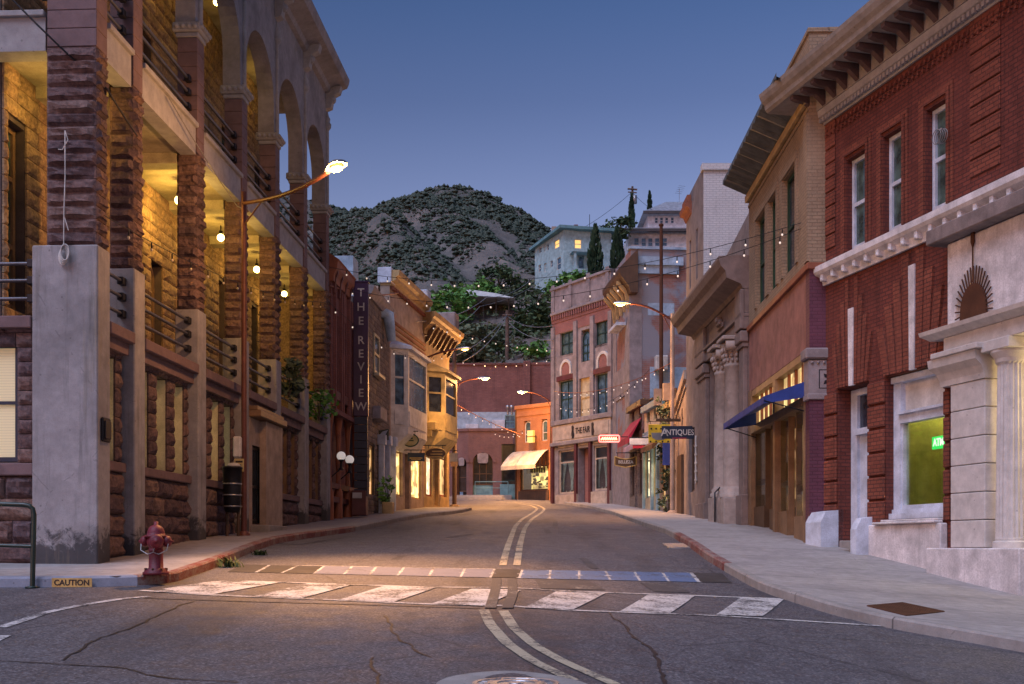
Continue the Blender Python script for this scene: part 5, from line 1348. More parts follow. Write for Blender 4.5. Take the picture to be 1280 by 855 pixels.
# sign band and shopfront
mb = MB(); mb.box(F, .05, LF-.1, .0, .06, zs0+.01, zs1-.01)
for (a, b) in ((U(717), U(697)), (U(741.5), U(719)), (U(763), U(743))): mb.box(F, a+.06, b-.06, .06, .09, zs0+.12, zs1-.12)
mb.build('sign_band', MT['fairshop'], CB)
uc = U(730); mb = MB(); text_mb(mb, F, 'THE FAIR', uc, .1, (zs0+zs1)/2, .46, .004, flipu=True, bold=.012, sx=.72); 
for du in (-.95, .95):
    z0 = (zs0+zs1)/2; mb.prism(F, [(uc+du-.06,z0-.36),(uc+du+.05,z0-.36),(uc+du+.12,z0-.1),(uc+du+.08,z0+.1),(uc+du+.1,z0+.3),(uc+du,z0+.36),(uc+du-.1,z0+.25),(uc+du-.06,z0+.08),(uc+du-.14,z0-.12)], .091, .11)
mb.build('sign_lettering', MT['ink'], CB)
mb = MB()
for (a, b) in ((U(722), U(698)), (U(739), U(723)), (U(764), U(742))): mb.box(F, a+.04, b-.04, 0, .05, gF+3.15, zs0-.2)
mb.build('fascia_panel', MT['fairshop'], CB)
for i, h in enumerate(sh):
    if i == 1:
        mb = MB(); mb.box(F, h[0]+.2, h[1]-.05, -.9, -.85, h[2], h[3]); mb.box(F, h[0], h[0]+.16, -.5, .02, h[2], h[3]); d = mb.build('door', MT['maroon'], CB); continue
    mb = MB(); mb.box(F, h[0]-.2, h[1]+.2, -1.2, -1.15, h[2]-.2, h[3]); o = mb.build('display_back', MT['shopwarm2'], CB)
    window(F, h[0], h[1], h[2], h[3], -.08, CB, MT['fairshop'], MT['clear'], rails=(.72,), fw=.09)
    mb = MB(); nn = 14
    for s0_, s1_, x0 in ((h[0]+.05, (h[0]+h[1])/2, 0), ((h[0]+h[1])/2, h[1]-.05, 1)):
        L = s1_-s0_
        for k in range(nn):
            t0, t1 = k/nn, (k+1)/nn
            for side in (0, 1):
                e0 = .5*L*(1-.75*math.sin(PI*.5*min(1, t0*1.1))); e1 = .5*L*(1-.75*math.sin(PI*.5*min(1, t1*1.1)))
                z0, z1 = h[2]+.2+(h[3]-.8-h[2])*(1-t0), h[2]+.2+(h[3]-.8-h[2])*(1-t1)
                if side == 0: mb.face([F(s0_,-.3,z0),F(s0_+e0,-.28,z0),F(s0_+e1,-.28,z1),F(s0_,-.3,z1)])
                else: mb.face([F(s1_,-.3,z0),F(s1_-e0,-.28,z0),F(s1_-e1,-.28,z1),F(s1_,-.3,z1)])
    mb.build('curtain', MT['offwhite'], o)
    mb = MB()
    for k in range(5): u = h[0]+.2+(h[1]-h[0]-.4)*k/4; mb.lathe(F(u, -.5, h[2]+.05), [(.05,0),(.1,.1),(.06,.3),(.09,.42),(.0,.5)], 8)
    build_each(mb, 'display_item', MT['globeoff'], o)
mb = MB(); mb.box(F, sh[0][0]-.05, sh[0][1]+.15, .0, .12, gF-.4, gF+.5); mb.box(F, sh[2][0]-.05, sh[2][1]+.1, .0, .12, gF-.4, gF+.55); mb.build('stall_riser', MT['fairshop'], CB)
mb = MB()
for u in (.06, U(740.5)+.0, U(722.5), LF-.22): mb.box(F, u, u+.2, .0, .14, gF-.4, zs0-.2)
build_each(mb, 'shop_pilaster', MT['maroon'], CB)
# side facing along the street
F = FF2; L2 = 4.65; zb_ = F.g(2)-.5; zt2 = ztop-1.5
hs = [(1.2, 3.6, zq(765, 470), zq(765, 400)), (1.2, 3.6, zq(765,470)-4.6, zq(765,470)-1.5)]
mb = MB(); mb.wall(F, 0, L2, zb_, zt2-.9, hs, -.4, 0); mb.build('side_wall', MT['fairstone'], CB)
for h in hs: window(F, h[0], h[1], h[2], h[3], -.1, CB, MT['maroon'], MT['glass'], nu=5, rails=(.6,), fw=.08)
mb = MB(); mb.sweep(F, -.6, L2-.5, [(-.3,zt2-.9),(.05,zt2-.9),(.15,zt2-.6),(.5,zt2-.15),(.6,zt2+.05),(.62,zt2+.25),(-.3,zt2+1.2)]); mb.build('side_cornice', MT['wooddark'], CB)
mb = MB()
for k in range(5): u = .2+k*.9; mb.prism(F.sub(u, 0, 'near'), [(-.0,zt2-1.5),(-.0,zt2-.62),(-.6,zt2-.2),(-.6,zt2-.35),(-.2,zt2-.8),(-.1,zt2-1.5)], -.1, .1)
build_each(mb, 'cornice_bracket', MT['tantrim'], CB)
mb = MB(); mb.box(F, .8, 3.0, .02, .5, hs[0][2]+1.9, hs[0][2]+2.05); mb.build('sill_canopy', MT['bluewhite'], CB)
mb = MB(); mb.box(FF1, 0.1, LF, -9, -.42, gF, ztop-.5); mb.build('body_wall', MT['fairbrick'], CB)
NE = F.sub(0, 0, 'near')
EW = thing('ghost_sign_building', 'tall patched brick end wall with faded painted signs above the little shops', 'building', NE(4, -2, gz(8, 54)))
mb = MB(); mb.box(NE, .05, 12, -4, 0, 3, 16.1); mb.build('wall', MT['ghostwall'], EW)
mb = MB(); mb.box(NE, 0.3, 2.6, -.3, .25, 15.3, 15.7); mb.box(NE, .4, 2.4, 0, .15, 14.9, 15.3); mb.box(NE, -.05, 12, -.35, .1, 16.1, 16.22); mb.build('coping', MT['paleblue'], EW)
mb = MB(); mb.box(NE, .05, .6, .001, .03, 7, 16.3); mb.build('faded_strip', MT['fairstone'], EW)
mb = MB(); mb.box(NE, 1.0, 4.5, .002, .012, 8.2, 10.4); mb.box(NE, .9, 2.2, .002, .012, 12.9, 13.5); build_each(mb, 'painted_panel', MT['paleblue'], EW)
mb = MB(); mb.box(NE, 1.2, 1.8, .02, .45, 10.2, 10.9, .03)
for k in range(6): mb.box(NE, 1.25, 1.75, .45, .46, 10.28+.1*k, 10.31+.1*k)
tag(mb.build('air_conditioner', MT['offwhite']), 'boxy air conditioner hung on the ghost sign wall', 'air conditioner')
mb = MB(); mb.box(NE, 2.9, 3.7, .4, 1.2, 8, 11.2, .02); mb.box(NE, 2.8, 3.8, .3, 1.3, 11.2, 11.4, .02); mb.box(NE, 3.1, 3.5, .6, 1.0, 11.4, 11.9); tag(mb.build('chimney_stack', MT['tanpaint']), 'stubby cream chimney stack in front of the ghost sign wall', 'chimney')
# ------------------------------------------------------------------ row on the left beyond the arcaded building
F = FM; U = F.u
R1 = thing('dark_red_building', 'dark rose brick house with tall narrow windows and porch posts', 'building', F(2, -3, gz(-6, 38)))
b = U(452); zb_ = F.g(2)-.4; zt = F.z(430, 345)
zq = F.z; hw = [(u, u+.55, zq(430, 508), zq(430, 402)) for u in (.55, 1.75, 2.95)]
mb = MB(); mb.wall(F, .04, b-.02, F.g(2)+4.0, zt-.6, hw, -.4, 0); mb.box(F, .04, b-.02, -6, -.5, zb_, zt-.5); mb.build('wall', MT['darkred'], R1)
for h in hw: window(F, *h, -.15, R1, MT['wooddark'], MT['glass'], rails=(.5,), fw=.05)
mb = MB()
for h in hw: mb.box(F, h[0]-.25, h[0]-.12, 0, .1, h[2]-.3, zt-.7); mb.box(F, h[1]+.12, h[1]+.25, 0, .1, h[2]-.3, zt-.7)
mb.box(F, .05, b-.05, 0, .16, h[2]-.45, h[2]-.3); build_each(mb, 'pilaster', MT['darkred'], R1)
mb = MB(); mb.sweep(F, -.02, 2.72, [(-.4,zt-.62),(.08,zt-.62),(.10,zt-.4),(.2,zt-.2),(.22,zt+.0),(.27,zt+.06),(-.4,zt+.5)]); rc_ = mb.build('cornice', MT['orangetrim'], R1)
for k in range(4):
    u = .2+k*.75; mb = MB(); mb.prism(F.sub(u, 0, 'near'), [(0,zt-1.0),(0,zt-.45),(-.18,zt-.25),(-.18,zt-.35),(-.12,zt-.5),(-.07,zt-.95)], -.12, .0); mb.build('bracket', MT['maroon'], rc_)
mb = MB(); mb.box(F, .04, b-.02, -1.6, -1.5, zb_, F.g(2)+4.0); mb.box(F, .04, b-.02, -1.5, .06, F.g(2)+3.85, F.g(2)+4.15, .02); mb.build('porch_wall', MT['maroon'], R1)
for u in (.25, 1.6, 3.1, 4.3):
    mb = MB(); g = F.g(u); mb.lathe(F(u,-.12,g), [(.15,-.3),(.15,.9),(.09,1.0),(.07,1.6),(.10,2.0),(.06,2.3),(.10,3.0),(.16,3.4),(.18,3.85)], 8); mb.build('porch_post', MT['orangetrim'], R1)
mb = MB(); 
for z in (.5, .95): mb.box(F, .25, b-.4, -.2, -.05, F.g(2)+z, F.g(2)+z+.18)
mb.build('porch_rail', MT['maroon'], R1)
for px, py, l in ((426.5, 570, 'white globe lantern on the dark porch, nearer of the pair'), (437, 574.5, 'white globe lantern on the dark porch, farther of the pair')):
    u = U(px, .25); p = F(u, .25, F.z(px, py, .25)); g = thing('porch_globe', l, 'globe lamp', p-Vector((0,0,.45)), 'white porch globes')
    mb = MB(); mb.sphere(p, .15); mb.build('globe', MT['globewhite'], g)
    mb = MB(); mb.lathe(p-Vector((0,0,.45)), [(.1,0),(.05,.08),(.04,.25),(.1,.33)], 8); mb.tube([p-Vector((0,0,.4)), F(u,-.1,p.z-.7)], .02); mb.build('bracket', MT['iron'], g)
# The Review blade sign
Yb = 39.0; bl = Fr(0, Yb, 1, 0); X = lambda px: (px-640)/FPX*Yb; Z = lambda py: EYE+(HY-py)/FPX*Yb
sg = thing('review_sign', 'tall purple blade sign lettered THE REVIEW down its face', 'sign', (X(451), Yb, Z(620)))
mb = MB(); mb.box(bl, X(441.5), X(460), -.22, .0, Z(520), Z(352), .015); mb.box(bl, X(440.5), X(461), -.24, .015, Z(353), Z(351), .01); mb.build('board', MT['signpurple'], sg)
mb = MB()
for k in range(10): mb.box(bl, X(442.5), X(459), -.2, -.02-.01*(k%2), Z(620-10*k), Z(611-10*k))
mb.build('clad_base', MT['navy'], sg)
mb = MB()
for ch, py in zip('THEREVIEW', (366,384,401.5,425.6,442.5,458.6,474.8,491.6,508.4)): text_mb(mb, bl, ch, X(451.2), .005, Z(py), .40, .004, bold=.004)
mb.build('lettering', MT['letter'], sg)
mb = MB(); mb.box(bl, X(440), X(458), -.5, .15, gz(-5.5, 41)+.1, Z(613), .02); tag(mb.build('wooden_kiosk', MT['maroon']), 'brown wooden box stand at the foot of the purple blade sign', 'box stand')
mb = MB(); mb.box(bl, X(441.5), X(453), .15, .17, Z(623), Z(616)); tag(mb.build('notice_board', MT['offwhite']), 'small pale notice on the brown box stand', 'notice')
# rubble stone house
R2 = thing('stone_house', 'rubble stone house with a cream framed window and white posts', 'building', F(8, -3, gz(-6, 44)))
a, b = U(459), 10.9; zb_ = F.g(8)-.4; zt = F.z(470, 392)+.3
hz1 = (U(466)+.05, U(471)+.35, zq(469, 468), zq(469, 418)); g = F.g(8)
hz2 = [(a+.4, a+1.5, g+.6, g+2.6), (a+4.0, a+5.0, g+.4, g+2.6)]
mb = MB(); mb.wall(F, a, b, zb_, zt, [hz1]+hz2, -.5, -.05); mb.box(F, a, b, -6, -.55, zb_, zt); wo_ = mb.build('wall', MT['mortar'], R2)
mb = MB(); mb.rough(F, a, b, zb_, zt, 0, .22, .4, .035, [hz1]+hz2, nx=2, nz=2); mb.build('stonework', MT['rubble'], wo_)
window(F, *hz1, .06, R2, MT['cream'], MT['glass'], rails=(.5,), fw=.1, sill=(MT['cream'], .2))
for h in hz2: window(F, *h, -.1, R2, MT['tantrim'], MT['shopwarm2'], nu=2, fw=.07)
mb = MB(); mb.sweep(F, a-.02, b, [(-.3,zt),(.1,zt),(.25,zt+.25),(.28,zt+.4),(-.3,zt+.45)]); mb.box(F, U(466)-.2, U(466)+1.2, 0, .35, g+3.6, g+4.1, .03); mb.build('cornice', MT['fairstone'], R2)
mb = MB(); mb.box(F, a+.3, a+1.3, -1.5, -.6, zt+.4, zt+1.6); mb.build('roof_box', MT['paleblue'], R2)
for px in (471.5, 479, 486):
    u = U(px); mb = MB(); mb.box(F, u, u+.22, .05, .27, F.g(u)-.3, F.g(u)+3.1, .01); mb.box(F, u-.06, u+.28, .0, .34, F.g(u)+2.7, F.g(u)+3.1, .02); mb.build('porch_post', MT['bluewhite'], R2)
mb = MB(); mb.box(F, U(487)-.4, 10.85, -3, -.35, zt, F.z(488, 376)); mb.build('chimney', MT['darkred'], R2)
mb = MB(); mb.box(F, 8.6, 9.8, -1.2, -.3, zt-.4, F.z(482, 376)); mb.build('roof_shed', MT['bluewhite'], R2)
mb = MB(); mb.tube([F(9.0,-.3,zt+.1), F(9.2,.25,zt-.1), F(9.4,.35,zt-1.1)], .32, 10, r2=.18); mb.build('gutter_head', MT['paleblue'], R2)
sg = thing('green_awning_sign', 'small green hanging sign with a white leaf shape by the stone house', 'sign', F(U(473,.7), .7, F.z(473, 552)))
Yb = F(U(473), 0, 0).y; bl = Fr(0, Yb, 1, 0)
mb = MB(); mb.prism(bl, [(X(461),Z(550)),(X(486),Z(550)),(X(486),Z(536)),(X(462),Z(540))], -.04, .0); mb.build('board', MT['green'], sg)
mb = MB(); mb.prism(bl, [(X(474),Z(544.5)),(X(479),Z(545.5)),(X(482),Z(543)),(X(485),Z(537.5)),(X(478),Z(539.5))], .002, .02); mb.build('leaf_shape', MT['bluewhite'], sg)
mb = MB(); u = U(468); mb.box(F, u, u+.5, .3, .7, F.g(u)-.1, F.g(u)+.45, .02); pt = mb.build('wooden_planter', MT['tantrim']); tag(pt, 'wooden planter box with a leafy plant before the stone house', 'planter')
# cream building with bay window
F = FC; U = F.u; zq = F.z
R3 = thing('cream_building', 'cream plastered building with a white hanging bay window', 'building', F(3, -3, gz(-5, 50)))
b = 6.07; g = F.g(3); zb_ = g-.4; zt = F.z(505, 372)
sw = [(.6, 2.1, g+.5, g+2.9), (2.5, 3.3, g, g+2.9), (3.6, 5.6, g+.5, g+2.9)]
mb = MB(); mb.wall(F, 0, b, zb_, zt, sw, -.4, 0); mb.box(F, 0, b, -7, -.5, zb_, zt); mb.build('wall', MT['tanpaint'], R3)
mb = MB(); mb.sweep(F, -.02, b, [(-.4,zt),(.06,zt),(.10,zt+.15),(.26,zt+.22),(.28,zt+.34),(.40,zt+.42),(.44,zt+.62),(-.4,zt+.66)]); mb.build('cornice', MT['tantrim'], R3)
mb = MB()
for dz in (1.95, 1.72, 1.5): mb.sweep(F, 0.02, b-.02, [(0,zt-dz),(.05,zt-dz),(.10,zt-dz+.04),(.10,zt-dz+.10),(0,zt-dz+.13)])
for k in range(24): mb.box(F, .1+.245*k, .2+.245*k, .02, .16, zt-.16, zt-.02)
mb.build('belt_moulding', MT['orangetrim'], R3)
mb = MB(); mb.box(F, -.1, .55, -.5, .1, zt+.1, zt+.75, .02); mb.build('parapet_pier', MT['bluewhite'], R3)
for i, h in enumerate(sw):
    if i == 1: mb = MB(); mb.box(F, h[0], h[1], -.3, -.25, h[2], h[3]); mb.build('door', MT['tantrim'], R3)
    else: window(F, *h, -.1, R3, MT['tantrim'], MT['shopwarm'], rails=(.8,), fw=.08)
def bay(F, a, b, out, z0, z1, zr, par, fm, gm, roofm, name='bay_window'):
    k = out*.8; pts = [(a,0),(a+k,out),(b-k,out),(b,0)]
    mb = MB()
    for (p, q) in zip(pts, pts[1:]):
        fr = Fr.__new__(Fr); A = F(p[0],p[1],0); B = F(q[0],q[1],0); L = (B-A).length; fr.O = A; fr.d = (B-A)/L; fr.n = Vector((fr.d.y, -fr.d.x, 0))
        if fr.n.dot(F.n) < 0 and p[1] == q[1]: fr.n = -fr.n
        mb.wall(fr, 0, L, z0-1.2, z1+.25, [(.19, L-.19, z0, z1)], -.12, 0)
        mb.box(fr, .19, L-.19, -.09, -.03, z0+(z1-z0)*.55-.04, z0+(z1-z0)*.55+.04)
        mb.box(fr, .16, L-.16, -.0, .03, z0-.85, z0-.25)
    o = mb.build(name, fm, par)
    g_ = MB()
    for (p, q) in zip(pts, pts[1:]):
        A = F(p[0],p[1],0); B = F(q[0],q[1],0); t = (B-A).normalized(); nn = Vector((-t.y, t.x, 0))
        if nn.dot(F.n) > 0: nn = -nn
        A = A+t*.1+nn*.07; B = B-t*.1+nn*.07
        g_.face([A+Vector((0,0,z0)), B+Vector((0,0,z0)), B+Vector((0,0,z1)), A+Vector((0,0,z1))])
    g_.build('pane', gm, o)
    r = MB(); e = .18; lo = [F(a-e,0,z1+.25), F(a+k-e*.6,out+e,z1+.25), F(b-k+e*.6,out+e,z1+.25), F(b+e,0,z1+.25)]; up_ = Vector((0,0,.14)); c0, c1 = F(a+.3,0,zr), F(b-.3,0,zr)
    for p, q in zip(lo, lo[1:]): r.face([p, q, q+up_, p+up_])
    l2 = [p+up_ for p in lo]; r.face([l2[0], l2[1], c0]); r.face([l2[1], l2[2], c1, c0]); r.face([l2[2], l2[3], c1]); r.face(lo[::-1]); r.build('bay_roof', roofm, o)
    u_ = MB(); lo = [F(*p, z0-1.2) for p in pts]; u_.face(lo); l3 = [F(a+.1,0,z0-1.9), F(b-.1,0,z0-1.9)]
    u_.face([lo[0], lo[1], l3[0]]); u_.face([lo[1], lo[2], l3[1], l3[0]]); u_.face([lo[2], lo[3], l3[1]]); u_.build('bay_base', fm, o)
    return o
bay(F, .2, 4.6, .62, zq(510, 515), zq(510, 456), zq(508, 436), R3, MT['offwhite'], MT['glassb'], MT['bluewhite'])
# yellow building with bay window, corner
F = FY; U = F.u; zq = F.z
R4 = thing('yellow_bay_building', 'yellow building with an ornate bay window at the far street corner', 'building', F(2.5, -3, gz(-4, 56)))
b = U(561.5); g = F.g(2.5); zb_ = g-.4; zt = F.z(545, 428)
sw = [(.4, 1.6, g+.4, g+2.9), (1.9, 2.6, g, g+2.9), (2.9, b-.5, g+.5, g+2.9)]
mb = MB(); mb.wall(F, 0, b, zb_, zt, sw, -.4, 0); mb.box(F, 0, b, -7, -.5, zb_, zt); mb.build('wall', MT['tantrim'], R4)
mb = MB(); mb.sweep(F, -.02, b+.1, [(-.4,zt),(.08,zt),(.12,zt+.2),(.5,zt+.5),(.55,zt+.66),(.66,zt+.74),(.70,zt+.95),(-.4,zt+1.0)], .5, .3); cz = mb.build('cornice', MT['tantrim'], R4)
for k in range(7): u = .2+(b-.6)*k/6; mb = MB(); mb.prism(F.sub(u, 0, 'near'), [(0,zt-.4),(0,zt+.2),(-.5,zt+.48),(-.5,zt+.34),(-.16,zt-.25)], -.16, 0); mb.build('bracket', MT['wooddark'], cz)
mb = MB(); mb.box(F, -.1, .5, -.6, .2, zt+1.0, zt+2.1, .05); mb.build('parapet_urn', MT['bluewhite'], R4)
mb = MB(); mb.box(F, b-.7, b+.1, -.5, .5, zt+.4, zt+1.9, .05); mb.build('parapet_scroll', MT['fairstone'], R4)
for i, h in enumerate(sw):
    if i == 1: mb = MB(); mb.box(F, h[0], h[1], -.3, -.25, h[2], h[3]); mb.build('door', MT['maroon'], R4)
    else: window(F, *h, -.1, R4, MT['orangetrim'], MT['shoppale'] if i == 0 else MT['shopwarm2'], rails=(.8,), fw=.08)
bay(F, .2, b-.9, .8, zq(545, 520), zq(545, 478), zq(540, 455), R4, MT['yellowp'], MT['glass'], MT['yellowp'])
mb = MB(); mb.box(F, .1, b-.3, .0, .55, g+3.5, g+3.9, .03); mb.box(F, .05, b-.2, 0, .35, g+3.2, g+3.48); mb.build('shop_cornice', MT['yellowp'], R4)
# hanging signs at the far left corner
def blade(px0, px1, py0, py1, Yb, bm_, name, lab, oval=False, text=None, tm='gold', tsz=.2, second=None):
    bl = Fr(0, Yb, 1, 0); X = lambda px: (px-640)/FPX*Yb; Z = lambda py: EYE+(HY-py)/FPX*Yb
    sg = thing(name, lab, 'sign', (X((px0+px1)/2), Yb, Z(py1)))
    mb = MB()
    if oval:
        cx, cz, rx, rz = X((px0+px1)/2), Z((py0+py1)/2), (X(px1)-X(px0))/2, (Z(py0)-Z(py1))/2
        mb.prism(bl, [(cx+rx*math.cos(2*PI*k/28), cz+rz*math.sin(2*PI*k/28)) for k in range(28)], -.04, .0)
    else: mb.box(bl, X(px0), X(px1), -.04, 0, Z(py1), Z(py0), .01)
    mb.build('board', MT[bm_], sg)
    if oval:
        mb = MB(); mb.tube([(cx+rx*math.cos(2*PI*k/28), Yb-.01, cz+rz*math.sin(2*PI*k/28)) for k in range(29)], .03, 6, False); mb.build('rim', MT[tm], sg)
    mb = MB()
    for k, (tx, dy) in enumerate(text or []): text_mb(mb, bl, tx, X((px0+px1)/2), .006, Z((py0+py1)/2)+dy, tsz, .004, bold=.003)
    if second:
        for q in second: mb.box(bl, X(q[0]), X(q[1]), .0, .008, Z(q[3]), Z(q[2]))
    if mb.v: mb.build('motif', MT[tm], sg)
    mb = MB(); mb.tube([(X(px0)-.3, Yb-.02, Z(py0)+.12), (X(px1), Yb-.02, Z(py0)+.12)], .02); mb.tube([(X(px0)+.15,Yb-.02,Z(py0)+.12),(X(px0)+.15,Yb-.02,Z(py0)-.03)], .012); mb.tube([(X(px1)-.15,Yb-.02,Z(py0)+.12),(X(px1)-.15,Yb-.02,Z(py0)-.03)], .012); mb.build('hanger', MT['iron'], sg)
    return sg
blade(503, 523, 542.5, 558, 48.5, 'yellowp', 'oval_sign', 'yellow oval hanging sign with a green motif', True, None, 'sash', second=[(509,517,550,551.5),(511,516,547,549)])
blade(509.5, 531, 566, 576.5, 49.0, 'navy', 'board_sign', 'dark rectangular hanging sign below the yellow oval', False, None, 'gold', second=[(512,528,572,573),(514,526,574,574.6)])
blade(531.5, 557.5, 560, 574, 51.0, 'wooddark', 'carved_sign', 'brown carved oval hanging sign before the yellow building', True, None, 'gold', second=[(540,553,563.5,564.8),(538,553,567,568.3),(536,552,570.5,571.8)])
blade(562, 572, 566, 577, 57.0, 'galv', 'corner_sign', 'small grey hanging sign beside the far timber pole', False)
blade(563, 572, 572, 583, 58.6, 'fairshop', 'corner_board', 'pale pinkish board behind the small grey hanging sign', False)
# ------------------------------------------------------------------ the end of the street
FO = Fr(.25, 71.8, 2.25, -2.0)
OB = thing('orange_shop', 'orange brick two storey shop with a cream awning and lit window', 'building', FO(1.5, -2, gz(1, 71)))
F = FO; U = F.u; L = U(690.5); g = F.g(1.5)-.12; zt = F.z(668, 505)
hw = [(U(655), U(663), zq(0,0) if 0 else F.z(659, 553), F.z(659, 526)), (U(677), U(684), F.z(680, 551), F.z(680, 524))]
hs = (U(650), U(685), F.z(668,613), F.z(668,582))
mb = MB(); mb.wall(F, 0, L, g-.5, zt-.25, hw+[hs], -.35, 0); mb.box(F, 0, L, -6, -3.0, g-.5, zt-.3); mb.build('wall', MT['orangew'], OB)
mb = MB(); mb.box(F, -.05, L, -.35, .12, zt-.25, zt, .03); mb.box(F, 0, L, 0, .06, zt-.7, zt-.62); mb.build('coping', MT['orangew'], OB)
for h in hw: window(F, h[0], h[1], h[2], h[3]-.3, -.1, OB, MT['offwhite'], MT['glassg'], fw=.06, arch=True)
window(F, *hs, -.08, OB, MT['wooddark'], MT['clear'], rails=(), fw=.07)
mb = MB(); mb.box(F, hs[0]-.1, hs[1]+.1, -1.3, -1.25, hs[2]-.1, hs[3]+.1); bk = mb.build('display_back', MT['shopwarm'], OB)
mb = MB()
for k in range(26):
    u = hs[0]+.15+random.random()*(hs[1]-hs[0]-.4); z = hs[2]+.15+random.random()*1.0; s = random.uniform(.08,.22); mb.box(F, u, u+s, -1.0, -.9, z, z+s*.8)
for k in range(8): u = hs[0]+.2+k*.2; mb.box(F, u, u+.1, -.5, -.4, hs[3]-.45, hs[3]-.1)
build_each(mb, 'display_item', MT['wooddark'], bk)
mb = MB(); mb.box(F, hs[0]-.1, hs[1]+.1, 0, .06, g-.4, hs[2]-.02); mb.build('stall_riser', MT['wooddark'], OB)
zaw = F.z(668, 563); mb = MB(); a, b = U(643), U(686); n = 8; A = []
for k in range(n+1):
    t = k/n; A.append((1.3*t**.85, zaw-1.0*t**1.25))
for (p, q) in zip(A, A[1:]): mb.face([F(a,p[0],p[1]),F(b,p[0],p[1]),F(b,q[0],q[1]),F(a,q[0],q[1])], True)
e = A[-1]; mb.face([F(a,e[0],e[1]),F(b,e[0],e[1]),F(b,e[0],e[1]-.25),F(a,e[0],e[1]-.25)]); mb.build('awning', MT['creamawn'], OB)
mb = MB()
for k in range(7):
    t0 = k/7*1.3; zt_ = lambda v: zaw-1.0*(min(1, v/1.3)**(1/.85))**1.25
    if k % 2 == 0: mb.face([F(b,t0,zaw-1.2),F(b,t0+.18,zaw-1.2),F(b,t0+.18,zt_(t0+.18)),F(b,t0,zt_(t0))])
mb.build('awning_side', MT['wooddark'], OB)
mb = MB(); mb.tube([F(0.02,.05,g-.3), F(.02,.05,zt-.3)], .05); mb.tube([F(L-.08,.06,g-.3), F(L-.08,.06,zt-.3)], .05); build_each(mb, 'downpipe', MT['wooddark'], OB)
sg = thing('amber_sign', 'square backlit amber box sign on the orange brick wall', 'sign', F(U(663), .5, F.z(663, 553)))
mb = MB(); u = U(662.5, .6); mb.box(F, u-.23, u+.23, .4, .6, F.z(663,553,.6), F.z(663,546,.6)); mb.box(F, u-.23, u+.23, .4, .6, F.z(663,545.4,.6), F.z(663,538,.6)); mb.build('light_box', MT['amberbox'], sg)
mb = MB(); mb.tube([F(u, .02, F.z(663,545.7)), F(u, .5, F.z(663,545.7))], .03); mb.box(F, u-.25, u+.25, .38, .62, F.z(663,545.9,.6), F.z(663,545.2,.6)); mb.build('bracket', MT['iron'], sg)
# plum brick end building with arches
FE = Fr(-2.85, 73.2, 1, 0)
EB = thing('arched_end_building', 'plum brick single storey building with round arched openings closing the street', 'building', FE(0, -2, gz(-1, 73)))
F = FE; U = F.u; L = U(646); g = F.g(.5)+.05; zt = F.z(610, 537)
h1 = (U(591), U(616), g, g+2.2); h2 = (U(627), U(645), g, F.z(630, 555)); 
mb = MB(); mb.wall(F, 0, h1[0], g-.6, zt, [], -.5, 0); mb.build('wall', MT['endbrick'], EB); mb = MB(); mb.wall(F, h1[1], L, g-.6, zt, [h2], -.5, 0); r = (h1[1]-h1[0])/2
mb.arch(F, h1[0], h1[1], g+2.2, zt, -.5, 0, 16, r); mb.build('wall', MT['endbrick'], EB)
FE2 = Fr(-5.6, 74.3, 2.75, -1.1); L2 = 2.962; a0, a1 = FE2.u(571), FE2.u(583); r2 = (a1-a0)/2
mb = MB(); mb.wall(FE2, 0, a0, g-.6, zt, [], -.5, 0); mb.build('wall', MT['endbrick'], EB); mb = MB(); mb.wall(FE2, a1, L2, g-.6, zt, [], -.5, 0); mb.arch(FE2, a0, a1, g+2.2, zt, -.5, 0, 14, r2); mb.build('wall', MT['endbrick'], EB)
mb = MB()
for (f, u0, u1, rr) in ((FE, h1[0], h1[1], r), (FE2, a0, a1, r2)):
    c = (u0+u1)/2
    for k in range(12):
        p, q = PI*k/12, PI*(k+1)/12; ro = rr+.22
        mb.prism(f, [(c-ro*math.cos(p), g+2.2+ro*math.sin(p)), (c-ro*math.cos(q), g+2.2+ro*math.sin(q)), (c-rr*math.cos(q), g+2.2+rr*math.sin(q)), (c-rr*math.cos(p), g+2.2+rr*math.sin(p))], 0, .05)
mb.box(FE, 0, L, 0, .08, zt-.1, zt+.08); mb.box(FE2, 0, L2, 0, .08, zt-.1, zt+.08); mb.build('arch_ring', MT['endbrick'], EB)
window(FE, h1[0], h1[1], g+.75, g+2.2, -.25, EB, MT['wooddark'], MT['glassdark'], nu=3, rails=(.5,), arch=True)
window(FE2, a0, a1, g+.3, g+2.2, -.25, EB, MT['wooddark'], MT['glassdark'], nu=1, rails=(.5,), arch=True)
window(FE, h2[0], h2[1], g+1.0, h2[3], -.2, EB, MT['green'], MT['glassdark'], nu=1, rails=(.5,))
mb = MB(); mb.box(FE, h1[0], h1[1], -.3, -.28, g-.4, g+.72); mb.box(FE, h2[0]-.1, h2[1]+.1, -.3, .5, g-.4, g+.75); mb.build('stall_riser', MT['tealtrim'], EB)
for f, c, z in ((FE, (h1[0]+h1[1])/2, g+2.45), (FE2, (a0+a1)/2, g+2.3)):
    mb = MB(); w_ = .34 if f is FE else .2
    mb.prism(f, [(c-w_,z-.2),(c-w_*.8,z-.3),(c+w_*.8,z-.3),(c+w_,z-.2),(c+w_*1.05,z+.3),(c+w_*.5,z+.38),(c-w_*.5,z+.38),(c-w_*1.05,z+.3)], .0, .04); 
    tag(mb.build('crest_sign', MT['fairstone']), 'pale crest shaped sign hanging in the wide arch' if f is FE else 'pale crest shaped sign hanging in the narrow arch', 'sign')
mb = MB(); mb.box(FE, -1.0, U(640), .0, 1.6, g-.7, g-.0, .02); mb.box(FE, -4, U(628), 1.6, 2.0, g-.7, g-.12, .02); mb.build('step', MT['kerb'], EB)
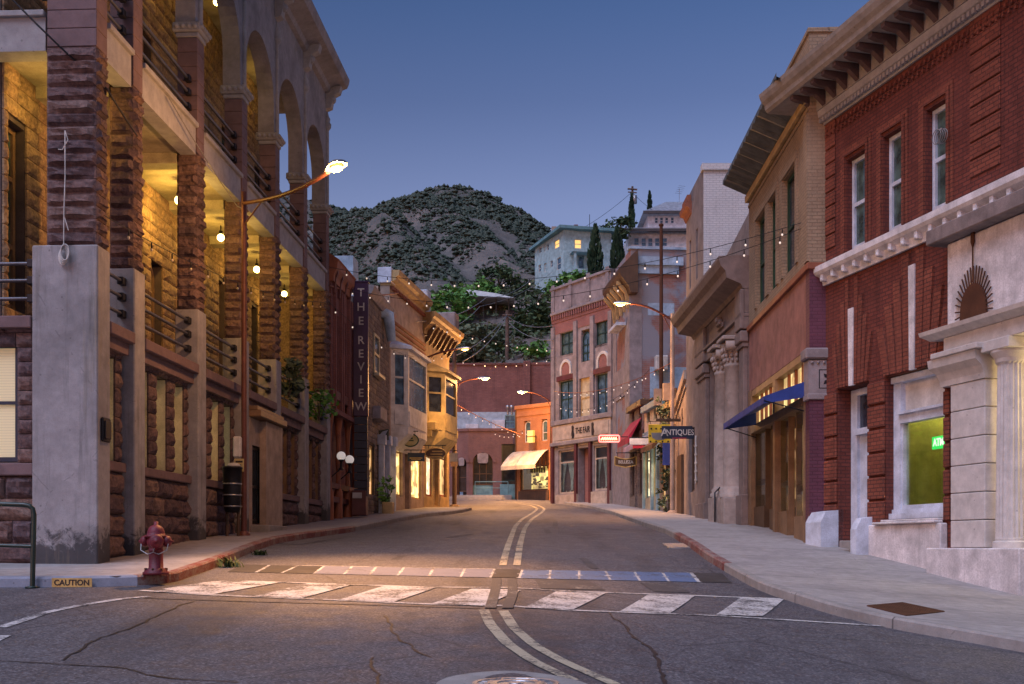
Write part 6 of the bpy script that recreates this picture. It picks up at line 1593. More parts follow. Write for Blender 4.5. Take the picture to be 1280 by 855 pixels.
mb = MB(); pts = [FE(h1[0]+.2, 1.5, g), FE(h1[0]+.2, 1.5, g+.85), FE(h1[1]+1.0, 1.5, g+.85)]; mb.tube(pts, .03); mb.tube([FE(h1[1]+1.0, 1.5, g+.85), FE(h1[1]+1.0, 1.5, g)], .03); mb.tube([FE(h1[0]+.2, 1.5, g+.45), FE(h1[1]+1.0, 1.5, g+.45)], .02); mb.build('handrail', MT['tealtrim'], EB)
mb = MB(); mb.box(FE, -.5, L, -5, -3.5, g-.5, zt-.2); mb.build('body_wall', MT['wooddark'], EB)
# pale blue flaking wall behind and the great brick wall
BW = thing('pale_blue_wall', 'flaking pale blue rooftop wall behind the plum brick building', 'wall', (0, 78, 8))
FW = Fr(-4.6, 78, 1, 0); U = FW.u; mb = MB(); mb.box(FW, 0, U(646.5), -.4, 0, 3, FW.z(600, 515)); mb.build('wall', MT['paleblue'], BW)
mb = MB(); mb.box(FW, U(615), U(632), 0, .1, FW.z(620,537), FW.z(620,525)); mb.box(FW, U(582), U(598), .0, .06, FW.z(590,536), FW.z(590,530)); mb.build('panel', MT['bluewhite'], BW)
window(FW, U(631), U(644), FW.z(640,536), FW.z(640,519), .1, BW, MT['tealtrim'], MT['glassb'], nu=2)
mb = MB(); mb.lathe(FW(U(634.5),.05,FW.z(634,518)), [(.06,0),(.06,.35),(.13,.45),(.13,.6),(0,.65)], 8); mb.lathe(FW(U(639.5),.05,FW.z(634,518)), [(.06,0),(.06,.35),(.13,.45),(.13,.6),(0,.65)], 8); build_each(mb, 'vent', MT['galv'], BW)
BB = thing('great_brick_building', 'large blank weathered purple brick wall rising behind the end of the street', 'building', (-1, 84, 5))
FW = Fr(-7.5, 81.5, 1, -.012); U = FW.u; mb = MB(); zt = FW.z(600, 456); mb.box(FW, 0, U(694), -5, 0, 3, zt); mb.build('wall', MT['bigbrick'], BB)
mb = MB(); mb.box(FW, U(654), U(663), -.5, .25, zt-5, zt+.25, .03); mb.box(FW, U(663), U(694), -.5, .05, zt, zt+.16); mb.box(FW, 0, U(654), -.5, .1, zt, zt+.12); mb.build('coping', MT['bigbrick'], BB)
# ------------------------------------------------------------------ hillside and mountain
def hz(X, Y):
    if Y < 112: z = 13.2+.47*(Y-82)
    elif Y < 165: z = 27.3+.22*(Y-112)
    else: z = 38.96-.05*(Y-165)
    z -= .10*max(0, -X)*(1 if Y < 165 else 0)
    z += .13*max(0, min(X, 30))
    return z+1.0*noise.noise(Vector((X*.12, Y*.12, 3)))+.35*noise.noise(Vector((X*.5, Y*.5, 1)))
def ssheet(xs, ys, f, name, mat):
    return struct(grid_sheet(xs, ys, f, name, mat))
ssheet(frange(-70, 80, 75), [78]+frange(82, 175, 60), lambda x, y: hz(x, y) if y > 81 else 2.0, 'hillside', MT['rock'])
def mat_mountain():
    m, t = new_mat('mountain ground'); v = wpos(t)
    a = nz(t, v, .012, 8, .65, .5); b = nz(t, v, .09, 8, .7); f = nz(t, v, .6, 5, .7)
    c = ramp(t, b, [(.3,(.11,.105,.10)),(.52,(.18,.165,.15)),(.75,(.27,.24,.21))])
    c = mix(t, rng(t, a, .48, .62, 0, .5), c, (.08,.09,.08))
    c = mix(t, rng(t, f, .52, .7, 0, .6), c, (.07,.075,.07))
    return fin(t, m, c, .95, f, .8, 1.5, 0, .1)
MT['mount'] = mat_mountain()
ridge = [(-600,240),(-300,222),(-190,212),(-125,206),(-104,198.5),(-93,195.5),(-84,196.5),(-73,201),(-62,205),(-50,209),(-40,211.3),(-33,211.6),(-24,210),(-12,205.5),(0,199),(10,193),(24,183),(45,171),(80,158),(140,150),(300,160),(600,190)]
def zr(x):
    return (interp(ridge, x-6)+2*interp(ridge, x)+interp(ridge, x+6))/4
def mz(X, Y):
    t = min(1, max(0, (Y-175)/475)); s = X/(.45+.55*t)
    base = 24+(zr(X)-24)*(t**1.12 if t < 1 else 1)
    if Y > 650: base = zr(X)-(Y-650)*.55
    env = max(0, 1-abs(t-.5)*2.0)**.6 if Y <= 650 else 0
    rv = abs(noise.noise(Vector((X*.022+Y*.006, Y*.006, 5))))*2-.6
    n1 = noise.noise(Vector((X*.05, Y*.03, 2))); n2 = noise.noise(Vector((X*.15, Y*.1, 8)))
    z = base+env*(13*rv+6*n1)+2.2*n2+1.5*noise.noise(Vector((X*.35,Y*.3,3)))
    # nearer dark spur on the left flank
    sp = 5*math.exp(-((X+92)/34)**2-((Y-430)/95)**2); z += sp
    if X > -5: z -= 7*math.exp(-((Y-330)/120)**2)*min(1, (X+5)/25)
    return z
ssheet(frange(-620, 620, 310), frange(172, 650, 190)+[670, 720, 800], mz, 'mountain', MT['mount'])
# chaparral: one mass of small irregular bushes
def blob(mb, c, r, n=1, sq=1.05):
    pts = [Vector((0,0,1)), Vector((0,0,-.4))]+[Vector((math.cos(2*PI*k/5), math.sin(2*PI*k/5), .25*random.uniform(-1,1.2))) for k in range(5)]
    pts = [c+Vector((p.x*r*random.uniform(.7,1.3), p.y*r*random.uniform(.7,1.3), p.z*r*sq*random.uniform(.8,1.2))) for p in pts]
    mb.add(pts, [(0,2+k,2+(k+1)%5) for k in range(5)]+[(1,2+(k+1)%5,2+k) for k in range(5)])
mb = MB(); cnt = 0
while cnt < 21000:
    Y = 190+480*random.random()**.75; tpx = random.uniform(405, 700); X = (tpx-640)/FPX*Y*1.0
    if random.random() < .25: X = random.uniform(-.35, .35)*Y
    dn = noise.noise(Vector((X*.03, Y*.02, 11)))+.5*noise.noise(Vector((X*.09, Y*.06, 4)))
    top = max(0, (Y-380)/250); low = (Y < 330 and X > -45)
    p = .26+1.5*dn+.5*noise.noise(Vector((X*.3, Y*.2, 21)))+.45*top-(.75 if low else 0)+(.5 if X < -.13*Y else 0)
    if random.random() > p: continue
    r = random.choice((.4,.6,.6,.9,1.2,1.7))*random.uniform(.8,1.2)*(.8+.3*top); z = mz(X, Y)
    for q in range(random.choice((1,2,2,3))): blob(mb, Vector((X+random.uniform(-1,1)*r, Y+random.uniform(-1,1)*r, z+r*.3*random.random())), r*random.uniform(.5,1))
    cnt += 1
tag(mb.build('chaparral', MT['shrub']), 'dark scrub covering the mountain slopes', 'scrub', kind='stuff')
# ------------------------------------------------------------------ trees
def leaves(mb, c, rad, n, ls, clumps=None, flat=.35):
    c = Vector(c); k = clumps or max(6, n//55); cs = []
    for _ in range(k):
        d = Vector((random.gauss(0,1), random.gauss(0,1), random.gauss(0,1))).normalized()*random.uniform(.45,1.0)**.6
        cs.append((Vector((d.x*rad[0], d.y*rad[1], d.z*rad[2])), random.uniform(.18,.38)))
    for i in range(n):
        o, w_ = random.choice(cs); m = min(rad)
        p = c+o+Vector((random.gauss(0,w_)*rad[0], random.gauss(0,w_)*rad[1], random.gauss(0,w_)*rad[2]*.8))*.75
        a = Vector((random.gauss(0,1), random.gauss(0,1), random.gauss(0,flat))).normalized(); b = a.cross(Vector((random.gauss(0,1), random.gauss(0,1), random.gauss(0,1)))).normalized()
        s = ls*random.uniform(.6,1.4)
        mb.face([p-a*s*.5, p+b*s*.3, p+a*s*.6, p-b*s*.3])
def tree(px, py, Y, wpx, hpx, mat, lab, name='hill_tree', n=1300, ls=.42, cat='tree', group='trees on the hillside'):
    """crown centred on the given point of the hill, sizes given as seen from the street"""
    k = Y/FPX; c = P(px, py, Y); rx, rz = wpx*k/2, hpx*k/2; zb_ = min(hz(c.x, Y)-.2, c.z-rz*.8)
    o = thing(name, lab, cat, (c.x, Y, zb_), group)
    mb = MB(); r0 = max(.12, rx*.08); tp = [Vector((c.x, Y, zb_)), Vector((c.x+.1*rx, Y, (zb_+c.z)/2)), Vector((c.x, Y, c.z+rz*.3))]; mb.tube(tp, r0, 7, r2=r0*.35)
    for q in range(5):
        a = 2*PI*q/5; mb.tube([Vector((c.x, Y, c.z-rz*.5)), Vector((c.x+math.cos(a)*rx*.6, Y+math.sin(a)*rx*.6, c.z+rz*random.uniform(-.1,.5)))], r0*.5, 5, r2=r0*.15)
    mb.build('trunk', MT['bark'], o)
    mb = MB(); leaves(mb, c, (rx*.85, rx*.85, rz*.85), n, ls); mb.build('crown', MT[mat], o)
    return o
def cypress(px, y0, y1, Y, wpx, lab, n=1100):
    k = Y/FPX; x = (px-640)*k; zt, zb_ = EYE+(HY-y0)*k, EYE+(HY-y1)*k; o = thing('cypress', lab, 'tree', (x, Y, zb_), 'cypress trees by the houses')
    mb = MB(); mb.tube([(x,Y,min(zb_-.5,hz(x,Y)-.3)), (x,Y,zt-.5)], .15, 6, r2=.03); mb.build('trunk', MT['bark'], o)
    mb = MB(); R = wpx*k/2
    for i in range(n):
        t = random.random(); prof = R*(math.sin(PI*min(1,(t*.92+.08))**.8)**.7)*(1-.35*t); a = random.uniform(0, 2*PI); rr = prof*random.uniform(.6,1.08)
        p = Vector((x+math.cos(a)*rr, Y+math.sin(a)*rr, zb_+(zt-zb_)*t)); d = Vector((math.cos(a)*.3, math.sin(a)*.3, 1)).normalized(); b = d.cross(Vector((random.gauss(0,1),random.gauss(0,1),0))).normalized(); s = .45*random.uniform(.6,1.3)
        mb.face([p-d*s*.5, p+b*s*.22, p+d*s*.7, p-b*s*.22])
    mb.build('crown', MT['cypress'], o); return o
for a in [(566,385,100,62,62,'leafmid','bright green round tree left of the pale shelter roof',1500),(596,372,108,58,52,'leafmid','green tree whose crown tops the shelter roof on its left side',1200),
          (622,352,118,64,36,'leafdark','dark spreading tree just above the shelter roof',1200),(668,408,96,58,100,'leafdark','tall dark tree between the utility pole and the rose brick block',1900),
          (650,372,112,44,40,'leafdark','dark tree right of the shelter roof',900),(704,362,99,48,40,'leafmid','green tree under the teal house, left part',1100),(728,354,97,40,32,'leafmid','green tree under the teal house, right part',800),
          (604,418,94,70,36,'leafgrey','grey green low tree in the middle of the slope',1000),(560,432,91,50,40,'leafdark','dark tree behind the far street lamp on the left slope',900),
          (590,440,89,52,30,'leafgrey','olive bush tree just above the great brick wall, left part',800),(664,442,88,56,28,'leafmid','green bush tree just above the great brick wall, right part',800),(622,440,90,36,30,'leafdark','dark bush tree left of the utility pole base',600),
          (538,400,104,40,50,'leafgrey','olive tree at the left edge of the slope',800),(772,288,116,46,34,'leafdark','broad dark tree between the two tall cypresses',900)]:
    tree(a[0], a[1], a[2], a[3], a[4], a[5], a[6], n=a[7])
cypress(744, 282, 352, 101, 21, 'tall cypress beside the teal house entrance'); cypress(771.5, 284, 350, 102, 20, 'tall cypress left of the white house')
cypress(789.5, 243, 292, 124, 9, 'slim cypress in front of the crossarm pole', 600); cypress(812, 240, 268, 132, 6, 'slimmest cypress behind the white house roof', 350)
mb = MB()
for _ in range(620):
    Y = random.uniform(83, 150); X = random.uniform(-.13, .17)*Y; z = hz(X, Y); r = random.uniform(.4, 1.3)
    leaves(mb, (X, Y, z+r*.4), (r, r, r*.6), 34, .34, 4)
tag(mb.build('hillside_brush', MT['leafgrey']), 'low brush covering the hillside above the brick wall', 'brush', kind='stuff')
# ------------------------------------------------------------------ houses on the hill
TH = thing('teal_house', 'pale teal two storey house on the hillside with a lamplit window', 'house', (5.1, 111, 27.5), 'houses on the hill')
A, B, C = Vector((2.36,115.5,0)), Vector((5.05,109.5,0)), Vector((9.8,110.4,0)); 
def edge(A, B):
    f = Fr.__new__(Fr); f.O = A.copy(); f.d = (B-A).normalized(); f.n = Vector((f.d.y, -f.d.x, 0)); return f, (B-A).length
zt, zb_ = 32.75, 25.0
f1, l1 = edge(A, B); f2, l2 = edge(B, C)
q1 = lambda px0, px1, y0, y1, f: (f.u(px0), f.u(px1), f.z((px0+px1)/2, y1), f.z((px0+px1)/2, y0))
w1 = [q1(674,677,309,316,f1), q1(680,682,306,314,f1), q1(683.5,686,305,313,f1), q1(693,699,300,310,f1), q1(673,676,331,340,f1), q1(680,683,329,340,f1), q1(688,691,326,334,f1), q1(696,701,322,337,f1)]
w2 = [q1(718,727,299,311,f2)]; dh = q1(723,730,320,338,f2)
mb = MB(); mb.wall(f1, 0, l1, zb_, zt, w1, -.3, 0); mb.wall(f2, 0, l2, zb_, zt, w2+[dh], -.3, 0); mb.hexa([(3.2,113.8,zb_),(5.15,110.0,zb_),(9.3,110.8,zb_),(8.5,116,zb_),(3.2,113.8,zt-.1),(5.15,110.0,zt-.1),(9.3,110.8,zt-.1),(8.5,116,zt-.1)]); mb.build('wall', MT['teal'], TH)
for i, h in enumerate(w1): window(f1, *h, -.06, TH, MT['offwhite'], MT['winorange'] if i == 3 else MT['glassb'], fw=.05)
window(f2, *w2[0], -.06, TH, MT['offwhite'], MT['winorange'], fw=.07); window(f2, dh[0], dh[1], dh[2], dh[3]-.3, -.1, TH, MT['tealtrim'], MT['glassb'], arch=True, fw=.06)
mb = MB(); e = .55
lo = [A+Vector((-.6,.6,zt-.35)), B+Vector((-.4,-.7,zt)), C+Vector((.5,-.6,zt-.1)), Vector((8.5,117,zt-.2))]; mb.hexa(lo+[p+Vector((0,0,.28)) for p in lo]); mb.build('roof', MT['tealtrim'], TH)
mb = MB(); mb.box(f2, dh[0]-.9, dh[1]+.9, 0, 1.2, dh[3]+.1, dh[3]+.3); 
for u in (dh[0]-.7, dh[1]+.5): mb.box(f2, u, u+.22, .9, 1.12, dh[2]-.2, dh[3]+.1)
mb.box(f2, dh[0]-1, dh[1]+1, 0, 1.3, dh[2]-1.2, dh[2]-.15); mb.build('porch', MT['teal'], TH)
mb = MB(); mb.wbox(4.0,4.5,113,113.5,zt,zt+1.3); mb.build('chimney', MT['tanpaint'], TH); mb = MB(); mb.wbox(6.2,6.6,112,112.4,zt,zt+1.2); mb.build('chimney', MT['darkred'], TH)
WH = thing('white_house', 'white two tier house with grey metal roofs high on the hill', 'house', (15, 120, 31), 'houses on the hill')
fw_ = Fr(12.25, 118, 1, 0); Zp = lambda y, v=0: fw_.z(820, y, v)
ws = [(fw_.u(px), fw_.u(px+6.3), Zp(308), Zp(297)) for px in (792.5, 801.5, 810, 818.5, 828)]
mb = MB(); mb.wall(fw_, 0, 8, 24, Zp(290), ws, -.3, 0); mb.box(fw_, .05, 8, -7, -.35, 24, Zp(290)); u2 = fw_.u(813)
wu = [(fw_.u(px, -2), fw_.u(px+4.2, -2), Zp(279, -2), Zp(271.5, -2)) for px in (818.5, 825, 831.5, 838.5)]
mb.wall(fw_, u2, 8, Zp(290), Zp(265, -2), wu, -2.3, -2); mb.box(fw_, u2+.02, 8, -7, -2.4, Zp(290), Zp(265,-2)); mb.build('wall', MT['housewhite'], WH)
for h in ws: window(fw_, *h, -.08, WH, MT['bluewhite'], MT['glassb'], fw=.06)
for h in wu: window(fw_, *h, -2.08, WH, MT['bluewhite'], MT['glassb'], fw=.05)
mb = MB(); zl_, zh_ = Zp(289.5), Zp(283); mb.hexa([fw_(-.6,.8,zl_), fw_(8.5,.8,zl_), fw_(8.5,-2.1,zh_), fw_(-.6,-2.1,zh_), fw_(-.6,.8,zl_+.2), fw_(8.5,.8,zl_+.2), fw_(8.5,-2.1,zh_+.2), fw_(-.6,-2.1,zh_+.2)])
z1, z2 = Zp(265,-1.5), Zp(253,-4); mb.hexa([fw_(u2-.6,-1.2,z1), fw_(8.5,-1.2,z1), fw_(8.5,-7.5,z1), fw_(u2-.6,-7.5,z1), fw_(u2+2.2,-3.8,z2), fw_(8.5,-3.8,z2), fw_(8.5,-4.8,z2), fw_(u2+2.2,-4.8,z2)]); mb.build('roof', MT['roofgrey'], WH)
mb = MB(); mb.box(fw_, -.62, 8.5, .7, .85, zl_-.2, zl_+.1); mb.box(fw_, u2-.62, 8.5, -1.3, -1.15, z1-.25, z1+.05); mb.build('eave_board', MT['roofdark'], WH)
mb = MB(); mb.box(fw_, 6.3, 8.2, -1.9, -.6, Zp(283,-1), Zp(281,-1)); 
for k in range(6): mb.tube([fw_(6.3+.35*k,-.6,Zp(283,-1)), fw_(6.3+.35*k,-.6,Zp(275,-1))], .03, 4)
mb.tube([fw_(6.3,-.6,Zp(275,-1)), fw_(8.2,-.6,Zp(275,-1))], .04, 4); mb.build('balcony', MT['housewhite'], WH)
mb = MB(); q = fw_(6.0,-4.2,z2); mb.tube([q, q+Vector((0,0,1.6))], .025, 4)
for k in range(5): mb.tube([q+Vector((-.5+.2*k*.5, -.3, 1.0+.2*k)), q+Vector((.3+.1*k, .3, 1.1+.2*k))], .015, 4)
tag(mb.build('tv_antenna', MT['galv']), 'spindly television antenna on the white house roof', 'antenna')
# shelter roof
sr = thing('hillside_shelter', 'open shelter with a wide pale hipped roof on the hillside', 'shelter', (P(603,376,103).x, 103, hz(-3, 103)))
mb = MB(); k = 103/FPX; x0, x1 = (562-640)*k, (643-640)*k; z = EYE+(HY-374)*k; zt = EYE+(HY-361.5)*k
lo = [Vector((x0,101,z)), Vector((x1,101.5,z-.2)), Vector((x1,107,z-.2)), Vector((x0,106.5,z))]; hi = [Vector((x0+1.8,103,zt)), Vector((x1-1.6,103.4,zt-.3)), Vector((x1-1.6,105,zt-.3)), Vector((x0+1.8,104.8,zt))]; mb.hexa(lo+hi); mb.build('roof', MT['offwhite'], sr)
mb = MB()
for x in frange(x0+.8, x1-.5, 4): mb.tube([(x,102,z-2.6), (x,102,z)], .06, 6)
mb.wbox(x0+1, x1-1, 104.5, 105.5, z-3, z-.2); mb.build('post', MT['bark'], sr)
# rock outcrop
mb = MB()
for _ in range(60):
    X, Y = random.uniform(-10, 5), random.uniform(118, 150); r = random.uniform(.4, 1.3); z = hz(X, Y); sd = random.random()*50
    bm = bmesh.new(); bmesh.ops.create_icosphere(bm, subdivisions=2, radius=r)
    for v in bm.verts: v.co *= 1+.35*noise.noise(v.co*1.3+Vector((sd,0,0))); v.co.z *= .7; v.co += Vector((X, Y, z))
    mb.from_bm(bm)
tag(mb.build('rock_outcrop', MT['fairstone']), 'pale boulders scattered on the upper slope', 'rocks', kind='stuff')
# ------------------------------------------------------------------ street lamps
def cobra(name, lab, base, top, head, mat, r, energy, lit=True, arm_from=None, wall=False, tilt=0, roll=0, pool=8, cone=100):
    o = thing(name, lab, 'street lamp', base, 'street lamps along the road')
    base, top, head = Vector(base), Vector(top), Vector(head)
    if not wall:
        mb = MB(); mb.tube([base-Vector((0,0,.3)), base+Vector((0,0,.02)), top], r, 12, r2=r*.75); mb.lathe(base, [(r*1.9,-.3),(r*1.9,.04),(r*1.2,.1)], 12); mb.build('pole', MT[mat], o)
    a0 = Vector(arm_from) if arm_from else top-Vector((0,0,.25)); mb = MB(); pts = []
    for k in range(9):
        t = k/8; p = a0.lerp(head, t); p.z = a0.z+(head.z-a0.z)*math.sin(t*PI/2); pts.append(p)
    mb.tube(pts, .045, 8); mb.tube([a0-Vector((0,0,.5)), pts[2]], .02, 6); mb.build('arm', MT['rust'], o)
    d = (head-pts[-2]).normalized(); d.z *= .2; d.normalize(); s = Vector((-d.y, d.x, 0)); u = Vector((0,0,1)); mb = MB()
    sec = [(-.05,.05,.05),(.1,.10,.08),(.3,.15,.10),(.52,.16,.09),(.66,.10,.05)]; n = 10; rings = []
    for (l, w_, h) in sec: rings.append([head+d*l+s*math.cos(PI*k/(n-1))*w_+u*(math.sin(PI*k/(n-1))*h) for k in range(n)])
    vs = [q for rr in rings for q in rr]; mb.add(vs, [(i*n+k, i*n+k+1, (i+1)*n+k+1, (i+1)*n+k) for i in range(len(sec)-1) for k in range(n-1)], True); mb.face(rings[0]); mb.face(rings[-1])
    for i in range(len(sec)-1): mb.face([rings[i][0], rings[i][-1], rings[i+1][-1], rings[i+1][0]])
    hd = mb.build('head', MT['galv'], o)
    c = head+d*.40-u*.02; mb = MB(); m = 12; rings = []
    for j in range(5):
        ph = PI/2*j/4; rings.append([c+d*.19*math.cos(ph)*math.cos(2*PI*k/m)+s*.11*math.cos(ph)*math.sin(2*PI*k/m)-u*(.02+.06*math.sin(ph)) for k in range(m)])
    mb.add([q for rr in rings for q in rr], [(i*m+k, i*m+(k+1)%m, (i+1)*m+(k+1)%m, (i+1)*m+k) for i in range(4) for k in range(m)], True); mb.build('lens', MT['lens' if lit else 'lensdim'], hd)
    light(o, 'POINT', c-u*.22, energy, SODIUM, .10)
    light(o, 'SPOT', c-u*.17, energy*pool, SODIUM, .12, rot=(math.radians(tilt),math.radians(roll),0), spot=math.radians(cone), blend=1.0)
    return o
Y = 25.2; x = (305-640)/FPX*Y; g = gz(x, Y)+.15
cobra('street_lamp', 'tall rusty street lamp with a long arm in front of the arcaded building', (x,Y,g), (x,Y,EYE+(HY-240)/FPX*Y), P(410,215,21.3), 'rust', .075, 290, tilt=-21, roll=-7, pool=11, cone=64)
a0 = FY(.1, .02, 10.6)
cobra('street_lamp', 'glowing street lamp on a long wall arm over the yellow building', a0, a0, P(571.5,436.5,52.5), 'rust', .06, 28, pool=30, wall=True, arm_from=a0)
Y = 59.3; x = (568-640)/FPX*Y; g = gz(x, Y)
cobra('street_lamp', 'street lamp on the timber pole at the far left corner', (x,Y,g), (x,Y,EYE+(HY-440)/FPX*Y), P(597,473,Y), 'pole', .14, 360, arm_from=(x,Y,EYE+(HY-482)/FPX*Y))
Y = 67.5; x = (690.5-640)/FPX*Y; g = gz(x, Y)
cobra('street_lamp', 'farthest street lamp between the orange shop and the rose brick block', (x,Y,g), (x,Y,EYE+(HY-498)/FPX*Y), P(660,490,Y), 'rust', .08, 380)
Y = 44.4; x = (843-640)/FPX*Y-.08; g = gz(x, Y)+.15
cobra('street_lamp', 'street lamp with a pale dimly glowing head beside the cream annex', (x,Y,g), (x,Y,EYE+(HY-392)/FPX*Y), P(788,379.5,Y), 'tanpaint', .11, 190, lit=False)
# ------------------------------------------------------------------ string lights
def string(lab, A, B, sag, n, rb=.045, wirem='wire', drop=.12, t0=.03, t1=.97, name='string_light', wr=.008, bulbm='bulb'):
    A, B = Vector(A), Vector(B); o = thing(name, lab, 'string lights', A, 'string lights over the street')
    f = lambda t: A.lerp(B, t)-Vector((0,0,sag*4*t*(1-t)))
    mb = MB(); mb.tube([f(k/24) for k in range(25)], wr, 5, False)
    for k in range(n):
        p = f(t0+(t1-t0)*(k+.5)/n); mb.lathe(p-Vector((0,0,drop)), [(rb*.45,0),(rb*.55,.0),(rb*.55,drop*.8),(.006,drop)], 6)
    mb.build('wire', MT[wirem], o)
    for k in range(n):
        p = f(t0+(t1-t0)*(k+.5)/n); b = MB(); b.sphere(p-Vector((0,0,drop+rb*.8)), rb, 8, 6, (1,1,1.2)); b.build('bulb', MT[bulbm], o)
    return o
string('upper string of bulbs from the tan brick corner to the arcaded building', P(1028,270,25), P(408,333,36), .9, 17, 0.024)
string('lower string of bulbs from the tan brick corner to the dark red house', P(1026,276,25), P(418,356,38.5), 1.15, 18, 0.024)
string('warm lit string of bulbs along the left row over the purple sign', P(400,366,34.5), P(560,442,57), .9, 10, 0.026)
string('string of bulbs high over the bend before the green slope', P(527,402,49), P(693,436,62), .2, 11, 0.03)
string('string of bulbs over the bend just above the great brick wall', P(568,448,59), P(693,446,63), .35, 9, 0.028)
string('string of bulbs from the rose brick block to the lamp by the cream annex', P(692,489,63), P(842,452,44.5), .5, 16, 0.027, 'orangetrim', wr=.014)
string('string of bulbs slung low in front of THE FAIR upper windows', P(695,505,63), P(812,462,50), .9, 14, 0.027)
string('short string of bulbs over the plum brick arches', P(615,538,72.5), P(657,536,71), .35, 7, 0.028)
string('string of bulbs from the timber pole toward the orange shop', P(569,505,59), P(655,545,70), .1, 10, 0.026, 'orangetrim', wr=.02)
string('string of bulbs along the front of the arcaded building', FL(.1,.06,7.05), FL(16.9,.1,9.3), .35, 15, 0.024, bulbm='globeoff')
def cable(lab, pts, r=.01, m='wire', name='cable'):
    mb = MB(); P2 = []
    for a, b in zip(pts, pts[1:]):
        a, b = Vector(a), Vector(b)
        for k in range(8): t = k/8; P2.append(a.lerp(b, t)-Vector((0,0,.015*(b-a).length*4*t*(1-t))))
    P2.append(Vector(pts[-1])); mb.tube(P2, r, 5, False); return tag(mb.build(name, MT[m]), lab, 'cable', 'overhead cables')
cable('dark cable slanting over the corner pier of the arcaded building', [P(-30,-50,18.0), P(58,42,18.1), FL(.3,.03,9.2), FL(1.6,.03,8.9)], .016)
cable('thick orange lit cable from the arcaded building to the cream parapet', [P(412,357,35.8), P(498,366,47.8)], .03, 'orangetrim')  # rust colour paints in the orange lamplight on the cable
cable('thin grey cable from the arcaded building out to the street lamp', [FL(3.2,.03,10.2), FL(7,.2,9.3), P(306,262,25.2)], .012, 'gwire')
up = thing('utility_pole', 'timber utility pole rising behind the great brick wall', 'utility pole', P(634,460,88)-Vector((0,0,2)))
mb = MB(); mb.tube([P(634,470,88), P(634,388,88)], .2, 8, r2=.13); mb.build('pole', MT['pole'], up)
mb = MB(); mb.tube([P(628,394,87.8), P(640,394,87.8)], .07, 6); mb.build('crossarm', MT['pole'], up)
up = thing('utility_pole', 'tall dark utility pole with crossarm on the skyline by the white house', 'utility pole', P(790.5,300,126))
mb = MB(); mb.tube([P(790.5,300,126), P(790.5,233,126)], .18, 8, r2=.12); mb.build('pole', MT['pole'], up)
mb = MB(); mb.tube([P(784.5,236,125.8), P(796.5,237,125.8)], .1, 6); mb.tube([P(785,240,125.8), P(796,241,125.8)], .07, 6); mb.build('crossarm', MT['pole'], up)
mb = MB(); mb.lathe(P(793.5,250,125.6), [(0,-.4),(.25,-.4),(.25,.5),(0,.55)], 8); mb.build('transformer', MT['galv'], up)
pm = thing('dark_mast', 'tall dark rusty pole standing before the ghost sign wall', 'pole', P(826.5,520,51))
mb = MB(); mb.tube([P(826.5,520,51), P(826.5,283,51)], .10, 8, r2=.075); mb.build('shaft', MT['rustiron'], pm)
mb = MB(); mb.lathe(P(826.5,283,51), [(.075,0),(.11,.02),(.11,.1),(0,.16)], 8); mb.build('cap', MT['rustiron'], pm)
cable('cable from the hillside pole down toward the far street lamp', [P(634,394,88), P(578,452,56)], .022, 'gwire')
cable('second cable from the hillside pole down to the left row', [P(634,393,88), P(560,448,58)], .022, 'gwire')
cable('cable from the hillside pole to the rose brick block, upper', [P(634,395,88), P(692,407,63)], .018, 'gwire')
cable('cable from the hillside pole to the rose brick block, lower', [P(636,403,88), P(692,425,63)], .022, 'gwire')
cable('long cable rising over the slope toward the teal house', [P(520,402,50), P(608,372,75), P(668,345,108)], .022, 'gwire')
cable('long cable over the slope below the shelter', [P(530,420,52), P(600,383,78), P(690,340,109)], .018, 'gwire')
cable('skyline cable from the crossarm pole to the teal house', [P(790,240,126), P(720,290,112)], .02, 'wire')
cable('skyline cable from the crossarm pole to the white house', [P(790,240,126), P(815,262,119)], .02, 'wire')
cable('thin aerial mast on the teal house roof', [P(737,290,111), P(737,268,111)], .03, 'wire', 'aerial_mast')
# ------------------------------------------------------------------ hydrant
hx = (195-640)/FPX*16.45; hy = 16.45; hg = gz(hx, hy)+.15
hy_ = thing('fire_hydrant', 'weathered red fire hydrant at the kerb corner', 'fire hydrant', (hx, hy, hg)); c = Vector((hx, hy, hg))
mb = MB(); mb.lathe(c, [(.0,.0),(.19,.0),(.19,.035),(.165,.05),(.165,.075),(.105,.10),(.10,.30),(.098,.34),(.108,.345),(.108,.365),(.10,.37),(.10,.40),(.125,.44),(.135,.49),(.125,.53),(.11,.545)], 20); mb.build('barrel', MT['hyd'], hy_)
mb = MB(); mb.lathe(c, [(.11,.545),(.165,.55),(.165,.575),(.13,.585),(.125,.62),(.11,.67),(.08,.71),(.04,.73),(.03,.735),(.03,.78),(0,.785)], 20); mb.build('bonnet', MT['hyd'], hy_)
for ax, l, nm in (((1,0,0),.0,'side_outlet'), ((-1,0,0),0,'side_outlet'), ((.35,-1,0),0,'front_outlet')):
    mb = MB(); R = 1.25 if nm == 'front_outlet' else 1.0; a = Vector(ax).normalized()
    mb.lathe(c+Vector((0,0,.49)), [(.065*R,.08),(.065*R,.13),(.08*R,.135),(.085*R,.165),(.075*R,.20),(.055*R,.215),(.022,.22),(.02,.25),(0,.25)], 14, axis=a); mb.build(nm, MT['hyd'], hy_)
mb = MB()
for k in range(8): a = 2*PI*k/8; q = c+Vector((.155*math.cos(a), .155*math.sin(a), .075)); mb.lathe(q, [(0,0),(.018,0),(.018,.022),(0,.025)], 6)
mb.build('bolt', MT['rustiron'], hy_)
mb = MB()
for s in (-1, 1): mb.tube([c+Vector((s*.2,-.05,.47)), c+Vector((s*.19,-.1,.36)), c+Vector((s*.08,-.13,.30)), c+Vector((0,-.13,.33)), c+Vector((.04,-.17,.42))], .008, 5)
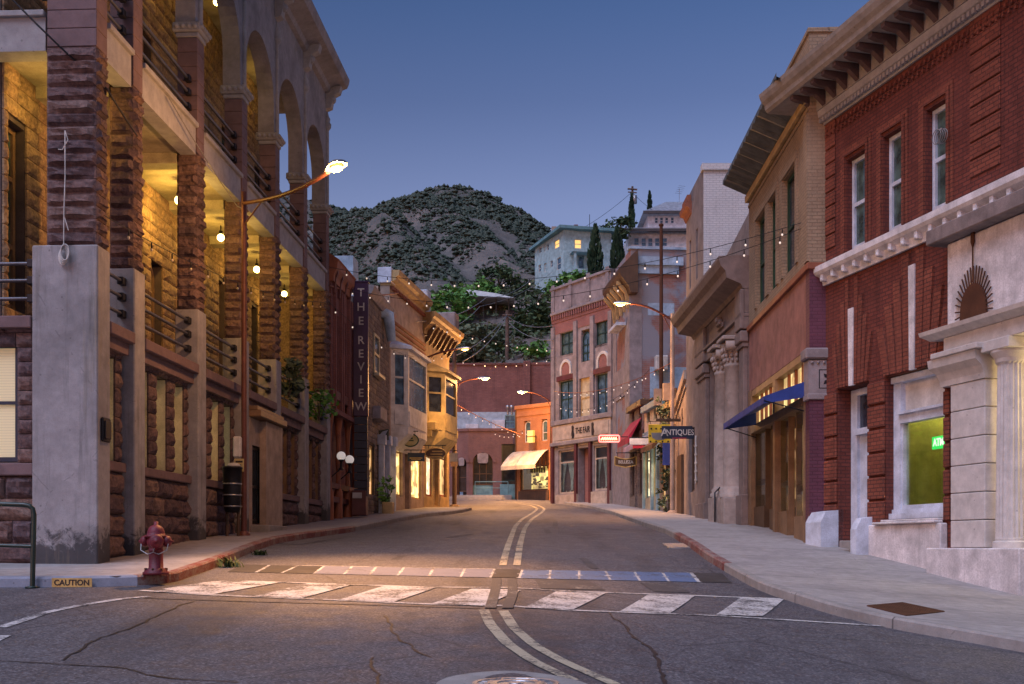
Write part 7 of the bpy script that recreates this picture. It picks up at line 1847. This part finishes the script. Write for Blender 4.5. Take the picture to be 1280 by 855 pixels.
mb.build('chain', MT['galv'], hy_)
# green pipe rail at the left kerb
b0 = G(40.5, 735); Y = b0.y; X = lambda px: (px-640)/FPX*Y; Z = lambda py: EYE+(HY-py)/FPX*Y
gr = thing('pipe_railing', 'dark green pipe railing at the left edge of the crossing', 'railing', b0)
mb = MB(); mb.tube([(X(-120),Y,Z(626)), (X(30),Y,Z(631)), (X(37),Y,Z(632.5)), (X(41),Y,Z(636)), (X(42.5),Y,Z(643)), b0+Vector((0,0,.0))], .036, 10); mb.build('frame', MT['green'], gr)
mb = MB(); mb.tube([(X(-120),Y,Z(678)), (X(40),Y,Z(683))], .028, 10); mb.build('lower_rail', MT['green'], gr)
mb = MB(); mb.lathe(b0, [(.0,.0),(.1,.0),(.1,.02),(.04,.03)], 12); mb.build('base_plate', MT['green'], gr)
# things fixed on the first lamp pole
Y = 25.0; bl = Fr(0, Y, 1, 0); X = lambda px: (px-640)/FPX*Y; Z = lambda py: EYE+(HY-py)/FPX*Y
mb = MB(); mb.box(bl, X(291.5), X(301.5), -.1, .05, Z(572), Z(545.5), .03); tag(mb.build('utility_box', MT['offwhite']), 'pale meter box fixed to the rusty lamp pole', 'utility box')
ys = thing('yellow_notice', 'small yellow notice plate under the pale meter box', 'notice', (X(299), Y, Z(590)))
mb = MB(); mb.box(bl, X(293), X(305), .0, .012, Z(589.5), Z(573.5), .003); mb.build('plate', MT['yellowp'], ys)
mb = MB(); mb.box(bl, X(294.5), X(303.5), .0125, .014, Z(578.3), Z(576)); mb.box(bl, X(296), X(302), .0125, .014, Z(582), Z(580.5)); mb.build('print', MT['ink'], ys)
tc = thing('trash_bin', 'dark litter bin on a stand beside the rusty lamp pole', 'litter bin', (X(293), Y, gz(X(293),Y)+.15)); c = Vector((X(292.5), Y-.15, Z(641)))
mb = MB(); h = Z(584)-Z(641); mb.lathe(c, [(0,0),(.15,0),(.185,.1),(.20,h*.6),(.21,h-.05),(.225,h-.04),(.225,h),(.19,h),(.18,h*.5),(0,h*.4)], 18); mb.build('bin', MT['iron'], tc)
mb = MB()
for k in range(3): mb.lathe(c, [(.19,.12+.25*k),(.212,.12+.25*k),(.212,.15+.25*k),(.19,.15+.25*k)], 18)
mb.build('hoop', MT['galv'], tc)
mb = MB()
for dx in (-.13, .12): mb.tube([c+Vector((dx,.05,.02)), c+Vector((dx,.05,-.75))], .035, 6)
mb.build('stand', MT['wooddark'], tc)
mb = MB(); mb.sphere(c+Vector((.03,0,h+.02)), .12, 9, 6, (1.3,1,.6)); mb.build('rubbish_bag', MT['offwhite'], tc)
# cord on the corner pier
cd_ = thing('hanging_cord', 'pale cord hanging on the corner pier with a coiled end', 'cord', EN(.5, .1, 6.3))
uE = lambda px: EN.u(px, .1); zE = lambda px, py: EN.z(px, py, .1)
mb = MB(); mb.tube([EN(uE(81), .09, zE(81,163)), EN(uE(81.5), .1, zE(81,220)), EN(uE(80), .1, zE(80,265)), EN(uE(79), .08, zE(79,312))], .01, 6)
mb.tube([EN(uE(81), .09, zE(81,163)), EN(uE(85), .1, zE(81,175)), EN(uE(78), .1, zE(80,187)), EN(uE(72), .08, zE(79,186))], .008, 6)
mb.tube([EN(uE(80), .09, zE(80,270)), EN(uE(85.5), .1, zE(80,288))], .008, 6); mb.build('cord', MT['offwhite'], cd_)
mb = MB()
for k in range(4): mb.tube([EN(uE(77+1.5*k)+.07*math.cos(a), .05+.02*k, zE(78,320)+.13*math.sin(a)+.02*k) for a in frange(0, 2*PI, 14)], .011, 6, False)
mb.build('coil', MT['offwhite'], cd_)
# plants --------------------------------------------------------------------------------
def plant(name, lab, c, rad, n, ls, mat, cat='plant', stem=True):
    o = thing(name, lab, cat, Vector(c)-Vector((0,0,rad[2]))); mb = MB(); leaves(mb, c, rad, n, ls, 9); mb.build('foliage', MT[mat], o)
    mb = MB(); c = Vector(c)
    for q in range(4): a = 2*PI*q/4+.4; mb.tube([c-Vector((0,0,rad[2]*.95)), c+Vector((math.cos(a)*rad[0]*.6, math.sin(a)*rad[1]*.6, rad[2]*.4))], .015, 5)
    mb.build('stem', MT['bark'], o); return o
plant('balcony_plant', 'large grey green bush spilling over the balcony rail near the far end', FL(12.6,-.05,6.3), (.42,.6,.55), 420, .2, 'leafgrey')
plant('balcony_plant', 'smaller dark green bush on the last balcony rail', FL(16.2,-.02,6.0), (.45,.65,.5), 260, .18, 'leafmid')
plant('planter_plant', 'leafy green plant in the wooden planter box', FM(FM.u(468)+.25,.5,FM.g(8)+.95), (.35,.35,.5), 160, .16, 'leafmid')
v_ = thing('shop_vine', 'leafy vine covering the little tan shop front', 'vine', FS(.9,.3,FS.g(1)))
mb = MB()
for k in range(9): leaves(mb, FS(.45+.28*(k%3), .25, FS.g(1)+.3+.5*k), (.32,.3,.4), 110, .15, 6)
mb.build('foliage', MT['leafgrey'], v_)
mb = MB(); mb.tube([FS(.6,.15,FS.g(1)), FS(.7,.12,FS.g(1)+2.5), FS(.8,.1,FS.g(1)+4.5)], .04, 6, r2=.02); mb.build('stem', MT['bark'], v_)
pb = thing('blue_pot', 'upright blue panel beside the vine', 'panel', FS(.35,.4,FS.g(1)+1.6)); mb = MB(); mb.box(FS, .2, .26, .05, .5, FS.g(.2)+1.9, FS.g(.2)+3.0, .01); mb.build('panel', MT['blueawn'], pb)
mb = MB(); mb.box(FS, .2, .26, -.02, .06, FS.g(.2)+2.0, FS.g(.2)+2.1); mb.build('bracket', MT['iron'], pb)
def weed(px, py, s, lab):
    p = G(px, py); mb = MB()
    for k in range(46):
        a = random.uniform(0, 2*PI); l = s*random.uniform(.5,1.2); d = Vector((math.cos(a)*.6, math.sin(a)*.6, 1)).normalized(); q = p+Vector((random.gauss(0,s*.45), random.gauss(0,s*.3), 0)); b = Vector((-math.sin(a), math.cos(a), 0))*.014
        m_ = q+d*l*.6; e = q+d*l+Vector((math.cos(a), math.sin(a), -.3))*l*.2
        mb.face([q-b, q+b, m_+b*1.2, m_-b*1.2]); mb.face([m_-b*1.2, m_+b*1.2, e])
    return tag(mb.build('weed', MT['grass']), lab, 'weed', 'weeds along the kerbs')
weed(287, 709, .22, 'larger weed tuft growing at the foot of the red kerb'); weed(324, 694, .13, 'small weed tuft farther along the red kerb')
weed(1232, 797, .10, 'low weed tuft under the right kerb, left of two'); weed(1252, 801, .11, 'low weed tuft under the right kerb at the frame edge')
mb = MB(); mb.box(FM, 9.2, 9.9, -2, -1.2, 12.2, 13.4); tag(mb.build('roof_cabinet', MT['whitestone']), 'pale square rooftop cabinet behind the purple sign', 'rooftop box')
